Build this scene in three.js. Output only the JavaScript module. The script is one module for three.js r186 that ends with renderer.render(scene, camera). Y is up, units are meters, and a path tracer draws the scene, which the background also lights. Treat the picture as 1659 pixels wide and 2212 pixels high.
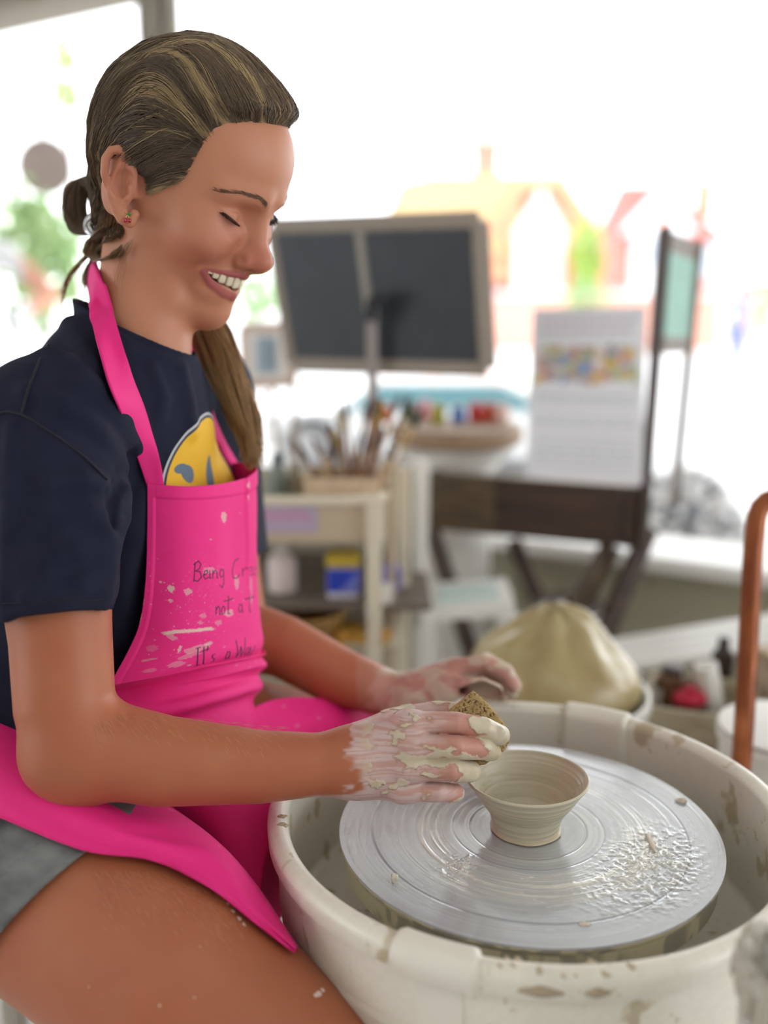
import * as THREE from 'three';
import { mergeGeometries, mergeVertices } from 'three/addons/utils/BufferGeometryUtils.js';
import { RoundedBoxGeometry } from 'three/addons/geometries/RoundedBoxGeometry.js';
import { RectAreaLightUniformsLib } from 'three/addons/lights/RectAreaLightUniformsLib.js';

/* ---------- camera, sky, exposure ---------- */
RectAreaLightUniformsLib.init();
const scene = new THREE.Scene();
const EYE = [0, 1.05, 0], PITCH = 12 * Math.PI / 180, FPX = 2100, IW = 1659, IH = 2212;
const camera = new THREE.PerspectiveCamera(2 * Math.atan(IH / 2 / FPX) * 180 / Math.PI, IW / IH, 0.05, 200);
camera.position.set(...EYE);
camera.rotation.set(-PITCH, 0, 0);
camera.focus = 0.80;
camera.userData.fStop = 1.75;
const renderer = new THREE.WebGLRenderer();
renderer.toneMapping = THREE.LinearToneMapping;
renderer.toneMappingExposure = 1.08;
renderer.shadowMap.enabled = true;
scene.background = new THREE.Color().setRGB(3.5, 3.6, 3.75);   // bright overcast sky, even all round
// the large ceiling lamps over the camera side of the studio: [x, z, width, depth, intensity]
const CEILING_LAMPS = [[-1.0, 0.9, 1.2, 0.6, 0.9], [0.9, 0.9, 1.2, 0.6, 0.9]];

/* ---------- helpers ---------- */
const CP = Math.cos(PITCH), SP = Math.sin(PITCH);
// a point of the place, from where it lies in the picture and its distance along the line of sight
function P(px, py, d) {
  const u = (px - 829.5) / FPX * d, v = (1106 - py) / FPX * d;
  return [EYE[0] + u, EYE[1] - d * SP + v * CP, EYE[2] - d * CP - v * SP];
}
const add = (a, b) => [a[0] + b[0], a[1] + b[1], a[2] + b[2]], sub = (a, b) => [a[0] - b[0], a[1] - b[1], a[2] - b[2]];
const mul = (a, s) => [a[0] * s, a[1] * s, a[2] * s], dot = (a, b) => a[0] * b[0] + a[1] * b[1] + a[2] * b[2];
const len = (a) => Math.hypot(a[0], a[1], a[2]), norm = (a) => mul(a, 1 / (len(a) || 1));
const cross = (a, b) => [a[1] * b[2] - a[2] * b[1], a[2] * b[0] - a[0] * b[2], a[0] * b[1] - a[1] * b[0]];
const mix = (a, b, t) => a + (b - a) * t, mix3 = (a, b, t) => [mix(a[0], b[0], t), mix(a[1], b[1], t), mix(a[2], b[2], t)];
const clamp = (x, a = 0, b = 1) => Math.min(b, Math.max(a, x)), sst = (a, b, x) => { const t = clamp((x - a) / (b - a)); return t * t * (3 - 2 * t); };
function rng(seed) { let s = seed >>> 0; return () => { s = (s + 0x6d2b79f5) | 0; let t = Math.imul(s ^ (s >>> 15), 1 | s); t = (t + Math.imul(t ^ (t >>> 7), 61 | t)) ^ t; return ((t ^ (t >>> 14)) >>> 0) / 4294967296; }; }
function hash3(x, y, z) { let h = Math.imul(x, 374761393) + Math.imul(y, 668265263) + Math.imul(z, 1274126177); h = Math.imul(h ^ (h >>> 13), 1274126177); return ((h ^ (h >>> 16)) >>> 0) / 4294967296; }
function noise(x, y, z = 0) {                                  // value noise, -1..1
  const X = Math.floor(x), Y = Math.floor(y), Z = Math.floor(z), f = (t) => t * t * (3 - 2 * t), u = f(x - X), v = f(y - Y), w = f(z - Z);
  const l = (a, b, t) => a + (b - a) * t, h = hash3;
  return 2 * l(l(l(h(X, Y, Z), h(X + 1, Y, Z), u), l(h(X, Y + 1, Z), h(X + 1, Y + 1, Z), u), v), l(l(h(X, Y, Z + 1), h(X + 1, Y, Z + 1), u), l(h(X, Y + 1, Z + 1), h(X + 1, Y + 1, Z + 1), u), v), w) - 1;
}
function fbm(x, y, z = 0, n = 4) { let s = 0, a = 0.5; for (let i = 0; i < n; i++, a *= 0.5, x = x * 2.03 + 7.1, y = y * 2.03 + 3.7, z = z * 2.03 + 1.3) s += a * noise(x, y, z); return s; }
const srgb = (r, g, b) => { const f = (c) => (c /= 255) <= 0.04045 ? c / 12.92 : ((c + 0.055) / 1.055) ** 2.4; return [f(r), f(g), f(b)]; };
const col = (r, g, b) => new THREE.Color().setRGB(...srgb(r, g, b));

/* names, labels */
const taken = {};
const numbered = (n) => { const k = (taken[n] = (taken[n] ?? -1) + 1); return k ? `${n}_${String(k).padStart(3, '0')}` : n; };
function tag(o, label, category, group, kind) { o.userData = { label, category, ...(group && { group }), ...(kind && { kind }) }; return o; }
function thing(name, label, category, [x, y, z] = [0, 0, 0], turn = 0, group) {
  const o = new THREE.Group(); o.name = numbered(name); scene.add(o); o.position.set(x, y, z); o.rotation.y = turn;
  return tag(o, label, category, group);
}
function mesh(name, g, m, parent) {
  const o = new THREE.Mesh(!g ? undefined : Array.isArray(g) ? mergeGeometries(g.map(plain)) : g, m);
  o.name = parent ? name : numbered(name); o.castShadow = o.receiveShadow = true; (parent ?? scene).add(o); return o;
}
function struct(name, g, m) { const o = mesh(name, g, m); o.userData.kind = 'structure'; return o; }
function plain(g) { if (g.index) g = g.toNonIndexed(); for (const k of Object.keys(g.attributes)) if (!['position', 'normal', 'uv'].includes(k)) g.deleteAttribute(k); if (!g.attributes.uv) g.setAttribute('uv', new THREE.BufferAttribute(new Float32Array(g.attributes.position.count * 2), 2)); return g; }
const std = (color, roughness = 0.6, o = {}) => new THREE.MeshStandardMaterial({ color: Array.isArray(color) ? new THREE.Color().setRGB(...color) : color, roughness, ...o });
const phys = (color, roughness = 0.6, o = {}) => new THREE.MeshPhysicalMaterial({ color: Array.isArray(color) ? new THREE.Color().setRGB(...color) : color, roughness, ...o });
// boxes, bars, tubes
function box(w, h, d, [x, y, z] = [0, 0, 0], r = 0.004, [rx, ry, rz] = [0, 0, 0]) {
  const g = new RoundedBoxGeometry(w, h, d, 2, Math.min(r, w / 2.1, h / 2.1, d / 2.1)); g.rotateX(rx); g.rotateY(ry); g.rotateZ(rz); g.translate(x, y, z); return g;
}
function beam(a, b, w, t, r = 0.004, up = [0, 1, 0]) {          // a bar from a to b, w across, t thick
  const L = len(sub(b, a)), g = new RoundedBoxGeometry(w, t, L, 2, Math.min(r, w / 2.1, t / 2.1));
  const m = new THREE.Matrix4().lookAt(new THREE.Vector3(...a), new THREE.Vector3(...b), new THREE.Vector3(...up)); m.setPosition(...mul(add(a, b), 0.5)); g.applyMatrix4(m); return g;
}
function tube(points, radius, seg = 48, sides = 10, closed = false) {
  return new THREE.TubeGeometry(new THREE.CatmullRomCurve3(points.map((p) => new THREE.Vector3(...p)), closed, 'centripetal'), seg, radius, sides, closed);
}
function lathe(pts, seg = 64) { return new THREE.LatheGeometry(pts.map(([x, y]) => new THREE.Vector2(x, y)), seg); }
function canvasTex(w, h, draw, data = false) {
  const c = document.createElement('canvas'); c.width = w; c.height = h; draw(c.getContext('2d'), w, h);
  const t = new THREE.CanvasTexture(c); if (!data) t.colorSpace = THREE.SRGBColorSpace; t.wrapS = t.wrapT = THREE.RepeatWrapping; t.magFilter = THREE.LinearFilter; return t;
}
function dataTex(w, h, f, srgbSpace = true) {                    // f(u, v) -> [r, g, b] in 0..255
  const d = new Uint8Array(w * h * 4);
  for (let y = 0; y < h; y++) for (let x = 0; x < w; x++) { const c = f(x / w, y / h, x, y), i = (y * w + x) * 4; d[i] = clamp(c[0], 0, 255); d[i + 1] = clamp(c[1], 0, 255); d[i + 2] = clamp(c[2], 0, 255); d[i + 3] = 255; }
  const t = new THREE.DataTexture(d, w, h); if (srgbSpace) t.colorSpace = THREE.SRGBColorSpace; t.wrapS = t.wrapT = THREE.RepeatWrapping; t.magFilter = THREE.LinearFilter; t.needsUpdate = true; return t;
}

/* ---------- distance fields and their meshing ---------- */
const smin = (a, b, k) => { const h = Math.max(k - Math.abs(a - b), 0) / k; return Math.min(a, b) - h * h * k * 0.25; };
const smax = (a, b, k) => -smin(-a, -b, k);
// tapered capsule
function cap(a, b, ra, rb = ra) {
  const ax = a[0], ay = a[1], az = a[2], bx = b[0] - ax, by = b[1] - ay, bz = b[2] - az, l2 = bx * bx + by * by + bz * bz || 1e-12, dr = rb - ra;
  const f = (x, y, z) => { x -= ax; y -= ay; z -= az; let h = (x * bx + y * by + z * bz) / l2; h = h < 0 ? 0 : h > 1 ? 1 : h; x -= bx * h; y -= by * h; z -= bz * h; return Math.sqrt(x * x + y * y + z * z) - ra - dr * h; };
  f.c = mul(add(a, b), 0.5); f.r = Math.sqrt(l2) / 2 + Math.max(ra, rb); return f;
}
// ellipsoid, its axes turned by the columns of M
function ell(c, r, M) {
  const [cx, cy, cz] = c, [rx, ry, rz] = r.map((q) => 1 / q), sx = rx * rx, sy = ry * ry, sz = rz * rz;
  const f = (x, y, z) => {
    x -= cx; y -= cy; z -= cz;
    if (M) { const X = x * M[0][0] + y * M[0][1] + z * M[0][2], Y = x * M[1][0] + y * M[1][1] + z * M[1][2], Z = x * M[2][0] + y * M[2][1] + z * M[2][2]; x = X; y = Y; z = Z; }
    const k0 = Math.sqrt(x * x * sx + y * y * sy + z * z * sz), k1 = Math.sqrt(x * x * sx * sx + y * y * sy * sy + z * z * sz * sz);
    return k1 < 1e-9 ? -Math.min(...r) : k0 * (k0 - 1) / k1;
  };
  f.c = c; f.r = Math.max(...r); return f;
}
// chain of tapered capsules through [point, radius]
const chain = (pts) => { const s = []; for (let i = 1; i < pts.length; i++) s.push(cap(pts[i - 1][0], pts[i][0], pts[i - 1][1], pts[i][1])); const f = (x, y, z) => { let d = 1e9; for (const q of s) { const e = q(x, y, z); if (e < d) d = e; } return d; }; let c = [0, 0, 0]; for (const p of pts) c = add(c, mul(p[0], 1 / pts.length)); f.c = c; f.r = Math.max(...pts.map((p) => len(sub(p[0], c)) + p[1])); return f; };
// list of [field, k, sign]: sign 1 joins, -1 cuts
function blend(list) {
  return (x, y, z) => {
    let d = 1e3;
    for (let i = 0; i < list.length; i++) {
      const q = list[i], f = q[0], k = q[1], c = f.c;
      if (c) { const dx = x - c[0], dy = y - c[1], dz = z - c[2], far = Math.sqrt(dx * dx + dy * dy + dz * dz) - f.r; if (q[2] < 0 ? -far < d - k : far > d + k) continue; }
      const e = f(x, y, z);
      d = q[2] < 0 ? smax(d, -e, k) : smin(d, e, k);
    }
    return d;
  };
}
const normalOf = (f, x, y, z, e = 4e-4) => { const n = [f(x + e, y, z) - f(x - e, y, z), f(x, y + e, z) - f(x, y - e, z), f(x, y, z + e) - f(x, y, z - e)]; return norm(n); };
// walk along the ray of a picture point until the field's surface (plus gap); where it only passes by, the nearest point
function onField(f, px, py, gap = 0, d0 = 0.5, d1 = 1.4) {
  let d = d0, best = [1e9, d0];
  for (let i = 0; i < 160 && d < d1; i++) { const e = f(...P(px, py, d)) - gap; if (e < best[0]) best = [e, d]; if (e < 2e-4) return P(px, py, d); d += Math.max(e * 0.7, 4e-4); }
  return P(px, py, best[1]);
}
// surface nets: one vertex per cell that the surface crosses
function netMesh(f, lo, hi, cell, keep) {
  const n = [0, 1, 2].map((i) => Math.ceil((hi[i] - lo[i]) / cell) + 1), [nx, ny, nz] = n, S = 8, v = new Float32Array(nx * ny * nz), half = cell * S * 0.5 * 1.7321;
  for (let bz = 0; bz < nz; bz += S) for (let by = 0; by < ny; by += S) for (let bx = 0; bx < nx; bx += S) {
    const d = f(lo[0] + (bx + S / 2 - 0.5) * cell, lo[1] + (by + S / 2 - 0.5) * cell, lo[2] + (bz + S / 2 - 0.5) * cell), skip = Math.abs(d) > half * 1.35 + cell * 3;
    for (let z = bz; z < Math.min(bz + S, nz); z++) for (let y = by; y < Math.min(by + S, ny); y++) for (let x = bx; x < Math.min(bx + S, nx); x++)
      v[(z * ny + y) * nx + x] = skip ? d : f(lo[0] + x * cell, lo[1] + y * cell, lo[2] + z * cell);
  }
  const at = new Int32Array(nx * ny * nz).fill(-1), pos = [], idx = [], sy = nx, sz = nx * ny, off = [0, 1, sy, sy + 1, sz, sz + 1, sz + sy, sz + sy + 1];
  const E = [[0, 1], [2, 3], [4, 5], [6, 7], [0, 2], [1, 3], [4, 6], [5, 7], [0, 4], [1, 5], [2, 6], [3, 7]];
  for (let z = 0; z < nz - 1; z++) for (let y = 0; y < ny - 1; y++) for (let x = 0; x < nx - 1; x++) {
    const i = (z * ny + y) * nx + x; let m = 0;
    for (let c = 0; c < 8; c++) if (v[i + off[c]] < 0) m |= 1 << c;
    if (m === 0 || m === 255) continue;
    let X = 0, Y = 0, Z = 0, k = 0;
    for (const [a, b] of E) {
      const A = v[i + off[a]], B = v[i + off[b]]; if ((A < 0) === (B < 0)) continue;
      const t = A / (A - B); X += (a & 1) + t * ((b & 1) - (a & 1)); Y += (a >> 1 & 1) + t * ((b >> 1 & 1) - (a >> 1 & 1)); Z += (a >> 2) + t * ((b >> 2) - (a >> 2)); k++;
    }
    at[i] = pos.length / 3; pos.push(lo[0] + (x + X / k) * cell, lo[1] + (y + Y / k) * cell, lo[2] + (z + Z / k) * cell);
  }
  const quad = (a, b, c, d, flip) => { if (a < 0 || b < 0 || c < 0 || d < 0) return; if (keep && !keep(pos[a * 3], pos[a * 3 + 1], pos[a * 3 + 2])) return; flip ? idx.push(a, b, c, a, c, d) : idx.push(a, c, b, a, d, c); };
  for (let z = 1; z < nz - 1; z++) for (let y = 1; y < ny - 1; y++) for (let x = 1; x < nx - 1; x++) {
    const i = (z * ny + y) * nx + x, s = v[i] < 0;
    if (s !== v[i + 1] < 0) quad(at[i], at[i - sy], at[i - sy - sz], at[i - sz], s);
    if (s !== v[i + sy] < 0) quad(at[i], at[i - sz], at[i - 1 - sz], at[i - 1], s);
    if (s !== v[i + sz] < 0) quad(at[i], at[i - 1], at[i - 1 - sy], at[i - sy], s);
  }
  return { pos, idx, f, cell };
}
// geometry with the field's own normals, and colours from color(x, y, z, normal)
function netGeometry(nets, color, uvOf) {
  const pos = [], nor = [], idx = [], rgb = [], uv = [];
  for (const m of [].concat(nets)) {
    const map = new Int32Array(m.pos.length / 3).fill(-1);
    for (const i of m.idx) {
      if (map[i] < 0) {
        let [x, y, z] = m.pos.slice(i * 3, i * 3 + 3); const e = m.cell * 0.6;
        let nn = normalOf(m.f, x, y, z, e); const d = m.f(x, y, z); x -= nn[0] * d; y -= nn[1] * d; z -= nn[2] * d;
        map[i] = pos.length / 3; pos.push(x, y, z); nor.push(...nn); if (color) rgb.push(...color(x, y, z, nn)); if (uvOf) uv.push(...uvOf(x, y, z, nn));
      }
      idx.push(map[i]);
    }
  }
  const g = new THREE.BufferGeometry(); g.setAttribute('position', new THREE.Float32BufferAttribute(pos, 3)); g.setAttribute('normal', new THREE.Float32BufferAttribute(nor, 3));
  if (color) g.setAttribute('color', new THREE.Float32BufferAttribute(rgb, 3)); if (uvOf) g.setAttribute('uv', new THREE.Float32BufferAttribute(uv, 2)); g.setIndex(idx); return g;
}
// a cloth: a smooth sheet through a grid of points (rows of columns), with thickness; bump(u, v) moves it along its normal
function catmull(p, t) {
  const n = p.length - 1, i = Math.min(n - 1, Math.max(0, Math.floor(t * n))), f = t * n - i, a = p[Math.max(0, i - 1)], b = p[i], c = p[i + 1], d = p[Math.min(n, i + 2)];
  return [0, 1, 2].map((k) => 0.5 * (2 * b[k] + (c[k] - a[k]) * f + (2 * a[k] - 5 * b[k] + 4 * c[k] - d[k]) * f * f + (3 * b[k] - a[k] - 3 * c[k] + d[k]) * f * f * f));
}
function cloth(rows, nu, nv, thick, bump, fix) {
  const at = (u, v) => catmull(rows.map((r) => catmull(r, u)), v), grid = [], nrm = [];
  for (let j = 0; j <= nv; j++) { const line = []; const rv = j / nv; for (let i = 0; i <= nu; i++) line.push(at(i / nu, rv)); grid.push(line); }
  const normals = () => { for (let j = 0; j <= nv; j++) { nrm[j] = []; for (let i = 0; i <= nu; i++) { const a = sub(grid[j][Math.min(nu, i + 1)], grid[j][Math.max(0, i - 1)]), b = sub(grid[Math.min(nv, j + 1)][i], grid[Math.max(0, j - 1)][i]); nrm[j][i] = norm(cross(b, a)); } } };
  normals();
  if (bump) { for (let j = 0; j <= nv; j++) for (let i = 0; i <= nu; i++) grid[j][i] = add(grid[j][i], mul(nrm[j][i], bump(i / nu, j / nv, grid[j][i]))); normals(); }
  if (fix) { for (let j = 0; j <= nv; j++) for (let i = 0; i <= nu; i++) grid[j][i] = fix(grid[j][i], nrm[j][i], i / nu, j / nv); normals(); }
  const pos = [], uv = [], idx = [], W = nu + 1, N = W * (nv + 1);
  for (const s of [1, -1]) for (let j = 0; j <= nv; j++) for (let i = 0; i <= nu; i++) { pos.push(...add(grid[j][i], mul(nrm[j][i], s * thick / 2))); uv.push(i / nu, 1 - j / nv); }
  for (let j = 0; j < nv; j++) for (let i = 0; i < nu; i++) { const a = j * W + i, b = a + 1, c = a + W, d = c + 1; idx.push(a, c, b, b, c, d, N + a, N + b, N + c, N + b, N + d, N + c); }
  const rim = []; for (let i = 0; i < nu; i++) rim.push([i, i + 1]); for (let j = 0; j < nv; j++) rim.push([j * W + nu, (j + 1) * W + nu]); for (let i = nu; i > 0; i--) rim.push([nv * W + i, nv * W + i - 1]); for (let j = nv; j > 0; j--) rim.push([j * W, (j - 1) * W]);
  for (const [a, b] of rim) idx.push(a, b, N + a, b, N + b, N + a);
  const g = new THREE.BufferGeometry(); g.setAttribute('position', new THREE.Float32BufferAttribute(pos, 3)); g.setAttribute('uv', new THREE.Float32BufferAttribute(uv, 2)); g.setIndex(idx); g.computeVertexNormals(); return g;
}
// many tapered strands in one geometry: each { p: points, r: radius, c: colour at root, c2: colour at tip }
function strands(list, sides = 3) {
  const pos = [], nor = [], rgb = [], idx = [];
  for (const { p, r, c, c2 = c, taper = 0.25 } of list) {
    const base = pos.length / 3, n = p.length; let s = [0, 0, 1];
    for (let i = 0; i < n; i++) {
      const t = norm(sub(p[Math.min(n - 1, i + 1)], p[Math.max(0, i - 1)])); s = sub(s, mul(t, dot(s, t))); if (len(s) < 1e-3) s = cross(t, [0.3, 1, 0.2]); s = norm(s);
      const b = cross(t, s), w = i / (n - 1), rr = r * Math.min(1, 0.35 + w * 6) * (w < 0.6 ? 1 : mix(1, taper, (w - 0.6) / 0.4)), cc = mix3(c, c2, w);
      for (let k = 0; k < sides; k++) { const a = k / sides * 2 * Math.PI, d = add(mul(s, Math.cos(a)), mul(b, Math.sin(a))); pos.push(...add(p[i], mul(d, rr))); nor.push(...d); rgb.push(...cc); }
      if (i) for (let k = 0; k < sides; k++) { const a = base + (i - 1) * sides + k, e = base + (i - 1) * sides + (k + 1) % sides; idx.push(a, e, a + sides, e, e + sides, a + sides); }
    }
  }
  const g = new THREE.BufferGeometry(); g.setAttribute('position', new THREE.Float32BufferAttribute(pos, 3)); g.setAttribute('normal', new THREE.Float32BufferAttribute(nor, 3)); g.setAttribute('color', new THREE.Float32BufferAttribute(rgb, 3)); g.setIndex(idx); return g;
}
const FINE = 0.0011;
/* ---------- the room ---------- */
// the shop front runs at an angle: a point on it is s metres along, and off metres in front of it (into the room)
const FT = [0.85, 0.527], FO = [0.153, -2.53], FTURN = -Math.atan2(0.527, 0.85);
const fac = (s, y, off = 0) => [FO[0] + s * FT[0] - off * FT[1], y, FO[1] + s * FT[1] + off * FT[0]];
const facBox = (w, h, d, s, y, off = 0, r = 0.006) => { const g = box(w, h, d, [0, 0, 0], r); g.rotateY(FTURN); g.translate(...fac(s, y, off)); return g; };
const SILL = 0.45, WINTOP = 1.97, CEIL = 2.6;
const plaster = (c, seed) => std([1, 1, 1], 0.85, { map: dataTex(256, 256, (u, v) => { const n = fbm(u * 12, v * 12, seed) * 8 + noise(u * 90, v * 90, seed) * 4; return c.map((x) => x + n); }) });
const M = {
  white: plaster([228, 226, 220], 1), sage: plaster([172, 168, 146], 2), lintel: plaster([168, 160, 146], 3),
  floor: std([1, 1, 1], 0.55, { map: dataTex(512, 512, (u, v) => { const n = fbm(u * 10, v * 10, 5) * 14 + (noise(u * 160, v * 160, 8) > 0.86 ? -28 : 0); return [222 + n, 220 + n, 217 + n]; }) }),
  frame: std(srgb(150, 142, 130), 0.5), glass: phys([1, 1, 1], 0.0, { transmission: 1, thickness: 0, ior: 1.45, specularIntensity: 0.5 }),
  whitePlastic: std(srgb(238, 237, 232), 0.42), steel: std(srgb(170, 170, 172), 0.35, { metalness: 0.8 }),
};
M.floor.map.repeat.set(1, 1);
{
  const fl = box(9, 0.12, 9, [-0.2, -0.06, -0.6], 0.01); struct('floor', fl, M.floor);
  struct('ceiling', box(9, 0.12, 9, [-0.2, CEIL + 0.06, -0.6], 0.01), M.white);
  struct('wall_front', facBox(8.6, SILL + 0.05, 0.16, -0.5, SILL / 2 - 0.025, -0.08), M.sage);
  struct('trim_1', facBox(8.6, 0.035, 0.24, -0.5, SILL + 0.0175, -0.05), M.whitePlastic).userData.label = 'white window ledge along the low shop-front wall';
  struct('wall_lintel', facBox(8.6, CEIL - WINTOP + 0.02, 0.2, -0.5, (CEIL + WINTOP) / 2 + 0.01, -0.08), M.lintel);
  const mull = [-4.1, -1.0, 2.1];
  mull.forEach((s, i) => struct('trim_' + (i + 2), [facBox(0.075, WINTOP - SILL, 0.11, s, (WINTOP + SILL) / 2, -0.06), facBox(0.02, WINTOP - SILL, 0.05, s + 0.055, (WINTOP + SILL) / 2, -0.06)], M.frame));
  for (let i = 0; i < 2; i++) { const w = mull[i + 1] - mull[i] - 0.08, s = (mull[i] + mull[i + 1]) / 2; struct('window_' + (i + 1), facBox(w, WINTOP - SILL - 0.04, 0.006, s, (WINTOP + SILL) / 2, -0.07, 0.002), M.glass); }
  // left wall with a tall window near the camera, right wall, rear wall
  const y0 = 0.5, y1 = 2.2;
  struct('wall_left', [box(0.16, CEIL, 3.6, [-3.3, CEIL / 2, -2.9]), box(0.16, y0, 2.0, [-3.3, y0 / 2, -0.1]), box(0.16, CEIL - y1, 2.0, [-3.3, (CEIL + y1) / 2, -0.1]), box(0.16, CEIL, 2.4, [-3.3, CEIL / 2, 2.1])], M.white);
  struct('window_3', box(0.006, y1 - y0, 2.0, [-3.3, (y0 + y1) / 2, -0.1], 0.002), M.glass);
  struct('wall_right', [box(0.16, 0.4, 2.6, [2.8, 0.2, 0.3]), box(0.16, CEIL - 2.3, 2.6, [2.8, (CEIL + 2.3) / 2, 0.3]), box(0.16, CEIL, 1.0, [2.8, CEIL / 2, -1.5]), box(0.16, CEIL, 1.7, [2.8, CEIL / 2, 2.45])], M.white);
  struct('window_4', box(0.006, 1.9, 2.6, [2.8, 1.35, 0.3], 0.002), M.glass);
  struct('wall_rear', box(6.2, CEIL, 0.16, [-0.2, CEIL / 2, 3.2]), M.white);
  for (const [x, z, w, d, i] of CEILING_LAMPS) {
    const t = thing('ceiling_lamp', `flat white ceiling lamp panel on the ${x < 0 ? 'window' : 'far'} half of the ceiling, out of the picture`, 'lamp', [x, CEIL - 0.03, z]);
    mesh('lamp_frame', [box(w + 0.04, 0.06, 0.02, [0, 0, d / 2 + 0.01]), box(w + 0.04, 0.06, 0.02, [0, 0, -d / 2 - 0.01]), box(0.02, 0.06, d, [w / 2 + 0.01, 0, 0]), box(0.02, 0.06, d, [-w / 2 - 0.01, 0, 0])], M.whitePlastic, t);
    mesh('lamp_diffuser', box(w, 0.01, d, [0, 0.005, 0], 0.002), std([0.8, 0.8, 0.8], 0.6, { emissive: new THREE.Color(1, 0.97, 0.92), emissiveIntensity: 1.2 }), t);
    const l = new THREE.RectAreaLight(new THREE.Color(1, 0.96, 0.9), i, w, d); l.position.set(0, -0.012, 0); l.rotation.x = -Math.PI / 2; t.add(l);
  }
}
/* ---------- potter's wheel: splash pan, wheel head, bowl ---------- */
const WX = 0.126, WZ = -0.777, WY = 0.602;                      // centre and height of the wheel head
const clayStain = (seed, base, stain, amount) => dataTex(1024, 512, (u, v) => {
  const n = fbm(u * 26, v * 9, seed, 5), m = fbm(u * 70, v * 30, seed + 9, 4), s = sst(0.20 - amount, 0.34 - amount, n + m * 0.35) * 0.75, k = noise(u * 190, v * 95, seed + 4) > 0.80 && noise(u * 30, v * 15, seed + 6) > 0.1 ? 0.5 : 0, f = Math.max(s, k), g = noise(u * 300, v * 150, seed) * 3;
  return base.map((b, i) => mix(b, stain[i], f) + g);
});
const panMat = std([1, 1, 1], 0.33, { map: clayStain(11, [234, 229, 215], [182, 166, 134], -0.13) });
const panIn = std([1, 1, 1], 0.4, { map: dataTex(1024, 512, (u, v) => { const n = fbm(u * 30, v * 10, 19, 5), k = sst(0.72, 0.2, (1.4 * v) % 1.0 + n * 0.5), sp = noise(u * 150, v * 70, 3) > 0.72 && noise(u * 24, v * 12, 7) > 0 ? 0.6 : 0; return mix3(mix3([236, 231, 217], [196, 182, 148], k * 0.45), [120, 104, 74], Math.max(sp, sst(0.30, 0.42, n + 0.2 * noise(u * 60, v * 20, 2)) * 0.6)); }) });
const panClip = std(srgb(232, 227, 214), 0.36);
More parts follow.
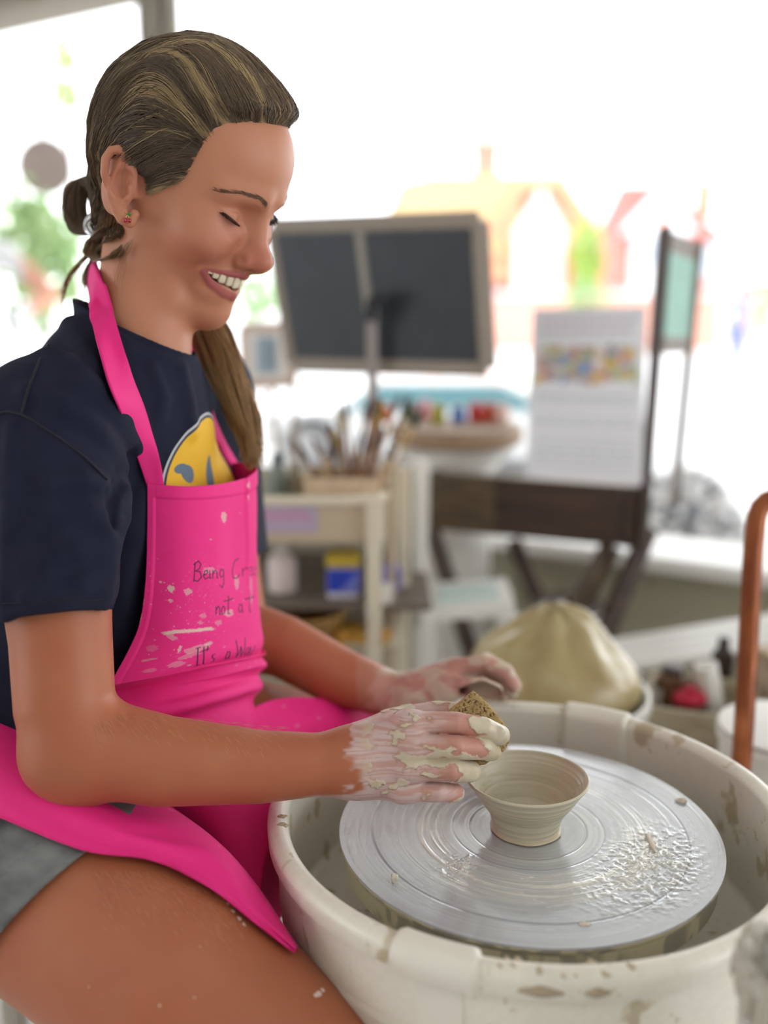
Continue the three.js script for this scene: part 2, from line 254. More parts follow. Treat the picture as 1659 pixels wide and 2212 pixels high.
{
  const t = thing('splash_pan', 'large round white plastic splash pan around the wheel head, stained with clay', 'splash pan', [WX, 0, WZ]);
  // profile from the floor pan up the outside, over the rolled rim, down the inside
  const R = 0.2265, top = 0.627, prof = [];
  prof.push([0.02, 0.515], [0.1, 0.512], [R - 0.026, 0.512]);
  for (let i = 0; i <= 6; i++) { const a = Math.PI / 2 * i / 6; prof.push([R - 0.026 + 0.008 * Math.sin(a), 0.520 - 0.008 * Math.cos(a)]); }
  prof.push([R - 0.0175, 0.56], [R - 0.0178, top - 0.012]);
  for (let i = 0; i <= 14; i++) { const a = Math.PI * (1 - i / 14); prof.push([R - 0.009 + 0.009 * Math.cos(a), top - 0.009 + 0.009 * Math.sin(a)]); }
  prof.push([R - 0.0005, top - 0.019], [R - 0.003, top - 0.0215], [R - 0.0065, top - 0.0215], [R - 0.0075, top - 0.019], [R - 0.009, 0.56], [R - 0.010, 0.5565], [R - 0.0085, 0.5535], [R - 0.0095, 0.550], [R - 0.016, 0.46], [R - 0.03, 0.44], [0.02, 0.44]);
  const uvPan = (g) => { const uv = g.attributes.uv, p = g.attributes.position; for (let i = 0; i < uv.count; i++) uv.setXY(i, uv.getX(i) * 1.4, p.getY(i) * 2 + Math.hypot(p.getX(i), p.getZ(i)) * 2); return g; };
  const cutAt = prof.length - 7;
  mesh('pan_shell', uvPan(lathe(prof.slice(0, cutAt + 1).reverse(), 160)), panMat, t).userData.label = 'white curved wall and rolled rim';
  mesh('pan_inside', uvPan(lathe(prof.slice(cutAt).reverse(), 160)), panIn, t).userData.label = 'inner wall stained with dried clay';
  // overlap clips where the two halves of the pan meet, front and back
  const clip = (a0, a1, drop, out) => {
    const pr = []; for (let i = 0; i <= 12; i++) { const a = Math.PI * (1.08 - 1.16 * i / 12); pr.push([R - 0.009 + 0.0138 * Math.cos(a), top - 0.009 + 0.0136 * Math.sin(a)]); }
    pr.unshift([R - 0.0225, top - 0.030 - drop * 0.8]); pr.push([R + 0.0022, top - 0.021 - drop]);
    const pos = [], idx = [], n = pr.length, K = 26;
    for (let k = 0; k <= K; k++) { const a = mix(a0, a1, k / K), e = Math.min(1, Math.min(k, K - k) / 2.5), sc = 0.0045 * (1 - Math.sqrt(1 - (1 - e) ** 2)); for (const [r, y] of pr) pos.push((r - (r > R - 0.009 ? sc : -sc) + out) * Math.cos(a), y - sc, (r - (r > R - 0.009 ? sc : -sc) + out) * Math.sin(a)); }
    for (let k = 0; k < K; k++) for (let i = 0; i < n - 1; i++) { const b = k * n + i; idx.push(b, b + n, b + 1, b + 1, b + n, b + n + 1); }
    const q = new THREE.BufferGeometry(); q.setAttribute('position', new THREE.Float32BufferAttribute(pos, 3)); q.setIndex(idx); q.computeVertexNormals();
    const uv = []; for (let i = 0; i < pos.length; i += 3) uv.push(Math.atan2(pos[i], pos[i + 2]) * 0.3, pos[i + 1] * 3); q.setAttribute('uv', new THREE.Float32BufferAttribute(uv, 2)); return q;
  };
  const A = (px, py) => { const p = P(px, py, 0.72); return Math.atan2(p[2] - WZ, p[0] - WX); };
  const arcAt = (x, z) => Math.atan2(z - WZ, x - WX);
  const f0 = arcAt(0.002, -0.585), f1 = arcAt(0.062, -0.560);
  mesh('rim_clip', clip(f0, f1, -0.001, 0.0), panClip, t).userData.label = 'overlapping rim joint at the front';
  mesh('joint_flange', (() => { const a = (f0 + f1) / 2 - 0.01, o = []; for (const s of [-0.075, 0.075]) { const q = box(0.004, 0.15, 0.003, [0, 0.53, R - 0.0085], 0.001); q.rotateY(Math.PI / 2 - a + s); o.push(q); } const q = box(0.031, 0.15, 0.004, [0, 0.53, R - 0.0095], 0.001); q.rotateY(Math.PI / 2 - a); o.push(q); return o; })(), panClip, t);
  const b0 = arcAt(0.195, -0.985), b1 = arcAt(0.262, -0.955);
  mesh('rim_clip', clip(b0, b1, 0.055, 0.0), panClip, t).userData.label = 'overlapping rim joint at the back';
  // wet lens-shaped smears of clay on the front of the rim
  for (const [px, py, w, h] of [[1172, 2098, 0.0155, 0.0042], [1300, 2096, 0.009, 0.0036]]) { const d = P(px, py, 0.62), a = Math.atan2(d[2] - WZ, d[0] - WX), g = new THREE.SphereGeometry(1, 28, 16), q = g.attributes.position; for (let i = 0; i < q.count; i++) { const m = 1 + 0.25 * noise(q.getX(i) * 2 + px, q.getY(i) * 3, q.getZ(i) * 2); q.setXYZ(i, q.getX(i) * 0.0022, q.getY(i) * h * m * (1 - 0.5 * Math.abs(q.getZ(i))), q.getZ(i) * w); } g.computeVertexNormals(); g.translate(R + 0.0002, top - 0.0125, 0); g.rotateY(-a); mesh('clay_smear', g, phys(srgb(168, 152, 126), 0.3, { clearcoat: 0.4 }), t); }
  // dried clay on the rim
  const r2 = rng(5), lumps = [];
  for (let i = 0; i < 26; i++) { const a = i < 14 ? mix(1.35, 2.0, r2()) : mix(2.9, 3.7, r2()), rr = R - 0.009 + (r2() - 0.5) * 0.012, s = 0.0010 + r2() * 0.0018, q = new THREE.IcosahedronGeometry(1, 2), p = q.attributes.position; for (let k = 0; k < p.count; k++) { const m = 1 + 0.35 * noise(p.getX(k) * 2 + i, p.getY(k) * 2, p.getZ(k) * 2); p.setXYZ(k, p.getX(k) * m * s * 1.8, p.getY(k) * m * s * 0.6, p.getZ(k) * m * s); } q.rotateY(-a + r2()); q.computeVertexNormals(); q.translate(rr * Math.cos(a), top - 0.0005 + (Math.abs(rr - R + 0.009) > 0.004 ? -0.0015 : 0), rr * Math.sin(a)); lumps.push(q); }
  const cl = mesh('dried_clay', lumps, std(srgb(190, 176, 148), 0.8), t); cl.userData.kind = 'stuff';
}
{
  // wheel head: a disc with a machined edge; its wet top carries rings of slip thrown off the bowl
  const R = 0.165, t = thing('wheel_disc', 'round grey metal wheel head turning under the bowl, wet with rings of clay slip', 'wheel head', [WX, WY, WZ]);
  const nr = 240, na = 960, pos = [], rgb = [], uv = [], idx = [];
  const metal = srgb(198, 202, 207), slip = srgb(236, 233, 224), dark = srgb(150, 150, 148);
  const height = (r, a) => {
    const s = noise(r * 900, a * 0.6, 3) * 0.6 + noise(r * 2100, a * 1.2, 7) * 0.4;         // fine rings
    const c = Math.cos(a), q = Math.sin(a);
    const bandC = 0.093 + 0.008 * noise(c * 1.5, q * 1.5, 2), band = Math.exp(-(((r - bandC) / 0.017) ** 2)) * (0.45 + 0.55 * sst(-0.4, 0.6, q));
    const patchB = Math.exp(-((Math.atan2(Math.sin(a - 2.35), Math.cos(a - 2.35)) / 0.16) ** 2)) * Math.exp(-(((r - 0.088) / 0.014) ** 2)), line = Math.exp(-(((r - 0.1365) / 0.0007) ** 2)) + 0.7 * Math.exp(-(((r - 0.051) / 0.0007) ** 2)) + 0.6 * Math.exp(-(((r - 0.066) / 0.0007) ** 2));
    const patchA = Math.exp(-((Math.atan2(Math.sin(a - 0.62), Math.cos(a - 0.62)) / 0.42) ** 2)) * Math.exp(-(((r - 0.112) / 0.026) ** 2));
    const streak = sst(-0.15, 0.45, noise(r * 720, a * 1.8, 11) + 0.25 * noise(r * 200, a * 5, 4));
    const lump = (patchA + 0.7 * patchB) * Math.max(0, 0.3 + fbm(c * r * 290, q * r * 290, 6, 4) * 2.2);
    const outer = sst(0.75, 0.9, noise(r * 350, a * 0.8, 21)) * sst(0.10, 0.12, r) * 0.6;
    const slipAmt = clamp(band * (0.25 + 0.95 * streak) + lump * 1.2 + outer * 0.9 + 0.35 * sst(0.042, 0.05, r) * sst(0.085, 0.07, r) * sst(-0.2, 0.6, noise(r * 900, a * 0.5, 17)));
    return [0.00003 * s + 0.00028 * band * streak + 0.0021 * lump + 0.0002 * outer - 0.0003 * line, slipAmt, line];
  };
  for (let j = 0; j <= nr; j++) for (let i = 0; i < na; i++) {
    const r = R * Math.max(1e-3, j / nr), a = i / na * 2 * Math.PI, [h, s, ln] = height(r, a); pos.push(r * Math.cos(a), h * sst(R, R - 0.004, r), r * Math.sin(a));
    const g = sst(0.018, 0.03, r) * (1 - sst(0.045, 0.07, r)) * 0.25, n = noise(r * 700, a * 0.7, 31) * 0.06; rgb.push(...mix3(mix3(metal, dark, clamp(g + n + 0.06)), slip, s * 0.9).map((v) => v * (1 - 0.45 * ln))); uv.push(clamp(0.9 * sst(0.078, 0.060, r + 0.008 * noise(a * 2, r * 60, 9)) + 0.45 * sst(0.1, 0.6, noise(r * 300, a * 1.5, 13))), 0.5);
  }
  for (let j = 0; j < nr; j++) for (let i = 0; i < na; i++) { const b = j * na + i, c = j * na + (i + 1) % na; idx.push(b, c, b + na, c, c + na, b + na); }
  const g = new THREE.BufferGeometry(); g.setAttribute('position', new THREE.Float32BufferAttribute(pos, 3)); g.setAttribute('color', new THREE.Float32BufferAttribute(rgb, 3)); g.setAttribute('uv', new THREE.Float32BufferAttribute(uv, 2)); g.setIndex(idx); g.computeVertexNormals();
  const wetMap = dataTex(64, 4, (u) => [0, mix(72, 18, u), mix(58, 92, u)], false); wetMap.wrapS = THREE.ClampToEdgeWrapping;   // how wet: roughness, metal showing
  mesh('top_plate', g, phys([1, 1, 1], 1, { vertexColors: true, metalness: 1, roughnessMap: wetMap, metalnessMap: wetMap, clearcoat: 0.7, clearcoatRoughness: 0.05 }), t).userData.label = 'wet grey disc with pale rings of slip';
  mesh('disc_edge', lathe([[0.02, -0.028], [R - 0.006, -0.028], [R - 0.0045, -0.026], [R - 0.003, -0.0085], [R - 0.0012, -0.006], [R, -0.0035], [R, -0.0012], [R - 0.0008, 0]], 160), std([1, 1, 1], 0.45, { map: (() => { const x = dataTex(1024, 64, (u, v) => { const n = fbm(u * 40, v * 3, 4, 4) + 0.3 * noise(u * 160, v * 8, 2), c = [[160, 156, 138], [208, 200, 168], [176, 180, 186]]; return v > 0.83 ? c[2] : mix3(c[0], c[1], sst(-0.12, 0.16, n + (v - 0.35) * 0.5)); }); return x; })() }), t).userData.label = 'clay-smeared side';
  mesh('drive_shaft', lathe([[0.001, -0.1], [0.03, -0.1], [0.03, -0.028], [0.001, -0.028]], 32), M.steel, t);
}
// crumbs of clay left on the wheel head
{
  const crumb = (seed, s) => { const q = new THREE.IcosahedronGeometry(1, 3), p = q.attributes.position; for (let k = 0; k < p.count; k++) { const m = 1 + 0.45 * noise(p.getX(k) * 1.7 + seed, p.getY(k) * 1.7, p.getZ(k) * 1.7); p.setXYZ(k, p.getX(k) * m * s[0], p.getY(k) * m * s[1], p.getZ(k) * m * s[2]); } return mergeVertices((q.deleteAttribute('normal'), q.deleteAttribute('uv'), q)); };
  const clay = std(srgb(216, 206, 188), 0.5);
  const put = (px, py, s, seed, label) => { const d = (EYE[1] - WY) / (SP - (1106 - py) / FPX * CP), p = P(px, py, d), g = crumb(seed, s); g.computeVertexNormals(); const o = mesh('clay_crumb', g, clay); o.position.set(p[0], WY + s[1] * 0.6, p[2]); tag(o, label, 'clay', 'crumbs of wet clay on the wheel head'); };
  put(853, 1904, [0.0028, 0.0042, 0.0032], 3, 'small pointed clay crumb on the near left of the wheel head');
  put(1472, 1732, [0.005, 0.0022, 0.004], 8, 'flat clay crumb by the far right edge of the wheel head');
  put(1262, 1998, [0.0042, 0.0012, 0.002], 12, 'thin clay shred near the front edge of the wheel head');
  put(1405, 1822, [0.0025, 0.0022, 0.013], 17, 'long curled clay shred on the right of the wheel head');
}
{
  // the bowl: a flaring rim on a short foot, thrown rings inside and out
  const t = thing('clay_bowl', 'small wet unfired clay bowl with flaring rim, centred on the wheel head', 'bowl', [WX - 0.002, WY + 0.0006, WZ + 0.002]);
  const out = [[0.0, 0], [0.025, 0], [0.0285, 0.0005], [0.0292, 0.0020], [0.0290, 0.0045], [0.0298, 0.0085], [0.0311, 0.013], [0.0328, 0.0175], [0.0362, 0.023], [0.0405, 0.029], [0.0445, 0.0355], [0.0482, 0.0415], [0.0512, 0.0455]];
  const rim = [[0.0524, 0.0472], [0.0527, 0.0484], [0.0520, 0.0493], [0.0508, 0.0491]], inn = [[0.0492, 0.0465], [0.0450, 0.040], [0.0400, 0.032], [0.0345, 0.024], [0.0285, 0.0165], [0.0215, 0.0105], [0.012, 0.0078], [0.0, 0.0072]];
  const c = new THREE.CatmullRomCurve3([...out, ...rim, ...inn].map(([x, y]) => new THREE.Vector3(x, y, 0)), false, 'centripetal').getPoints(220);
  const na = 256, pos = [], rgb = [], idx = [], N = c.length, base = srgb(184, 174, 146), wet = srgb(196, 187, 163);
  c.forEach((p, j) => { for (let i = 0; i < na; i++) { const a = i / na * 2 * Math.PI, w = p.y > 0.003 && p.x > 0.004 ? 1 : 0, n = (noise(p.y * 620 + a * 0.35, j > N * 0.62 ? 5 : 0, 2) * 0.00034 + noise(p.y * 1500 + a * 0.5, 3, 1) * 0.00013) * w, r = Math.max(0, p.x + n + 0.0004 * Math.sin(a * 2 + 1) * (p.y / 0.05)); pos.push(r * Math.cos(a), p.y + 0.0004 * Math.sin(a + 0.6) * (p.y / 0.05), r * Math.sin(a)); rgb.push(...mix3(base, wet, clamp(0.5 + noise(p.y * 500, a * 0.4, 9) * 0.6))); } });
  for (let j = 0; j < N - 1; j++) for (let i = 0; i < na; i++) { const b = j * na + i, d = j * na + (i + 1) % na; idx.push(b, b + na, d, d, b + na, d + na); }
  const g = new THREE.BufferGeometry(); g.setAttribute('position', new THREE.Float32BufferAttribute(pos, 3)); g.setAttribute('color', new THREE.Float32BufferAttribute(rgb, 3)); g.setIndex(idx); g.computeVertexNormals();
  mesh('bowl_wall', g, phys([1, 1, 1], 0.38, { vertexColors: true, clearcoat: 0.35, clearcoatRoughness: 0.25 }), t);
  mesh('slip_skirt', (() => { const q = lathe([[0.027, 0.0001], [0.0302, 0.0002], [0.0309, 0.0008], [0.0303, 0.0016], [0.0294, 0.0024], [0.0284, 0.003]].reverse(), 128), p = q.attributes.position; for (let i = 0; i < p.count; i++) { const a = Math.atan2(p.getZ(i), p.getX(i)), m = 1 + 0.03 * noise(Math.cos(a) * 2, Math.sin(a) * 2, 4); p.setXYZ(i, p.getX(i) * m, p.getY(i), p.getZ(i) * m); } q.computeVertexNormals(); return q; })(), phys(srgb(196, 180, 148), 0.3, { clearcoat: 0.5, clearcoatRoughness: 0.2 }), t);
}
/* ---------- the person: body as one distance field ---------- */
// head axes: x to her right (towards the camera), y up, z the way she faces
const HEAD = (() => {
  const y = 20 * Math.PI / 180, p = 26 * Math.PI / 180, r = -5 * Math.PI / 180, f0 = [Math.cos(y), 0, Math.sin(y)], r0 = [-Math.sin(y), 0, Math.cos(y)], u0 = [0, 1, 0];
  const z = sub(mul(f0, Math.cos(p)), mul(u0, Math.sin(p))), u = add(mul(u0, Math.cos(p)), mul(f0, Math.sin(p))), x = add(mul(r0, Math.cos(r)), mul(u, Math.sin(r))), yy = sub(mul(u, Math.cos(r)), mul(r0, Math.sin(r)));
  return { o: [-0.18494, 1.1544, -0.92185], x, y: yy, z };
})();
const toHead = (x, y, z) => { x -= HEAD.o[0]; y -= HEAD.o[1]; z -= HEAD.o[2]; return [x * HEAD.x[0] + y * HEAD.x[1] + z * HEAD.x[2], x * HEAD.y[0] + y * HEAD.y[1] + z * HEAD.y[2], x * HEAD.z[0] + y * HEAD.z[1] + z * HEAD.z[2]]; };
const fromHead = (h) => add(HEAD.o, add(add(mul(HEAD.x, h[0]), mul(HEAD.y, h[1])), mul(HEAD.z, h[2])));
// picture point to head axes, at a given distance x from the middle of the face
function H(px, py, x) { const a = toHead(...P(px, py, 0.5)), b = toHead(...P(px, py, 1.2)), t = (x - a[0]) / (b[0] - a[0]); return mix3(a, b, t); }
const both = (f) => [f(1), f(-1)];
const sides = (fn) => both((s) => fn((x, y, z) => [s * x, y, z], s)).flat();
const neckA = toHead(...P(325, 500, 0.90)), neckB = toHead(...P(304, 800, 0.905));
const skull = blend([
  [ell([0, 0.038, -0.006], [0.0725, 0.080, 0.080]), 0.01, 1],
  [ell([0, 0.046, 0.030], [0.0635, 0.057, 0.0645]), 0.02, 1],
  [ell([0, -0.012, 0.036], [0.0570, 0.062, 0.0465]), 0.03, 1],
  ...sides((m) => [[chain([[m(0.046, 0.0, 0.0), 0.020], [m(0.0400, -0.046, 0.010), 0.0165], [m(0.0285, -0.084, 0.043), 0.0140], [[0, -0.087, 0.0630], 0.0155]]), 0.022, 1]]),
  [ell([0, -0.0835, 0.0650], [0.0160, 0.0165, 0.0172]), 0.014, 1],
  [ell([0, -0.052, 0.0550], [0.0270, 0.030, 0.0310]), 0.014, 1],
  ...sides((m) => [[ell(m(0.0385, -0.016, 0.0580), [0.0225, 0.0165, 0.0190]), 0.022, 1]]),
  [cap(neckA, neckB, 0.041, 0.046), 0.014, 1],
]);
// closed lids over the lowered gaze: the upper one stands proud of the lower along the lash line
const lashY = (x) => { const t = (x - 0.0315) / 0.0145; return 0.0008 + (x - 0.017) * 0.34 - 0.0016 * (1 - t * t); };
const EYEC = [0.0318, 0.0046, 0.0655];
const lids = (s) => { const f = (x, y, z) => { x *= s; const dx = (x - EYEC[0]) * 0.94, dy = y - EYEC[1], dz = z - EYEC[2], ly = lashY(x), r = 0.0131 + 0.0012 * sst(ly - 0.0007, ly + 0.0005, y) - 0.0016 * sst(0.0095, 0.0130, y - 0.12 * (x - EYEC[0])); return (Math.sqrt(dx * dx + dy * dy + dz * dz) - r) * 0.8; }; f.c = [s * EYEC[0], EYEC[1], EYEC[2]]; f.r = 0.0165; return f; };
const faceOps = blend([
  [Object.assign((x, y, z) => skull(x, y, z), {}), 1e-4, 1],
  ...sides((m, s) => [
    [cap(m(0.012, 0.0262, 0.0865), m(0.046, 0.0285, 0.0665), 0.0060, 0.005), 0.014, 1],
    [ell(m(0.0310, 0.0065, 0.0930), [0.0195, 0.0130, 0.0190]), 0.011, -1],
    [lids(s), 0.0035, 1],
    [cap(m(0.020, -0.0065, 0.0785), m(0.042, -0.0035, 0.0690), 0.0030, 0.0030), 0.008, 1],
    [ell(m(0.0118, -0.0282, 0.0885), [0.0066, 0.0070, 0.0092]), 0.005, 1],
  ]),
  [cap([0, 0.002, 0.0770], [0, -0.026, 0.0860], 0.0090, 0.0125), 0.008, 1],
  [ell([0, -0.0670, 0.0630], [0.0240, 0.0120, 0.0190]), 0.008, 1],
  [chain([[[0, 0.012, 0.0835], 0.0066], [[0, -0.010, 0.0922], 0.0066], [[0, -0.0235, 0.1005], 0.0082]]), 0.012, 1],
  [ell([0, -0.0250, 0.1010], [0.0086, 0.0082, 0.0088]), 0.006, 1],
  [cap([0, -0.0312, 0.099], [0, -0.039, 0.089], 0.0038, 0.0038), 0.006, 1],
  ...sides((m) => [
    [ell(m(0.0064, -0.0345, 0.0940), [0.0030, 0.0033, 0.0058]), 0.003, -1],
    [chain([[m(0.0180, -0.0275, 0.0895), 0.0014], [m(0.0290, -0.0380, 0.0780), 0.0020], [m(0.0345, -0.0460, 0.0690), 0.0016]]), 0.009, -1],
    [ell(m(0.0395, -0.0215, 0.0620), [0.0150, 0.0115, 0.0145]), 0.010, 1],
    // the open smile
    [chain([[m(0.0275, -0.0483, 0.066), 0.0026], [m(0.0190, -0.0505, 0.0775), 0.0046], [m(0.010, -0.0525, 0.0875), 0.0056], [[0, -0.0535, 0.0935], 0.0060]]), 0.002, -1],
    [chain([[m(0.0265, -0.0485, 0.060), 0.0032], [m(0.0170, -0.0515, 0.070), 0.0068], [[0, -0.0535, 0.078], 0.0100]]), 0.002, -1],
    [chain([[m(0.0290, -0.0475, 0.0635), 0.0018], [m(0.0215, -0.0455, 0.0735), 0.0023], [m(0.0130, -0.0440, 0.0825), 0.0027], [m(0.005, -0.0430, 0.0880), 0.0031], [[0, -0.0440, 0.0888], 0.0029]]), 0.004, 1],
    [chain([[m(0.0290, -0.0490, 0.0635), 0.0018], [m(0.0230, -0.0570, 0.0705), 0.0028], [m(0.0125, -0.0630, 0.0785), 0.0038], [[0, -0.0652, 0.0828], 0.0043]]), 0.004, 1],
  ]),
]);
// ears
const earOf = (s) => {
  const q = (px, py, x) => { const h = H(px, py, x); return [s * h[0], h[1], h[2]]; };
  return blend([
    [ell(q(258, 392, 0.0785), [0.0048, 0.0285, 0.0165], null), 0.004, 1],
    [chain([[q(291, 372, 0.0735), 0.0030], [q(287, 350, 0.0765), 0.0032], [q(276, 330, 0.0795), 0.0034], [q(258, 322, 0.0825), 0.0035], [q(240, 325, 0.0855), 0.0035], [q(228, 343, 0.0875), 0.0035], [q(226, 372, 0.0885), 0.0034], [q(232, 404, 0.0870), 0.0033], [q(243, 434, 0.0835), 0.0032], [q(256, 455, 0.0800), 0.0034]]), 0.003, 1],
    [chain([[q(256, 452, 0.0795), 0.0040], [q(268, 472, 0.0775), 0.0058], [q(280, 478, 0.0755), 0.0056], [q(290, 464, 0.0735), 0.0045]]), 0.006, 1],
    [chain([[q(268, 346, 0.0795), 0.0022], [q(254, 366, 0.0815), 0.0026], [q(246, 392, 0.0825), 0.0028], [q(248, 418, 0.0810), 0.0028], [q(262, 434, 0.0795), 0.0028]]), 0.004, 1],
    [ell(q(266, 395, 0.0835), [0.0075, 0.0125, 0.0085]), 0.003, -1],
    [ell(q(236, 372, 0.0895), [0.0035, 0.018, 0.0030]), 0.003, -1],
    [ell(q(272, 362, 0.0845), [0.0030, 0.0060, 0.0045]), 0.003, -1],
    [chain([[q(292, 388, 0.0725), 0.0036], [q(286, 404, 0.0765), 0.0038], [q(291, 420, 0.0735), 0.0036]]), 0.004, 1],
    [ell(q(276, 428, 0.0790), [0.0028, 0.0030, 0.0022]), 0.002, 1],
    [cap(q(282, 380, 0.0690), q(262, 392, 0.0735), 0.006, 0.005), 0.006, 1],
  ]);
};
const earR = earOf(1), earL = earOf(-1);
const earC = H(262, 400, 0.077);
const headField = (x, y, z) => {                                // in head axes
  let d = faceOps(x, y, z);
  const e = Math.hypot(Math.abs(x) - earC[0], y - earC[1], z - earC[2]);
  if (e < 0.07) d = smin(d, x > 0 ? earR(x, y, z) : earL(x, y, z), 0.005);
  return d;
};
const headC = fromHead([0, 0, 0]);
const headWorld = (x, y, z) => headField(...toHead(x, y, z));
headWorld.c = headC; headWorld.r = 0.30;

/* arms, hands, thigh */
const J = {
  shR: P(98, 925, 0.795), elR: P(163, 1610, 0.762), wrR: P(768, 1646, 0.803), shL: [-0.205, 0.955, -1.075], elL: P(500, 1365, 1.085), wrL: P(893, 1513, 1.045),
  hipR: P(-40, 1765, 0.87), midR: P(390, 2122, 0.742), knR: P(800, 2466, 0.69), hipL: P(239, 1595, 1.02), knL: P(850, 1640, 1.18),
};
const nearArm = chain([[J.shR, 0.052], [P(112, 1150, 0.785), 0.046], [P(132, 1380, 0.772), 0.0395], [P(140, 1520, 0.765), 0.0385], [P(172, 1612, 0.764), 0.0375]]);
const nearFore = chain([[P(168, 1612, 0.764), 0.0375], [P(245, 1622, 0.768), 0.0375], [P(350, 1643, 0.773), 0.0355], [P(560, 1656, 0.788), 0.0290], [P(690, 1651, 0.797), 0.0252], [P(752, 1646, 0.802), 0.0240]]);
const elbowTip = cap(P(120, 1640, 0.768), P(160, 1685, 0.768), 0.020, 0.017);
const farArm = chain([[J.shL, 0.05], [P(470, 1150, 1.10), 0.043], [J.elL, 0.040], [P(610, 1395, 1.075), 0.0345], [P(720, 1455, 1.065), 0.0320], [P(850, 1505, 1.05), 0.0250], [J.wrL, 0.0235]]);
const thighR = chain([[J.hipR, 0.094], [P(150, 1925, 0.80), 0.0885], [J.midR, 0.0785], [P(600, 2300, 0.712), 0.068], [J.knR, 0.056]]);
const thighL = chain([[J.hipL, 0.092], [P(520, 1615, 1.09), 0.078], [J.knL, 0.057]]);
// a hand: palm bones from the wrist to the knuckles, fingers as chains of three bones
const finger = (pts, r) => chain(pts.map((p, i) => [p, r[i]]));
const FR = [0.0096, 0.0092, 0.0084, 0.0075];
const handR = {
  index: finger([P(884, 1563, 0.795), P(985, 1562, 0.792), P(1045, 1573, 0.797), P(1080, 1588, 0.805)], FR),
  middle: finger([P(888, 1612, 0.787), P(985, 1613, 0.782), P(1040, 1617, 0.795), P(1062, 1622, 0.811)], FR),
  ring: finger([P(884, 1662, 0.788), P(972, 1663, 0.783), P(1015, 1666, 0.801), P(1018, 1668, 0.821)], FR.map((x) => x * 0.97)),
  pinky: finger([P(872, 1708, 0.792), P(944, 1711, 0.788), P(982, 1712, 0.801), P(982, 1712, 0.817)], FR.map((x) => x * 0.88)),
  thumb: finger([P(806, 1592, 0.817), P(880, 1552, 0.832), P(945, 1541, 0.838), P(990, 1541, 0.832)], [0.0125, 0.0112, 0.0100, 0.0085]),
};
const palmR = blend([
  [cap(P(758, 1628, 0.802), P(880, 1566, 0.799), 0.0150, 0.0112), 0.02, 1], [cap(P(760, 1640, 0.801), P(884, 1612, 0.792), 0.0165, 0.0115), 0.018, 1],
  [cap(P(762, 1655, 0.801), P(880, 1660, 0.794), 0.0165, 0.0115), 0.018, 1], [cap(P(762, 1668, 0.803), P(868, 1703, 0.799), 0.0150, 0.0110), 0.018, 1],
  [cap(P(790, 1650, 0.815), P(870, 1640, 0.812), 0.020, 0.014), 0.02, 1], [cap(P(775, 1625, 0.808), P(845, 1575, 0.820), 0.015, 0.014), 0.02, 1],
]);
const handRField = blend([
  [Object.assign((x, y, z) => palmR(x, y, z), { c: P(830, 1640, 0.80), r: 0.075 }), 0.001, 1],
  [Object.assign((x, y, z) => Math.min(handR.index(x, y, z), handR.middle(x, y, z), handR.ring(x, y, z), handR.pinky(x, y, z)), { c: P(970, 1635, 0.80), r: 0.075 }), 0.007, 1], [handR.thumb, 0.010, 1],
  ...[[884, 1560, 0.7865], [889, 1611, 0.7785], [885, 1661, 0.780], [873, 1708, 0.785]].map(([a, b, c]) => [cap(P(a - 8, b, c + 0.005), P(a + 6, b, c + 0.005), 0.006, 0.006), 0.010, 1]),
  // nail of the index finger
  [ell(P(1077, 1580, 0.7965), [0.0045, 0.0035, 0.0025]), 0.002, 1],
]);
const handLField = blend([
  [cap(P(905, 1500, 1.040), P(985, 1447, 1.040), 0.019, 0.012), 0.02, 1], [cap(P(905, 1505, 1.045), P(985, 1452, 1.062), 0.019, 0.011), 0.02, 1], [cap(P(905, 1505, 1.055), P(980, 1458, 1.082), 0.017, 0.010), 0.02, 1],
  [cap(P(900, 1515, 1.032), P(960, 1490, 1.018), 0.018, 0.013), 0.02, 1], [cap(P(930, 1490, 1.04), P(985, 1465, 1.05), 0.016, 0.012), 0.02, 1],
  [finger([P(985, 1444, 1.036), P(1045, 1430, 1.030), P(1092, 1452, 1.028), P(1110, 1482, 1.030)], FR), 0.006, 1],
  [finger([P(990, 1446, 1.056), P(1050, 1428, 1.052), P(1095, 1455, 1.050), P(1104, 1494, 1.050)], FR), 0.006, 1],
  [finger([P(985, 1452, 1.076), P(1040, 1438, 1.072), P(1078, 1465, 1.070), P(1086, 1500, 1.068)], FR.map((x) => x * 0.95)), 0.006, 1],
  [finger([P(980, 1460, 1.092), P(1020, 1452, 1.092), P(1050, 1475, 1.090), P(1060, 1502, 1.088)], FR.map((x) => x * 0.85)), 0.006, 1],
  [finger([P(950, 1497, 1.018), P(1000, 1484, 1.008), P(1042, 1484, 1.004), P(1068, 1493, 1.004)], [0.0118, 0.0105, 0.0098, 0.0082]), 0.010, 1],
]);
const bodyField = blend([
  [headWorld, 0.001, 1], [nearArm, 0.03, 1], [nearFore, 0.012, 1], [elbowTip, 0.03, 1],
  [Object.assign(handRField, { c: P(900, 1630, 0.80), r: 0.12 }), 0.016, 1],
  [farArm, 0.03, 1], [Object.assign(handLField, { c: P(1000, 1470, 1.05), r: 0.13 }), 0.016, 1], [thighR, 0.02, 1], [thighL, 0.02, 1],
  [cap(J.hipR, J.hipL, 0.094, 0.092), 0.05, 1], [cap([-0.33, 0.64, -0.87], [-0.25, 0.93, -0.92], 0.10, 0.09), 0.08, 1], [cap(J.shR, J.shL, 0.045, 0.045), 0.05, 1],
]);
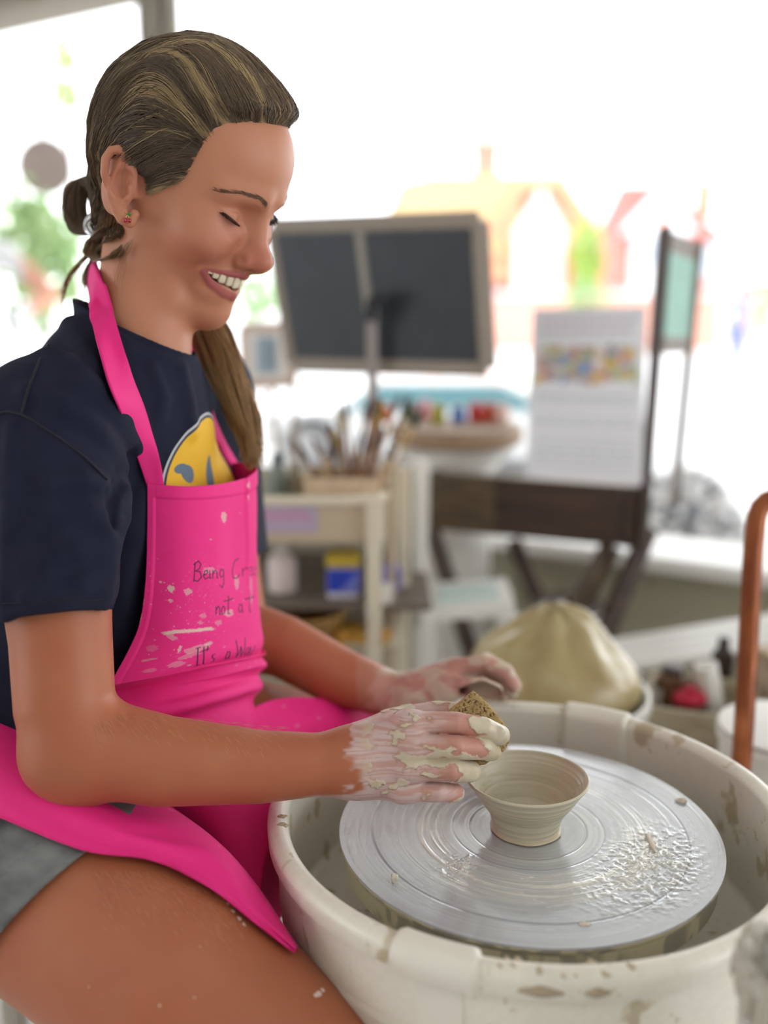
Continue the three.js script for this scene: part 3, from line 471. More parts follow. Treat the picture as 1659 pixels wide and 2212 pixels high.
// clay on the hands: thick wet slip on the fingers, dried smears on the back of the hand and the wrist
const HX = norm(sub(P(1080, 1640, 0.80), P(768, 1646, 0.803)));
function clayOn(x, y, z) {
  const a = dot(sub([x, y, z], J.wrR), HX), n = fbm(x * 62, y * 95, z * 62, 4), nearR = len(sub([x, y, z], P(900, 1630, 0.80))) < 0.13;
  if (nearR && a > -0.055) {
    const low = dot(sub([x, y, z], J.wrR), [0, 1, 0]), m = n * 0.95 + (a - 0.058) * 4.2 + 0.8 * fbm(x * 24 + 3, y * 52, z * 24, 3), wet = sst(-0.03, 0.04, m) * sst(0.0, 0.02, a);
    const brush = 0.5 + 0.5 * noise(x * 60, y * 950, z * 60), edge = a + 0.008 * noise(x * 60, y * 110, z * 60) + 0.004 * noise(x * 150, y * 330, z * 150) - 0.003 * brush, dry = sst(-0.004, 0.001, edge) * sst(0.085, 0.045, a + 0.03 * n) * (0.35 + 0.65 * sst(0.25, 0.6, brush)) + 0.8 * sst(-0.016, -0.020, low - 0.004 * n) * sst(-0.05, -0.03, a + 0.02 * n) * sst(0.004, -0.004, a);
    return [wet, clamp(dry) * (1 - wet), sst(0.075, 0.0, Math.abs(m + 0.03)) * sst(0.005, 0.02, a), sst(-0.004, 0.004, edge)];
  }
  const b = len(sub([x, y, z], P(1010, 1470, 1.04)));
  if (b < 0.12) { const wet = sst(-0.12, 0.22, n + 0.10 - b * 1.2) * sst(0.105, 0.095, b + 0.03 * n); return [wet * 0.8, 0.15, 0, sst(0.105, 0.09, b + 0.03 * n)]; }
  return [0, 0, 0, 0];
}
const bodyClay = (x, y, z) => { const d = bodyField(x, y, z); if (Math.abs(d) > 0.012) return d; const c = clayOn(x, y, z); return d - 0.0009 * c[0] - 0.0002 * c[1]; };
const SKIN = srgb(190, 131, 99), SKIN_RED = srgb(182, 100, 86), LIP = srgb(162, 80, 82), CLAY = srgb(208, 200, 178), DRYCLAY = srgb(206, 192, 190), HAIRTINT = srgb(92, 66, 50);
function segDist(p, pts) { let d = 1e9; for (let i = 1; i < pts.length; i++) { const a = pts[i - 1], ab = sub(pts[i], a), t = clamp(dot(sub(p, a), ab) / dot(ab, ab)); d = Math.min(d, len(sub(p, add(a, mul(ab, t))))); } return d; }
const upperLip = [[0.0290, -0.0475, 0.0650], [0.0215, -0.0457, 0.0757], [0.0130, -0.0442, 0.0850], [0.005, -0.0434, 0.0908], [0, -0.0444, 0.0915]], lowerLip = [[0.0290, -0.0490, 0.0650], [0.0230, -0.0575, 0.0730], [0.0125, -0.0635, 0.0820], [0, -0.0658, 0.0868]];
const browLine = [[0.0135, 0.0240, 0.0905], [0.022, 0.0295, 0.0875], [0.036, 0.0305, 0.0795], [0.0535, 0.0255, 0.0635]];
function skinColor(x, y, z) {
  let c = mix3(SKIN, SKIN_RED, clamp(0.10 + 0.12 * fbm(x * 40, y * 40, z * 40, 3)));
  if (y < 0.9) c = mix3(srgb(174, 107, 73), srgb(166, 90, 62), clamp(0.35 + 0.5 * fbm(x * 30, y * 30, z * 30, 3)));
  const sp = noise(x * 420, y * 420, z * 420); if (sp > 0.88) c = mix3(c, SKIN_RED, 0.25);
  if (len(sub([x, y, z], headC)) < 0.16) {
    const [hx, hy, hz] = toHead(x, y, z), p = [Math.abs(hx), hy, hz], e = (q, r) => Math.exp(-((len(sub(p, q)) / r) ** 2));
    c = mix3(c, SKIN_RED, clamp(0.34 * e([0.042, -0.020, 0.074], 0.030) + 0.6 * e([0.006, -0.022, 0.104], 0.016) + 0.20 * e([0.030, -0.004, 0.077], 0.014) + 0.35 * e([0.078, 0, -0.01], 0.03)));
    if (hz > 0.05 && hy < -0.03) { const u = segDist(p, upperLip), l = segDist(p, lowerLip); c = mix3(c, LIP, 0.85 * Math.max(sst(0.0044, 0.0028, u), sst(0.0054, 0.0036, l))); if (hz < 0.079 && p[0] < 0.027 && Math.abs(hy + 0.0520) < 0.0085 - 0.23 * p[0] && u > 0.0042 && l > 0.005) c = srgb(110, 44, 42); }
    if (hz > 0.05 && hy > 0.01) c = mix3(c, HAIRTINT, 0.45 * sst(0.0045, 0.001, segDist(p, browLine)));
  }
  const [w, d, edge, film] = clayOn(x, y, z);
  if (w + d + edge + film > 0) { const n = fbm(x * 140, y * 140, z * 140, 3); c = mix3(c, srgb(190, 138, 124), film * 0.8); c = mix3(c, DRYCLAY, d * 0.7); c = mix3(c, mix3(CLAY, srgb(192, 180, 152), clamp(0.5 + n)), w * 0.93); c = mix3(c, srgb(158, 118, 98), edge * 0.4); }
  // flecks of clay on the thigh
  return c;
}
const wetUV = (x, y, z) => [0.01 + 0.97 * clayOn(x, y, z)[0], 0.5];   // slip on the skin is wet, and shines
const skinMat = phys([1, 1, 1], 1, { vertexColors: true, roughnessMap: dataTex(64, 4, (u) => { const r = mix(120, 66, u); return [r, r, r]; }, false), sheen: 0.25, sheenColor: new THREE.Color(1, 0.75, 0.6), sheenRoughness: 0.5, specularIntensity: 0.8 });
const armField0 = blend([[nearArm, 0.03, 1], [nearFore, 0.012, 1], [elbowTip, 0.03, 1]]);
const person = thing('person', 'smiling person in a pink apron and navy t-shirt seated at the wheel, looking down', 'person', [0, 0, 0]);
{
  const bb = (pts, r) => [[0, 1, 2].map((k) => Math.min(...pts.map((p) => p[k])) - r), [0, 1, 2].map((k) => Math.max(...pts.map((p) => p[k])) + r)];
  const inHandR = (x, y, z) => dot(sub([x, y, z], P(715, 1650, 0.80)), HX), nets = [];
  const hb = bb([[0.09, -0.09, 0], [-0.09, -0.09, 0], [0, 0.12, 0], [0, 0, 0.115], [0, 0, -0.09], [0, -0.13, -0.02]].map(fromHead), 0.025); hb[0][1] = 0.985;
  nets.push(netMesh(headWorld, ...hb, FINE));
  const handBox = bb([P(700, 1640, 0.80), P(1095, 1590, 0.80), P(850, 1720, 0.80), P(960, 1540, 0.84)], 0.03);
  nets.push(netMesh(bodyClay, ...handBox, FINE * 0.95, (x, y, z) => inHandR(x, y, z) > 0));
  const armBox = bb([J.shR, P(100, 1690, 0.765), P(720, 1650, 0.80)], 0.06); armBox[1][1] = 0.86;
  const armField = blend([[nearArm, 0.03, 1], [nearFore, 0.012, 1], [elbowTip, 0.03, 1], [handRField, 0.016, 1]]);
  nets.push(netMesh(armField, ...armBox, 0.0025, (x, y, z) => inHandR(x, y, z) < 0.002));
  nets.push(netMesh((x, y, z) => smin(farArm(x, y, z), handLField(x, y, z), 0.016) - 0.0006 * clayOn(x, y, z)[0], ...bb([J.elL, P(1115, 1470, 1.05), P(1090, 1510, 1.09), P(470, 1150, 1.1)], 0.05), 0.0022));
  nets.push(netMesh(thighR, ...bb([J.hipR, J.knR], 0.1), 0.004));
  nets.push(netMesh(thighL, ...bb([J.hipL, J.knL], 0.1), 0.006));
  mesh('body', netGeometry(nets, skinColor, wetUV), skinMat, person);
  // fine fair hairs on the forearm and the thigh
  { const rf = rng(55), list = [], fair = srgb(206, 154, 112); for (let i = 0; i < 620; i++) { const arm = i < 300, px = arm ? mix(200, 620, rf()) : mix(200, 520, rf()), py = arm ? mix(1535, 1600, rf() * rf()) + (px - 240) * 0.10 + (px < 240 ? 20 : 0) : mix(1880, 2010, rf() * rf()) + Math.max(0, px - 350) * 0.42; const f = arm ? armField0 : thighR, p = onField(f, px, py, 0, 0.5, 1.1), n = normalOf(f, ...p), d = norm(arm ? [0.35 + 0.3 * rf(), -0.8, 0.3] : [0.5 + 0.3 * rf(), -0.6, 0.5]), t = norm(sub(d, mul(n, dot(d, n)))), L = 0.004 + 0.005 * rf(), q = []; for (let k = 0; k <= 4; k++) { const s = k / 4; q.push(add(p, add(mul(n, 0.0002 + L * 0.3 * s * (1.2 - s)), mul(t, L * s)))); } list.push({ p: q, r: 0.00007, c: fair, taper: 0.2 }); } const o = mesh('fine_hair', strands(list), std([1, 1, 1], 0.4, { vertexColors: true }), person); o.userData.kind = 'stuff'; }
  // flecks of clay on the bare thigh
  const fleck = std(srgb(222, 206, 196), 0.7), rf = rng(8);
  for (const [px, py, s] of [[492, 1952, 3], [504, 1968, 4], [517, 1984, 4.5], [527, 1997, 4], [688, 2146, 6.5], [682, 2150, 4], [697, 2138, 4.5], [345, 2172, 1.8], [420, 2155, 1.4], [432, 2045, 1.2], [192, 2132, 1.2]]) { const p = onField(thighR, px, py, 0, 0.5, 1.2), n = normalOf(thighR, ...p), g = new THREE.IcosahedronGeometry(1, 3), q = g.attributes.position; for (let i = 0; i < q.count; i++) { const m = 1 + 0.4 * noise(q.getX(i) * 2 + px, q.getY(i) * 2, q.getZ(i) * 2); q.setXYZ(i, q.getX(i) * m * s * 3.2e-4 * 1.2, q.getY(i) * m * s * 3.2e-4 * 1.3, q.getZ(i) * 0.0004); } g.computeVertexNormals(); g.applyMatrix4(new THREE.Matrix4().makeRotationFromQuaternion(new THREE.Quaternion().setFromUnitVectors(new THREE.Vector3(0, 0, 1), new THREE.Vector3(...n))).setPosition(...p)); mesh('clay_fleck', g, fleck, person); }
  // cherry earring in the lobe
  { const e = new THREE.Group(); e.name = 'earring'; e.userData.label = 'small enamel earring of two red cherries with a green leaf'; person.add(e); const q = (px, py) => { const p = onField(headWorld, px, py, 0, 0.6, 1.1); return add(p, [0, 0, 0.0012]); }, gold = std(srgb(226, 200, 130), 0.25, { metalness: 0.9 }), red = phys(srgb(170, 14, 32), 0.15, { clearcoat: 1 });
    for (const [x, y] of [[271, 476], [280, 476.5]]) { mesh('cherry', new THREE.SphereGeometry(0.0019, 20, 14).translate(...q(x, y)), red, e); mesh('stem', tube([q(x, y - 4), q(x + (277 - x) * 0.5, y - 9), q(277, y - 13)], 0.00032, 8, 6), gold, e); }
    mesh('leaf', new THREE.SphereGeometry(0.0014, 12, 8).scale(1.4, 0.8, 0.6).translate(...q(279, 463)), phys(srgb(60, 130, 50), 0.3, { clearcoat: 1 }), e); mesh('stem', tube([q(277, 464), q(273, 460), q(271, 458)], 0.00035, 6, 6), gold, e); }
  // upper teeth, one by one
  const tooth = phys(srgb(226, 214, 186), 0.25, { clearcoat: 0.4 }), W = [[0.0043, 0.0041, 0.0128], [0.0115, 0.0034, 0.0116], [0.0174, 0.0033, 0.0108], [0.0220, 0.0030, 0.0085], [0.0255, 0.0026, 0.0060]];
  for (const [x, hw, h] of W) for (const s of [1, -1]) {
    const zz = 0.0858 - 25 * x * x, g = new THREE.SphereGeometry(1, 20, 14), q = g.attributes.position;
    for (let i = 0; i < q.count; i++) { const v = [q.getX(i), q.getY(i), q.getZ(i)], e = 0.45, k = v.map((t) => Math.sign(t) * Math.abs(t) ** e); q.setXYZ(i, k[0] * hw * (1 - 0.10 * Math.max(0, k[1])), k[1] * h / 2, k[2] * 0.0028); }
    g.computeVertexNormals(); g.rotateY(Math.atan(44 * x)); g.translate(x, -0.0460 - h / 2 + 0.0010 + 1.2 * x * 0.05, zz - 0.0005);
    if (s < 0) g.scale(-1, 1, 1); else { const id = g.index.array; for (let i = 0; i < id.length; i += 3) [id[i], id[i + 1]] = [id[i + 1], id[i]]; }
    const m = new THREE.Matrix4().makeBasis(new THREE.Vector3(...HEAD.x), new THREE.Vector3(...HEAD.y), new THREE.Vector3(...HEAD.z)); m.setPosition(...HEAD.o); g.applyMatrix4(m);
    mesh('tooth', g, tooth, person);
  }
  // lashes and brows
  const r = rng(77), lash = [], brow = [];
  for (const s of [1, -1]) {
    for (let i = 0; i < 150; i++) {
      const x = mix(0.0172, 0.0458, (i + r()) / 150), y = lashY(x) + 0.0002, dx = (x - EYEC[0]) * 0.94, dy = y - EYEC[1], z = EYEC[2] + Math.sqrt(Math.max(1e-6, 0.0142 ** 2 - dx * dx - dy * dy)), L = mix(0.005, 0.0098, sst(0.018, 0.040, x)) * (0.7 + 0.5 * r()), out = (x - 0.030) * 0.22, p = [];
      for (let k = 0; k <= 6; k++) { const t = k / 6; p.push(fromHead([s * (x + out * t), y - L * (0.62 * t - 0.35 * t * t), z + L * (0.62 * t)])); }
      lash.push({ p, r: 0.00022, c: srgb(40, 28, 24), taper: 0.1 });
    }
    for (let i = 0; i < 210; i++) {
      const t = r(), n = browLine.length - 1, k = Math.min(n - 1, Math.floor(t * n)), b = mix3(browLine[k], browLine[k + 1], t * n - k), w = mix(0.0042, 0.0012, t), h = [b[0], b[1] + (r() - 0.5) * 2 * w * 0.55, b[2]], L = mix(0.006, 0.0085, r()), p = [];
      let q = [s * h[0], h[1], h[2] + 0.004];
      const dir = norm([s * mix(0.55, 1, t), mix(0.65, 0.0, sst(0, 0.5, t)) + (h[1] > b[1] ? -0.25 : 0.25), -0.35]);
      for (let j = 0; j <= 5; j++) { const nn = normalOf(headField, ...q, 8e-4), d = headField(...q); q = sub(q, mul(nn, d - 0.0002 - 0.0004 * Math.sin(j / 5 * 3.1))); p.push(fromHead(q)); q = add(q, mul(dir, L / 5)); }
      brow.push({ p, r: 0.00017, c: mix3(srgb(92, 62, 48), srgb(134, 98, 74), r()), taper: 0.15 });
    }
  }
  const hairMat = std([1, 1, 1], 0.5, { vertexColors: true });
  for (let k = 0; k < 2; k++) { mesh('eyelashes', strands(lash.slice(k * 150, k * 150 + 150)), hairMat, person); mesh('eyebrow', strands(brow.slice(k * 210, k * 210 + 210)), hairMat, person); }
}
/* hair: a close cap drawn back from the hairline, strands over it, a looped knot at the nape and a ponytail over the far shoulder */
{
  const rh = rng(2024);
  // hairline: in front of it (towards the face) there is no hair; h is a point in head axes
  const lineZ = (h) => {                                         // z of the hairline for a height y, on the side of the head
    const pts = [[-0.040, -0.032], [0.000, -0.026], [0.004, -0.018], [0.009, 0.008], [0.013, 0.026], [0.018, 0.036], [0.026, 0.042], [0.045, 0.0455], [0.060, 0.0475], [0.070, 0.0490], [0.077, 0.0550], [0.083, 0.0635], [0.0875, 0.0715]];
    if (h[1] <= pts[0][0]) return pts[0][1]; for (let i = 1; i < pts.length; i++) if (h[1] < pts[i][0]) return mix(pts[i - 1][1], pts[i][1], (h[1] - pts[i - 1][0]) / (pts[i][0] - pts[i - 1][0])); return 0.0715 + (h[1] - 0.0875) * 3.4;
  };
  const capField = (x, y, z) => {
    const n = fbm(x * 55, y * 55, z * 55, 3), base = skull(x, y, z), back = sst(0.02, -0.06, z) * sst(-0.03, 0.02, y), edge = lineZ([x, y, z]) - z;
    const nape = sst(-0.06, -0.03, y);
    const thick = (0.0042 + 0.0066 * sst(0.0, 0.05, edge) - 0.0065 * back + 0.0014 * n) * sst(-0.0015, 0.030, edge);
    const groove = 0.0007 * noise(y * 260 - z * 120 + n * 3, x * 60, z * 30);
    return smax(base - thick - groove, -(y + 0.062 - 0.35 * (z + 0.05)), 0.01);
  };
  const hcap = netMesh(capField, [-0.1, -0.08, -0.12], [0.1, 0.15, 0.12], 0.0018, (x, y, z) => lineZ([x, y, z]) - z > 0.0005), dark = srgb(70, 56, 46), mid = srgb(122, 100, 76), gold = srgb(186, 160, 116);
  const put = (g) => { const m = new THREE.Matrix4().makeBasis(new THREE.Vector3(...HEAD.x), new THREE.Vector3(...HEAD.y), new THREE.Vector3(...HEAD.z)); m.setPosition(...HEAD.o); g.applyMatrix4(m); const id = g.index.array; for (let i = 0; i < id.length; i += 3) [id[i], id[i + 1]] = [id[i + 1], id[i]]; return g; };
  const hairMat = phys([1, 1, 1], 0.42, { vertexColors: true, specularIntensity: 0.7, sheen: 0.2, sheenColor: new THREE.Color(0.9, 0.8, 0.65) });
  const capG = put(netGeometry(hcap, (x, y, z) => mix3(dark, mid, clamp(0.35 + 0.6 * noise(y * 300 - z * 140, x * 50, z * 30)))));
  // strands: from the hairline and the crown, over the cap, to the tie at the nape
  const tie = H(228, 492, 0.022), list = [], hair = (p, c, r, c2) => list.push({ p: p.map(fromHead), r, c, c2, taper: 0.3 });
  const onLine = () => {                                         // a root on the hairline itself
    for (let t = 0; t < 20; t++) {
      const y = rh() < 0.45 ? mix(0.070, 0.0885, rh()) : mix(0.006, 0.085, rh()), z = lineZ([0, y, 0]) - 0.0035 * rh() * rh() + 0.0008, s = rh() < 0.7 ? 1 : -1;
      let a = 0, b = 0.1; if (skull(0, y, z) > 0) continue; for (let k = 0; k < 18; k++) { const m = (a + b) / 2; skull(s * m, y, z) < 0 ? (a = m) : (b = m); } return [s * a, y, z];
    }
    return null;
  };
  const onFront = () => {                                        // a root on the hairline above the forehead
    for (let t = 0; t < 20; t++) {
      const x = mix(-0.042, 0.044, rh()), zs = (y) => { let a = 0, b = 0.12; if (skull(x, y, 0) > 0) return -1; for (let k = 0; k < 16; k++) { const m = (a + b) / 2; skull(x, y, m) < 0 ? (a = m) : (b = m); } return a; };
      let a = 0.066, b = 0.105; if (zs(a) < lineZ([x, a, 0])) continue; for (let k = 0; k < 14; k++) { const m = (a + b) / 2; zs(m) > lineZ([x, m, 0]) ? (a = m) : (b = m); } const y = a + 0.007 * rh() * rh() - 0.001; return [x, y, zs(y)];
    }
    return null;
  };
  const start = (k) => {
    for (let t = 0; t < 60; t++) {
      const a = rh() * Math.PI * 2, u = rh() * 2 - 1, q = Math.sqrt(1 - u * u); let h = [q * Math.cos(a) * 0.07, 0.038 + u * 0.08, q * Math.sin(a) * 0.085];
      const e = lineZ(h) - h[2]; if (e < 0.0015 * (rh() - 0.6) || h[1] < -0.035) continue; if (k && e > 0.016) continue; return h;
    }
    return null;
  };
  const N = 9400;
  for (let i = 0; i < N; i++) {
    const edge0 = i % 5 < 2 || i % 4 === 1; let h = i % 4 === 1 ? onFront() : edge0 ? onLine() : start(i % 4 === 0); if (!h || (h[0] < -0.03 && i % 2)) continue;
    const seed = Math.floor(noise(h[0] * 60, h[1] * 60, h[2] * 60) * 50), lift0 = 0.0005 + 0.0022 * rh(), n = 18 + Math.floor(rh() * 8), p = [], wav = 0.0006 + 0.0008 * rh(), ph = rh() * 1.2 + seed * 0.2, cl = clamp(0.5 + 0.9 * noise(h[0] * 140 + 3, h[1] * 140 - h[2] * 60, 7) + 0.3 * (rh() - 0.5));
    const side = Math.sign(h[0] || 1);
    for (let k = 0; k < n; k++) {
      const nn = normalOf(capField, ...h, 0.004), d = capField(...h); h = sub(h, mul(nn, d - (edge0 ? Math.min(1, k / 3) : 1) * lift0 - 0.0016 * Math.max(0, Math.sin(k * 0.42 + ph))));
      p.push(h);
      const to = sub(tie, h), L = len(to); if (L < 0.018) break; if (Math.abs(h[0]) > 0.055 && Math.hypot(h[1] - earC[1] - 0.002, h[2] - earC[2] - 0.004) < 0.0235) break;
      // combed back first, then gathered down to the tie
      const bk = sst(-0.03, 0.06, h[2]); const lead = sst(0.02, 0.06, p[0][2]) * clamp(1 - (k - 4) / 8) * sst(0.045, 0.075, p[0][1]); let dir = norm(add(mul(norm(to), 1 - lead), add([side * 0.10 * bk, 0.62 * bk * sst(0.01, 0.05, h[1]) + 0.5 * lead, -0.35 * bk - 1.0 * lead], mul([noise(h[0] * 50 + seed, k * 0.3), noise(h[1] * 50, k * 0.3 + 4), noise(h[2] * 50, k * 0.3 + 8)], 0.10))));
      dir = norm(sub(dir, mul(nn, dot(dir, nn)))); const tw = cross(nn, dir);
      h = add(h, add(mul(dir, 0.0085), mul(tw, wav * Math.sin(k * 0.55 + ph))));
    }
    if (p.length < 4) continue;
    const topness = sst(0.02, 0.10, p[0][1]), g = clamp(0.25 + 0.75 * cl * cl + 0.25 * noise(p[0][0] * 90, p[0][1] * 90, p[0][2] * 90)), c = g > 0.78 ? mix3(mid, gold, (g - 0.78) * 4) : mix3(dark, mid, g);
    hair(p, c, 0.00026 + 0.00022 * rh(), mix3(c, mid, 0.4 * topness));
  }
  // flyaway hairs on the crown
  for (let i = 0; i < 46; i++) { let h = start(false); if (!h) continue; const nn = normalOf(capField, ...h, 0.004), d = capField(...h); h = sub(h, mul(nn, d)); const t = norm(cross(nn, [rh() - 0.5, rh() - 0.5, rh() - 0.5])), p = []; const L = 0.012 + 0.02 * rh(); for (let k = 0; k <= 8; k++) { const s = k / 8; p.push(add(h, add(mul(nn, 0.002 + L * (0.35 * s * (1.4 - s))), mul(t, L * s)))); } hair(p, mix3(mid, gold, rh()), 0.00018); }
  // locks: bundles of hairs along a path in the place (picture point, distance), spread out to a width
  const lock = (path, n, w0, w1, c0, c1, wave, rad = 0.0005) => {
    const c = path.map((q) => P(...q)), ws = path[0][3] && path.map((q) => [q[3], 0, 0]);
    for (let i = 0; i < n; i++) {
      const a = rh() * 6.283, q = Math.sqrt(rh()), ph = rh() * 6.3, f = 0.75 + 0.25 * rh(), p = [], gcol = rh(), K = 22, grp = Math.floor(a * 1.6) * 1.7;
      for (let k = 0; k <= K; k++) { const t = k / K * f, m = catmull(c, t), w = mix(w0, w1, Math.sin(Math.min(1, t * 1.15) * Math.PI * 0.75) * 0.8 + 0.2 * t) * (1 - 0.55 * sst(0.75, 1, t)), W = ws ? catmull(ws, t)[0] : w, s = wave * Math.sin(t * 11 + grp) * sst(0.05, 0.3, t) + wave * 0.4 * Math.sin(t * 23 + ph); p.push(add(m, [Math.cos(a) * q * W + s, Math.sin(a * 1.7) * 0.002 + s * 0.4, Math.sin(a) * q * W * 0.8 - s * 0.5])); }
      list.push({ p, r: rad * (0.7 + 0.6 * rh()), c: mix3(mix3(dark, c0, gcol), c0, 0.4), c2: mix3(c0, c1, 0.4 + 0.6 * gcol), taper: 0.2 });
    }
  };
  const brown = srgb(112, 84, 58), tip = srgb(190, 148, 96);
  const near = (px, py, gap, back = 0.03) => { const p = onField((x, y, z) => skull(...toHead(x, y, z)), px, py, gap), d = -(p[2] * CP + (p[1] - EYE[1]) * SP); return [px, py, Math.min(d, 0.90 + back)]; };
  lock([[238, 452, 0.92], [214, 410, 0.935], [190, 385, 0.945], [168, 405, 0.95], [160, 445, 0.955], [172, 490, 0.955], [200, 505, 0.945], [222, 492, 0.935]], 520, 0.010, 0.012, srgb(84, 64, 48), brown, 0.0010);
  lock([near(232, 446, 0.000), near(232, 474, 0.002), near(228, 498, 0.004), [214, 516, 0.905], [205, 540, 0.915], [222, 560, 0.91], near(246, 552, 0.003), near(262, 532, 0.001)], 420, 0.007, 0.011, brown, srgb(150, 122, 86), 0.0014);
  lock([near(222, 400, 0.000), near(222, 440, 0.002), near(220, 474, 0.003), [218, 496, 0.905]], 340, 0.006, 0.011, srgb(84, 68, 52), srgb(140, 118, 86), 0.001);
  lock([near(252, 488, 0.001), near(250, 510, 0.003), [238, 525, 0.892], [216, 540, 0.905]], 260, 0.006, 0.010, srgb(90, 72, 54), srgb(140, 112, 80), 0.001);
  lock([[222, 300, 0.93], [212, 360, 0.93], [214, 420, 0.925], [222, 478, 0.92]], 300, 0.008, 0.011, srgb(84, 68, 52), srgb(120, 98, 74), 0.001);
  // loose strands at the nape
  lock([[205, 525, 0.93], [186, 555, 0.94], [150, 595, 0.945], [136, 632, 0.945], [134, 668, 0.945]], 26, 0.004, 0.003, srgb(150, 108, 64), srgb(196, 146, 88), 0.001, 0.0004);
  lock([[214, 545, 0.93], [198, 568, 0.935], [186, 596, 0.935], [184, 630, 0.93]], 80, 0.004, 0.004, brown, srgb(160, 120, 76), 0.001, 0.0004);
  lock([near(285, 520, 0.002), near(270, 560, 0.003), near(262, 610, 0.003), near(268, 660, 0.004)], 16, 0.006, 0.008, srgb(170, 130, 92), srgb(180, 136, 96), 0.0008, 0.00016);
  // the ponytail, behind the neck and forward over the far shoulder
  lock([[235, 500, 0.945, 0.012], [290, 560, 0.985, 0.016], [370, 620, 1.0, 0.020], [436, 690, 0.985, 0.021], [468, 760, 0.975, 0.0195], [500, 840, 0.97, 0.0170], [530, 915, 0.97, 0.0135], [546, 965, 0.97, 0.0105], [552, 1012, 0.97, 0.006]], 1500, 0.012, 0.029, brown, tip, 0.0024);
  lock([[410, 640, 0.99, 0.012], [452, 720, 0.985, 0.014], [488, 800, 0.98, 0.014], [520, 870, 0.972, 0.013], [540, 940, 0.966, 0.009], [538, 1000, 0.962, 0.005]], 340, 0.010, 0.020, srgb(140, 104, 66), tip, 0.0035);
  const hairG = strands(list);
  const hm = mesh('hair', null, hairMat, person); hm.geometry = mergeGeometries([capG, hairG]);
  hm.userData.label = 'brown hair with golden ends drawn back into a low ponytail over the far shoulder';
  // clear hair tie with a few sparkles at the knot
  mesh('hair_tie', new THREE.TorusGeometry(0.011, 0.0032, 10, 28).rotateX(0.6).rotateY(0.7).translate(...P(212, 484, 0.90)), phys([0.85, 0.85, 0.86], 0.15, { transmission: 0.6, thickness: 0.003, ior: 1.45 }), person);
}
/* clothes */
// t-shirt: the trunk and the near sleeve, with an open collar and cuff, folds laid along their lines
const TF = [0.956, 0, 0.292], TR = [-0.292, 0, 0.956], TU = [0, 1, 0], TM = [TF, TU, TR], CH = [-0.245, 0.865, -0.925];
const tp = (f, u, r) => add(CH, add(add(mul(TF, f), mul(TU, u)), mul(TR, r)));
const sleeveEnd = [P(2, 1342, 0.76), P(118, 1338, 0.76), P(233, 1330, 0.775)];
const trunk = blend([
  [ell(tp(-0.012, 0.0, 0), [0.076, 0.165, 0.128], TM), 0.02, 1],
  [ell(tp(0.020, -0.015, 0.048), [0.054, 0.060, 0.050], TM), 0.04, 1], [ell(tp(0.024, -0.015, -0.055), [0.056, 0.060, 0.050], TM), 0.04, 1],
  [cap(add(J.shR, [-0.002, 0.004, -0.02]), add(J.shL, [-0.01, 0.010, 0.03]), 0.042, 0.038), 0.06, 1],
  [cap(P(285, 790, 0.905), P(278, 900, 0.91), 0.056, 0.066), 0.05, 1],
  [ell(add([-0.292, 0.715, -0.895], [0, 0, 0]), [0.090, 0.13, 0.128], TM), 0.08, 1],
  [ell([-0.33, 0.615, -0.87], [0.105, 0.09, 0.150], TM), 0.07, 1],
]);
const sleeve = chain([[add(J.shR, [-0.003, 0.000, -0.012]), 0.058], [P(110, 1080, 0.785), 0.0565], [P(118, 1250, 0.772), 0.0500], [P(118, 1360, 0.766), 0.0455]]);
const cut = (a, n) => { const f = (x, y, z) => (x - a[0]) * n[0] + (y - a[1]) * n[1] + (z - a[2]) * n[2]; return f; };
const cuffN = norm(sub(P(124, 1420, 0.764), P(112, 1250, 0.774))), cuffP = P(118, 1334, 0.766);
const shirtBase = (x, y, z) => {
  let s = sleeve(x, y, z); s = smax(s, cut(cuffP, cuffN)(x, y, z), 0.003);
  return smin(trunk(x, y, z), s, 0.022);
};
const onShirt = (px, py, gap = 0) => onField(shirtBase, px, py, gap, 0.6, 1.3);
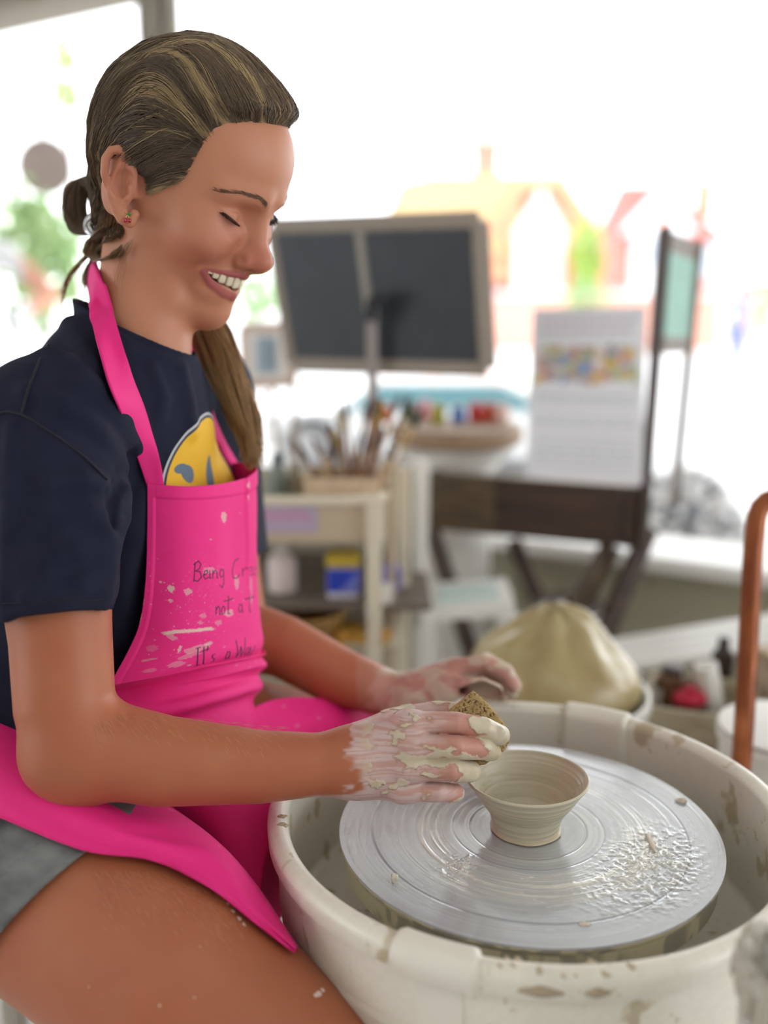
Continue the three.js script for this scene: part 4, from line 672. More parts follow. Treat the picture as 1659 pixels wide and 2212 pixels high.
// folds: ridges [picture points..., radius, lift]
const ridge = (pts, r, lift, k) => { const c = pts.map(([a, b]) => onShirt(a, b, lift)); return [chain(c.map((p, i) => [p, r * (i === 0 || i === c.length - 1 ? 0.55 : 1)])), k, 1]; };
const groove = (pts, r, lift, k) => { const c = pts.map(([a, b]) => onShirt(a, b, lift)); return [chain(c.map((p, i) => [p, r * (i === 0 || i === c.length - 1 ? 0.5 : 1)])), k, -1]; };
const folds = [
  ridge([[110, 770], [190, 840], [245, 905], [278, 965]], 0.010, -0.0025, 0.018),
  ridge([[60, 850], [140, 880], [215, 935], [262, 1010]], 0.007, -0.001, 0.014),
  ridge([[150, 700], [200, 800], [262, 905]], 0.006, -0.001, 0.014),
  ridge([[268, 1050], [240, 1090], [222, 1140], [228, 1205], [226, 1280]], 0.009, -0.001, 0.014),
  ridge([[266, 1065], [262, 1120], [245, 1180]], 0.007, 0.0005, 0.012),
  ridge([[215, 1150], [160, 1190], [100, 1215], [50, 1225]], 0.006, -0.0015, 0.014),
  ridge([[225, 1225], [170, 1265], [110, 1285], [60, 1290]], 0.006, -0.0015, 0.012),
  ridge([[235, 1125], [190, 1105], [120, 1105]], 0.006, -0.0015, 0.012),
  ridge([[240, 1060], [180, 1040], [110, 1045]], 0.005, -0.0015, 0.012),
  ridge([[25, 920], [18, 1060], [16, 1200], [12, 1330]], 0.004, -0.001, 0.010),
  groove([[262, 1030], [243, 1075], [236, 1130]], 0.005, 0.0022, 0.012),
  groove([[285, 985], [300, 1050], [300, 1140]], 0.006, 0.0020, 0.014),
  ridge([[330, 800], [350, 860], [345, 900]], 0.005, -0.002, 0.010), ridge([[390, 800], [402, 870], [412, 930]], 0.006, -0.003, 0.012),
  ridge([[302, 1060], [292, 1150], [272, 1260], [262, 1380]], 0.008, -0.003, 0.014),
].filter(Boolean);
const COLLAR = (() => { const a = P(192, 650, 0.935), b = P(262, 704, 0.858), c = P(398, 760, 0.890); let n = norm(cross(sub(b, a), sub(c, a))); if (n[1] < 0) n = mul(n, -1); return [a, n]; })();
const neckHole = chain([[P(296, 640, 0.905), 0.056], [P(300, 748, 0.905), 0.0525], [P(306, 800, 0.905), 0.046]]);
const foldBlend = (d0, x, y, z) => { let d = d0; for (const q of folds) { const c = q[0].c, far = Math.hypot(x - c[0], y - c[1], z - c[2]) - q[0].r; if (far > 0.03) continue; const e = q[0](x, y, z); d = q[2] < 0 ? smax(d, -e, q[1]) : smin(d, e, q[1]); } return d; };
const collarN = norm(sub(P(300, 690, 0.90), P(322, 800, 0.905)));
const shirtField = (x, y, z) => {
  let d = foldBlend(shirtBase(x, y, z), x, y, z) + 0.0012 * fbm(x * 22, y * 22, z * 22, 3);
  // the collar: a band round the neck, open at the top
  const ring = neckHole(x, y, z), top = (x - COLLAR[0][0]) * COLLAR[1][0] + (y - COLLAR[0][1]) * COLLAR[1][1] + (z - COLLAR[0][2]) * COLLAR[1][2];
  d = smax(d, top + 0.004, 0.004); d = smax(d, -(ring + 0.001), 0.003);
  d = smin(d, smax(Math.abs(ring) - 0.0021, Math.abs(top + 0.010) - 0.010, 0.002), 0.0025);
  d = smax(d, -smax(nearArm(x, y, z) - 0.0045, -(cut(cuffP, cuffN)(x, y, z) + 0.018), 0.002), 0.002);   // open cuff
  return d;
};
{
  const navy = srgb(25, 28, 45), navyHi = srgb(39, 42, 59);
  // the print on the chest: a round yellow face with two grey-blue eyes, seen above the bib
  const pc = [418, 1010], yellow = srgb(232, 186, 34), grey = srgb(96, 112, 126), pale = srgb(186, 188, 190);
  // round the chest and up it, in metres
  const s0 = (q) => { const v = sub(q, tp(-0.02, 0, 0)); return [-Math.atan2(dot(v, TR), dot(v, TF)) * 0.10, v[1]]; };
  const L = s0(onShirt(343, 985, 0)), T = s0(onShirt(420, 898, 0)), Rr = s0(onShirt(494, 985, 0)), rx = (Rr[0] - L[0]) / 2, mx = (Rr[0] + L[0]) / 2, ry = rx * 1.0, my = T[1] - ry;
  const shirtColor = (x, y, z, n) => {
    const k = clamp(0.4 + 0.5 * fbm(x * 60, y * 60, z * 60, 3)); let c = mix3(navy, navyHi, k);
    return c;
  };
  const g = netGeometry(netMesh(shirtField, [-0.50, 0.60, -1.17], [-0.10, 1.09, -0.67], 0.0021), shirtColor);
  // sewn seams: shoulder, armhole, sleeve hem
  const seam = std(srgb(20, 22, 36), 0.85), line = (pts, r, gap) => tube(pts.map(([a, b]) => onField(shirtField, a, b, gap, 0.55, 1.3)), r, 60, 6);
  for (const s of [[[[46, 895], [60, 845], [84, 782], [104, 745]], 0.0011, 0.0004], [[[-20, 905], [10, 890], [46, 896], [110, 935], [178, 984], [232, 1036]], 0.0013, 0.0004], [[[3, 1304], [40, 1303], [80, 1302], [120, 1300], [160, 1298], [200, 1296], [230, 1293]], 0.0005, 0.0002]]) mesh('seam', line(...s), seam, person);
  mesh('t_shirt', g, phys([1, 1, 1], 0.85, { vertexColors: true, specularIntensity: 0.3 }), person).userData.label = 'dark navy t-shirt with a yellow face print on the chest';
  // the print itself, a thin layer on the cloth
  const onChest = (s, u) => { const a = -s / 0.10, dir = add(mul(TF, Math.cos(a)), mul(TR, Math.sin(a))), b = add(tp(-0.02, 0, 0), [0, u, 0]); let t = 0.2; for (let k = 0; k < 60; k++) { const q = add(b, mul(dir, t)), d = shirtField(...q); if (d < 2e-4) break; t -= d * 0.7; } return add(b, mul(dir, t + 0.0005)); };
  const NR = 36, NA = 96, pos = [], uv = [], idx = [];
  for (let j = 0; j <= NR; j++) for (let i = 0; i <= NA; i++) { const r = j / NR, a = i / NA * 6.28318; pos.push(...onChest(mx + rx * r * Math.cos(a), my + ry * r * Math.sin(a))); uv.push(0.5 + 0.5 * r * Math.cos(a), 0.5 + 0.5 * r * Math.sin(a)); if (j && i) { const q = j * (NA + 1) + i, w = q - NA - 1; idx.push(w - 1, q - 1, q, w - 1, q, w); } }
  const pg = new THREE.BufferGeometry(); pg.setAttribute('position', new THREE.Float32BufferAttribute(pos, 3)); pg.setAttribute('uv', new THREE.Float32BufferAttribute(uv, 2)); pg.setIndex(idx); pg.computeVertexNormals();
  const e1 = s0(onShirt(404, 1020, 0)), e2 = s0(onShirt(452, 1022, 0)), toC = (e) => [(0.5 + 0.5 * (e[0] - mx) / rx) * 512, (0.5 - 0.5 * (e[1] - my) / ry) * 512], E1 = toC(e1), E2 = toC(e2);
  mesh('shirt_print', pg, std([1, 1, 1], 0.7, { map: canvasTex(512, 512, (c) => {
    c.fillStyle = '#b9bbbd'; c.fillRect(0, 0, 512, 512); c.fillStyle = '#2a2d40'; c.beginPath(); c.arc(256, 256, 247, 0, 7); c.fill(); c.fillStyle = '#e6b41e'; c.beginPath(); c.arc(256, 256, 238, 0, 7); c.fill();
    const r = rng(3); c.fillStyle = 'rgba(90,70,20,0.35)'; for (let i = 0; i < 60; i++) c.fillRect(r() * 512, r() * 512, 1 + r() * 2, 1 + r() * 2);
    c.fillStyle = '#5f7082'; c.beginPath(); c.ellipse(E1[0] + 10, E1[1] + 8, 50, 27, 0.55, 0, 7); c.fill(); c.beginPath(); c.ellipse(E1[0] - 34, E1[1] - 18, 32, 17, 0.05, 0, 7); c.fill(); c.beginPath(); c.ellipse(E2[0], E2[1], 26, 66, -0.12, 0, 7); c.fill();
  }) }), person).userData.label = 'round yellow face print with two grey-blue eyes';
}
// far sleeve end, mostly behind the bib
mesh('t_shirt_sleeve', netGeometry(netMesh((x, y, z) => smax(farArm(x, y, z) - 0.012, cut(P(480, 1200, 1.09), norm([0.1, -1, 0]))(x, y, z), 0.004), [-0.25, 0.78, -1.2], [-0.07, 1.03, -1.0], 0.004)), std(srgb(30, 33, 50), 0.82), person);
// denim shorts round the near thigh
{
  const a0 = J.hipR, ax = norm(sub(J.midR, J.hipR)), hemP = onField(thighR, 84, 1924, 0.006);
  const hx = norm(add(ax, [0, -0.38, 0])), s0 = cut(hemP, hx);
  const f = (x, y, z) => { let d = thighR(x, y, z) - 0.0065 - 0.0022 * Math.sin(s0(x, y, z) * 140 + y * 40) * sst(-0.15, -0.02, s0(x, y, z)) * sst(0.01, -0.02, s0(x, y, z)) - 0.0025 * fbm(x * 18, y * 40, z * 18, 3) - 0.0022 * sst(-0.030, -0.0285, s0(x, y, z)); d = smin(d, cap(add(J.hipR, [-0.02, -0.01, 0]), J.hipL, 0.086, 0.086)(x, y, z), 0.02); d = smax(d, s0(x, y, z), 0.003); return smax(d, -smax(thighR(x, y, z) - 0.003, -s0(x, y, z) - 0.012, 0.002), 0.001); };
  const g = netGeometry(netMesh(f, [-0.52, 0.40, -1.06], [-0.20, 0.75, -0.62], 0.0024), (x, y, z) => { const n = fbm(x * 40, y * 90, z * 40, 4); return mix3(srgb(84, 86, 86), srgb(128, 130, 128), clamp(0.5 + n)); });
  mesh('shorts', g, std([1, 1, 1], 0.9, { vertexColors: true }), person).userData.label = 'grey denim shorts';
}
// apron
const apronTex = (seed, draw) => canvasTex(1536, 1536, (c, w, h) => {
  c.fillStyle = 'rgb(236,36,132)'; c.fillRect(0, 0, w, h); const r = rng(seed);
  for (let i = 0; i < 26000; i++) { c.fillStyle = `rgba(${215 + r() * 40 | 0},${25 + r() * 50 | 0},${105 + r() * 60 | 0},0.10)`; c.fillRect(r() * w, r() * h, 1 + r() * 14, 1 + r() * 2); }
  draw(c, w, h, r);
});
function splat(c, x, y, rx, ry, r, a = 0.85, rot = 0) {
  c.save(); c.translate(x, y); c.rotate(rot); c.fillStyle = `rgba(222,196,176,${a})`; c.beginPath();
  const n = 16; for (let i = 0; i <= n; i++) { const t = i / n * 6.283, m = 0.65 + 0.55 * r(); c.lineTo(Math.cos(t) * rx * m, Math.sin(t) * ry * m); } c.closePath(); c.fill();
  for (let i = 0; i < 10; i++) { c.fillStyle = `rgba(226,204,186,${a * r()})`; c.beginPath(); c.ellipse((r() - 0.5) * rx * 2.6, (r() - 0.5) * ry * 2.6, rx * 0.12 * r() + 1, ry * 0.12 * r() + 1, 0, 0, 7); c.fill(); }
  c.restore();
}
const stroke = (c, pts) => { c.beginPath(); pts.forEach((p, i) => { if (p === null) return; (i === 0 || pts[i - 1] === null) ? c.moveTo(p[0], p[1]) : c.lineTo(p[0], p[1]); }); c.stroke(); };
const pinkMat = (map) => phys([1, 1, 1], 0.76, { map, sheen: 0.15, sheenColor: new THREE.Color(1, 0.45, 0.75), sheenRoughness: 0.55, bumpMap: weave, bumpScale: 0.00012 });
const weave = dataTex(256, 256, (u, v, x, y) => { const k = ((x >> 1) + (y >> 1)) % 2 ? 150 : 100; return [k, k, k]; }, false); weave.repeat.set(3, 3);
{
  // the bib hangs from the straps and wraps round the chest to the far side
  const B = [
    [[318, 1045, 0.845], [400, 1051, 0.852], [470, 1046, 0.880], [528, 1032, 0.925], [551, 1014, 0.965], [540, 1002, 0.995], [500, 1000, 1.010]],
    [[318, 1150, 0.843], [400, 1155, 0.848], [472, 1155, 0.874], [533, 1150, 0.922], [554, 1142, 0.968], [540, 1136, 1.00], [500, 1130, 1.02]],
    [[314, 1260, 0.840], [398, 1268, 0.844], [474, 1270, 0.870], [533, 1262, 0.920], [554, 1255, 0.970], [545, 1245, 1.00], [505, 1238, 1.02]],
    [[296, 1365, 0.836], [385, 1378, 0.838], [470, 1380, 0.866], [540, 1370, 0.918], [564, 1360, 0.970], [552, 1350, 1.00], [510, 1345, 1.02]],
    [[236, 1482, 0.828], [345, 1462, 0.834], [455, 1440, 0.860], [545, 1422, 0.920], [571, 1415, 0.975], [556, 1405, 1.005], [515, 1400, 1.02]],
  ], Bpx = B.map((r) => r.map((q) => [q[0], q[1], 0]));
  const bibUV = (x, y) => { let u = 0.3, v = 0.5; for (let k = 0; k < 30; k++) { const f = (a, b) => catmull(Bpx.map((r) => catmull(r, a)), b), p = f(u, v), du = f(u + 0.004, v), dv = f(u, v + 0.004), a = (du[0] - p[0]) / 0.004, b = (dv[0] - p[0]) / 0.004, c = (du[1] - p[1]) / 0.004, d = (dv[1] - p[1]) / 0.004, det = a * d - b * c || 1e-6, ex = x - p[0], ey = y - p[1]; u = clamp(u + clamp((d * ex - b * ey) / det, -0.1, 0.1), 0, 0.66); v = clamp(v + clamp((a * ey - c * ex) / det, -0.1, 0.1)); } return [u, v]; };
  B.forEach((r, j) => (B[j] = r.map((q) => P(...q))));
  const tex = apronTex(3, (c, w, h, r) => {
    // hem seam and centre crease
    c.strokeStyle = 'rgba(170,30,96,0.55)'; c.lineWidth = 3; c.setLineDash([9, 5]); c.beginPath(); c.moveTo(0, h * 0.088); c.lineTo(w, h * 0.088); c.stroke(); c.setLineDash([]);
    c.strokeStyle = 'rgba(170,30,96,0.45)'; c.beginPath(); c.moveTo(w * 0.05, 0); c.lineTo(w * 0.05, h); c.stroke();
    const S = (x, y, a, b, al, rot) => { const [u, v] = bibUV(x, y); splat(c, u * w, v * h, a, b, r, al, rot); };   // x, y: where the mark shows in the picture
    S(531, 1046, 26, 34, 0.75); S(532, 1075, 16, 20, 0.8); S(484, 1116, 30, 42, 0.75); S(520, 1108, 6, 8, 0.5); S(455, 1165, 10, 8, 0.6); S(452, 1232, 64, 26, 0.55); S(512, 1260, 22, 60, 0.6); S(540, 1262, 40, 80, 0.45); S(370, 1272, 20, 30, 0.85); S(405, 1278, 30, 26, 0.7); S(347, 1257, 11, 9, 0.8); S(369, 1297, 14, 16, 0.65);
    for (let i = 0; i <= 20; i++) S(358 + i * 4.9, 1366 - i * 0.45 + 2 * r(), 22, 12 + 6 * r(), 0.7); S(370, 1376, 40, 22, 0.6, 0.3); S(425, 1400, 90, 34, 0.6, -0.5); S(410, 1415, 70, 24, 0.5, -0.4); S(450, 1390, 30, 20, 0.7); S(387, 1402, 12, 34, 0.85); S(408, 1436, 12, 10, 0.8); S(437, 1330, 26, 22, 0.5); S(432, 1345, 22, 14, 0.5); S(492, 1325, 50, 26, 0.65); S(470, 1345, 26, 24, 0.5); S(380, 1435, 46, 34, 0.5); S(322, 1425, 42, 10, 0.55, -0.3); S(323, 1448, 36, 20, 0.4); S(330, 1400, 30, 24, 0.35); S(308, 1300, 10, 34, 0.6); S(300, 1335, 14, 50, 0.6); S(540, 1295, 30, 40, 0.5);
    for (let i = 0; i < 90; i++) S(320 + 220 * r(), 1200 + 260 * r(), 2 + 5 * r(), 2 + 5 * r(), 0.5 * r() + 0.2);
    for (let i = 0; i < 200; i++) { const [u, v] = bibUV(405 + 70 * r(), 1190 + 190 * r()); c.strokeStyle = `rgba(230,200,186,${0.20 * r()})`; c.lineWidth = 2 + 4 * r(); c.beginPath(); c.moveTo(u * w, v * h); c.lineTo(u * w + 40 * (r() - 0.2), v * h - 40 * r()); c.stroke(); }
    // handwriting
    c.strokeStyle = 'rgba(40,16,40,0.9)'; c.lineWidth = 7; c.lineCap = c.lineJoin = 'round';
    const write = (x, y, sx, sy, sk, glyphs) => { for (const [dx, pts] of glyphs) stroke(c, pts.map((p) => { if (!p) return null; const [u, v] = bibUV(x + (dx + p[0]) * sx, y + p[1] * sy - (dx + p[0]) * sk); return [u * w, v * h]; })); };   // sizes as they show in the picture
    const g = {
      B: [[0.1, -1], [0, 0.1], null, [0, -0.9], [0.35, -1.1], [0.55, -0.9], [0.45, -0.65], [0.15, -0.5], [0.5, -0.45], [0.6, -0.1], [0.3, 0.12], [0.05, 0.05]], e: [[0, -0.2], [0.35, -0.35], [0.3, -0.5], [0.1, -0.45], [0.02, -0.15], [0.15, 0.02], [0.4, -0.08]], i: [[0.05, -0.45], [0.05, -0.02], [0.15, -0.02], null, [0.08, -0.72], [0.1, -0.7]],
      n: [[0, -0.45], [0, 0], null, [0, -0.25], [0.2, -0.48], [0.33, -0.35], [0.34, 0], [0.42, 0]], g: [[0.35, -0.42], [0.1, -0.48], [0, -0.2], [0.15, 0], [0.35, -0.15], [0.36, -0.45], [0.36, 0.35], [0.2, 0.62], [0.02, 0.45]], C: [[0.55, -1.05], [0.3, -0.95], [0.05, -0.4], [0.1, 0.1], [0.35, 0.12], [0.6, -0.1]], r: [[0, -0.45], [0.02, 0], null, [0.02, -0.25], [0.2, -0.48], [0.32, -0.42]],
      o: [[0.2, -0.46], [0.02, -0.25], [0.1, 0], [0.3, -0.05], [0.35, -0.3], [0.2, -0.46]], t: [[0.15, -1], [0.12, 0], [0.25, 0.02], null, [-0.25, -0.72], [0.55, -0.82]], a: [[0.32, -0.4], [0.12, -0.46], [0, -0.15], [0.12, 0], [0.3, -0.12], [0.32, -0.42], [0.34, 0], [0.42, 0]], I: [[0.1, -1], [0.05, 0.05], null, [-0.15, 0.05], [0.3, 0.02], null, [-0.05, -1], [0.3, -1.02]], s: [[0.3, -0.45], [0.08, -0.42], [0.1, -0.25], [0.28, -0.18], [0.25, 0], [0.02, 0]], q: [[0.1, -1.0], [0.02, -0.72]], W: [[0, -1], [0.1, 0], [0.35, -0.6], [0.5, 0], [0.8, -1.05]], y: [[0, -0.45], [0.1, -0.05], [0.3, -0.1], null, [0.38, -0.48], [0.2, 0.4], [0, 0.5]], H: [[0, -1], [0, 0.1], null, [0.5, -1.05], [0.48, 0.05], null, [0, -0.45], [0.5, -0.5]],
    };
    write(418, 1252, 27, 36, 2.0, [[0, g.B], [0.75, g.e], [1.2, g.i], [1.5, g.n], [2.05, g.g], [3.15, g.C], [3.95, g.r], [4.35, g.e], [4.75, g.a]]);
    write(465, 1328, 25, 38, 2.5, [[0, g.n], [0.45, g.o], [0.95, g.t], [1.95, g.a], [2.75, g.t]]);
    write(424, 1436, 25, 36, 5.0, [[0, g.I], [0.45, g.t], [0.85, g.q], [1.2, g.s], [2.4, g.a], [3.3, g.W], [4.1, g.a], [4.5, g.y]]);
    c.strokeStyle = 'rgba(46,22,44,0.5)'; c.lineWidth = 4; stroke(c, [[483, 1452], [512, 1446]].map(([a, b]) => { const [u, v] = bibUV(a, b); return [u * w, v * h]; }));
  });
  const crease = (u, v) => 0.0022 * Math.exp(-(((u - 0.50 - 0.02 * v) / 0.012) ** 2)) * sst(0.75, 0.3, v) - 0.003 * Math.exp(-(((u - 0.42) / 0.06) ** 2)) * sst(0.05, 0.2, v) * sst(0.6, 0.3, v);
  const g = cloth(B, 150, 150, 0.0016, (u, v) => crease(u, v) + 0.0012 * fbm(u * 7, v * 7, 2, 3) + 0.0045 * Math.sin(v * 16 + u * 3) * sst(0.72, 1.0, v) * sst(0.15, 0.4, u) + 0.0012 * (v < 0.085 || u < 0.045 ? 1 : 0));
  const apron = new THREE.Group(); apron.name = 'apron'; apron.userData.label = 'bright pink apron spattered with clay, with handwriting on the bib'; person.add(apron);
  mesh('bib', g, pinkMat(tex), apron);
  // straps
  const pinkPlain = pinkMat(apronTex(8, (c, w, h, r) => { for (let i = 0; i < 5; i++) splat(c, r() * w, r() * h, 12, 8, r, 0.4); }));
  const strapSheet = (mid, wid, gap, f) => { const rows = mid.map(([px, py, dx, dy, d]) => [-1, 0, 1].map((s) => { const x = px + dx * s, y = py + dy * s; return d ? P(x, y, d + (f ? f * s : 0)) : onShirt(x, y, gap); })); return cloth(rows, 10, 70, 0.0018); };
  const nearNeck = (px, py) => { const p = onField((x, y, z) => Math.min(headWorld(x, y, z), shirtField(x, y, z)), px, py, 0.0055, 0.6, 1.3); return p; };
  const rows = [[192, 640, 205, 590, 219, 600], [193, 668, 214, 655, 238, 650], [200, 705, 224, 692, 249, 690], [222, 782, 247, 772, 271, 765], [248, 858, 272, 848, 297, 842], [276, 935, 300, 928, 325, 922], [300, 1000, 322, 995, 345, 992], [317, 1050, 335, 1050, 354, 1047]];
  const strapRows = rows.map((q, i) => { const c = [[q[0], q[1]], [q[2], q[3]], [q[4], q[5]]].map(([a, b]) => nearNeck(a, b)); return i === 7 ? [[0], [0], [0]].map((_, k) => P(q[k * 2], q[k * 2 + 1], 0.8445 + k * 0.001)) : i === 6 ? c.map((p, k) => mix3(p, P(q[k * 2], q[k * 2 + 1], 0.846), 0.75)) : i === 5 ? c.map((p, k) => mix3(p, P(q[k * 2], q[k * 2 + 1], 0.848), 0.4)) : c; });
  // round the back of the neck
  const back = [[188, 600, 0.95], [196, 572, 0.95], [208, 560, 0.948]];
  mesh('strap', cloth([back.map((q) => P(...q)), ...strapRows], 12, 120, 0.0018, (u, v) => 0.0005 * Math.sin(v * 30) + 0.0004 * (Math.abs(u - 0.5) > 0.4 ? -1 : 0)), pinkPlain, apron);
  const far = [[398, 735, 0.955], [410, 775, 0.955], [430, 845, 0.955], [455, 915, 0.963], [478, 965, 0.985], [500, 1003, 1.008]].map(([x, y, d]) => [[x - 6, y + 4, d - 0.004], [x, y, d - 0.004], [x + 12, y - 4, d + 0.012]].map((q) => P(...q)));
  mesh('strap', cloth(far, 8, 60, 0.0018), pinkPlain, apron);
  // the waist: gathered folds below the bib
  const skirtTex = apronTex(12, (c, w, h, r) => { for (let i = 0; i < 9; i++) splat(c, (0.4 + 0.5 * r()) * w, (0.05 + 0.25 * r()) * h, 14, 10, r, 0.5); c.strokeStyle = 'rgba(150,24,84,0.7)'; c.lineWidth = 2.5; c.setLineDash([7, 5]); c.beginPath(); c.moveTo(0, h * 0.975); c.lineTo(w, h * 0.975); c.stroke(); });
  const skirtMat = pinkMat(skirtTex);
  const W = [
    [[236, 1478, 0.830], [345, 1458, 0.836], [455, 1436, 0.862], [545, 1418, 0.922], [572, 1411, 0.977], [557, 1401, 1.007], [516, 1396, 1.02]],
    [[225, 1495, 0.850], [345, 1482, 0.855], [460, 1462, 0.880], [545, 1440, 0.932], [568, 1432, 0.977], [556, 1425, 1.005], [516, 1420, 1.02]],
    [[200, 1540, 0.845], [340, 1525, 0.840], [455, 1505, 0.862], [535, 1482, 0.918], [562, 1468, 0.965], [556, 1462, 1.00], [520, 1460, 1.02]],
    [[170, 1600, 0.855], [330, 1580, 0.845], [440, 1555, 0.866], [520, 1528, 0.912], [548, 1512, 0.955], [552, 1505, 0.99], [530, 1500, 1.02]],
    [[150, 1680, 0.87], [310, 1665, 0.862], [420, 1655, 0.875], [495, 1640, 0.905], [535, 1600, 0.945], [552, 1570, 0.985], [545, 1545, 1.03]],
  ].map((r) => r.map((q) => P(...q)));
  mesh('waist_folds', cloth(W, 120, 90, 0.0016, (u, v) => 0.0035 * Math.sin(v * 20 + u * 4 + 2 * Math.sin(u * 5)) * sst(0, 0.15, v) * sst(0.05, 0.3, u) + 0.001 * fbm(u * 8, v * 8, 4, 3)), skirtMat, apron);
  // over the near thigh: from inside the gap between the legs, over the crest and down the outside to the hem
  const th = (px, py, gap) => onField((x, y, z) => Math.min(thighR(x, y, z), cap(J.hipR, J.hipL, 0.104, 0.10)(x, y, z)), px, py, gap, 0.55, 1.2);
  const N = [
    [[-90, 1470, 0.86], [60, 1560, 0.875], [230, 1660, 0.885], [370, 1745, 0.885], [480, 1840, 0.875], [560, 1945, 0.855], [630, 2065, 0.825]].map((q) => P(...q)),
    [[-100, 1510, 0.825], [80, 1590, 0.825], [260, 1712, 0.812], [395, 1770, 0.800], [485, 1835, 0.782], [562, 1925, 0.762], [640, 2046, 0.742]].map((q) => P(...q)),
    [[-115, 1600, 0], [50, 1670, 0], [215, 1765, 0], [355, 1806, 0], [466, 1868, 0], [553, 1958, 0], [639, 2049, 0]].map((q, i) => th(q[0], q[1], 0.019 - 0.0018 * i)),
    [[-115, 1680, 0], [30, 1738, 0], [185, 1806, 0], [328, 1841, 0], [457, 1902, 0], [549, 1979, 0], [638, 2053, 0]].map((q, i) => th(q[0], q[1], 0.0165 - 0.0016 * i)),
    [[-115, 1725, 0], [8, 1771, 0], [178, 1838, 0], [333, 1861, 0], [453, 1916, 0], [547, 1988, 0], [637, 2057, 0]].map((q, i) => th(q[0], q[1], 0.0150 - 0.0014 * i)),
  ];
  mesh('skirt', cloth(N, 150, 90, 0.0016, (u, v) => 0.0022 * fbm(u * 5 + 1, v * 4, 7, 3) * sst(0.2, 0.5, v) + 0.0050 * Math.exp(-(((v - 0.62 - 0.12 * Math.sin(u * 7)) / 0.10) ** 2)) * Math.exp(-(((u - 0.60) / 0.13) ** 2)) - 0.0040 * Math.exp(-(((v - 0.52) / 0.08) ** 2)) * Math.exp(-(((u - 0.50) / 0.10) ** 2)) + 0.0007 * (v > 0.965 ? 1 : 0)), skirtMat, apron);
  // between the legs and over the far thigh
  const F = [
    [[180, 1660, 0.90], [320, 1640, 0.895], [430, 1610, 0.91], [530, 1540, 0.96], [600, 1510, 1.01], [700, 1512, 1.05], [830, 1545, 1.10]],
    [[200, 1720, 0.90], [330, 1715, 0.90], [440, 1700, 0.905], [545, 1640, 0.95], [640, 1580, 1.0], [730, 1570, 1.03], [850, 1590, 1.08]],
    [[250, 1780, 0.90], [370, 1775, 0.90], [470, 1775, 0.895], [560, 1755, 0.915], [640, 1700, 0.96], [740, 1640, 1.00], [860, 1650, 1.05]],
    [[350, 1850, 0.895], [430, 1860, 0.89], [510, 1870, 0.880], [580, 1850, 0.885], [640, 1800, 0.93], [740, 1740, 0.97], [860, 1730, 1.03]],
    [[450, 1960, 0.885], [510, 1980, 0.875], [570, 2000, 0.860], [625, 1990, 0.855], [660, 1940, 0.89], [740, 1880, 0.95], [860, 1840, 1.0]],
    [[520, 2080, 0.88], [570, 2095, 0.87], [610, 2110, 0.85], [650, 2100, 0.84], [690, 2060, 0.87], [750, 2000, 0.93], [860, 1950, 0.98]],
  ].map((r) => r.map((q) => P(...q)));
  mesh('skirt', cloth(F, 120, 110, 0.0016, (u, v) => 0.0055 * Math.sin(u * 17 + v * 3) * sst(0.15, 0.6, v) + 0.003 * fbm(u * 6, v * 6, 9, 3), (p) => { const dx = p[0] - WX, dz = p[2] - WZ, r = Math.hypot(dx, dz), lim = 0.236; return r < lim && p[1] < 0.66 ? [WX + dx / r * lim, p[1], WZ + dz / r * lim] : p; }), skirtMat, apron);
}
// sponge held in the right hand: its own thing
{
  const poly = [[966, 1536], [1024, 1491], [1058, 1524], [1090, 1566], [1099, 1600], [1086, 1622], [1046, 1650], [1000, 1660], [950, 1640]].map(([a, b]) => [a, b]);
  const d0 = 0.812, d1 = 0.829, c = poly.map(([a, b]) => P(a, b, (d0 + d1) / 2)), n = norm(sub(P(1030, 1575, d1), P(1030, 1575, d0))), o = P(1030, 1575, (d0 + d1) / 2), ex = [1, 0, 0], ey = norm(cross(n, ex)), pts = c.map((q) => [dot(sub(q, o), ex), dot(sub(q, o), ey)]);
  const f = (x, y, z) => {
    const q = sub([x, y, z], o), u = dot(q, ex), v = dot(q, ey), w = dot(q, n); let d = 1e9, s = 1;
    for (let i = 0, j = pts.length - 1; i < pts.length; j = i++) { const e = [pts[j][0] - pts[i][0], pts[j][1] - pts[i][1]], g = [u - pts[i][0], v - pts[i][1]], t = clamp((g[0] * e[0] + g[1] * e[1]) / (e[0] * e[0] + e[1] * e[1])), b0 = g[0] - e[0] * t, b1 = g[1] - e[1] * t; d = Math.min(d, b0 * b0 + b1 * b1); const A = v >= pts[i][1], B = v < pts[j][1], C = e[0] * g[1] > e[1] * g[0]; if ((A && B && C) || (!A && !B && !C)) s = -s; }
    const e2 = s * Math.sqrt(d), wz = Math.abs(w) - 0.0085; let r = smax(e2, wz, 0.004);
    if (r < 0.004) { const p1 = noise(x * 820, y * 820, z * 820), p2 = noise(x * 1500 + 5, y * 1500, z * 1500); r += 0.0011 * sst(0.25, 0.7, p1) + 0.0006 * sst(0.2, 0.6, p2); }
    return r;
  };
  const g = netGeometry(netMesh(f, [o[0] - 0.045, o[1] - 0.045, o[2] - 0.03], [o[0] + 0.045, o[1] + 0.045, o[2] + 0.03], 0.0007), (x, y, z) => { const p1 = noise(x * 820, y * 820, z * 820), k = fbm(x * 90, y * 90, z * 90, 3); return mix3(mix3(srgb(188, 160, 104), srgb(170, 142, 100), clamp(0.5 + k)), srgb(104, 80, 52), sst(0.2, 0.6, p1) * 0.7); });
  tag(mesh('sponge', g, std([1, 1, 1], 0.9, { vertexColors: true })), 'small wedge of tan porous sponge held between thumb and fingers of the right hand', 'sponge');
}
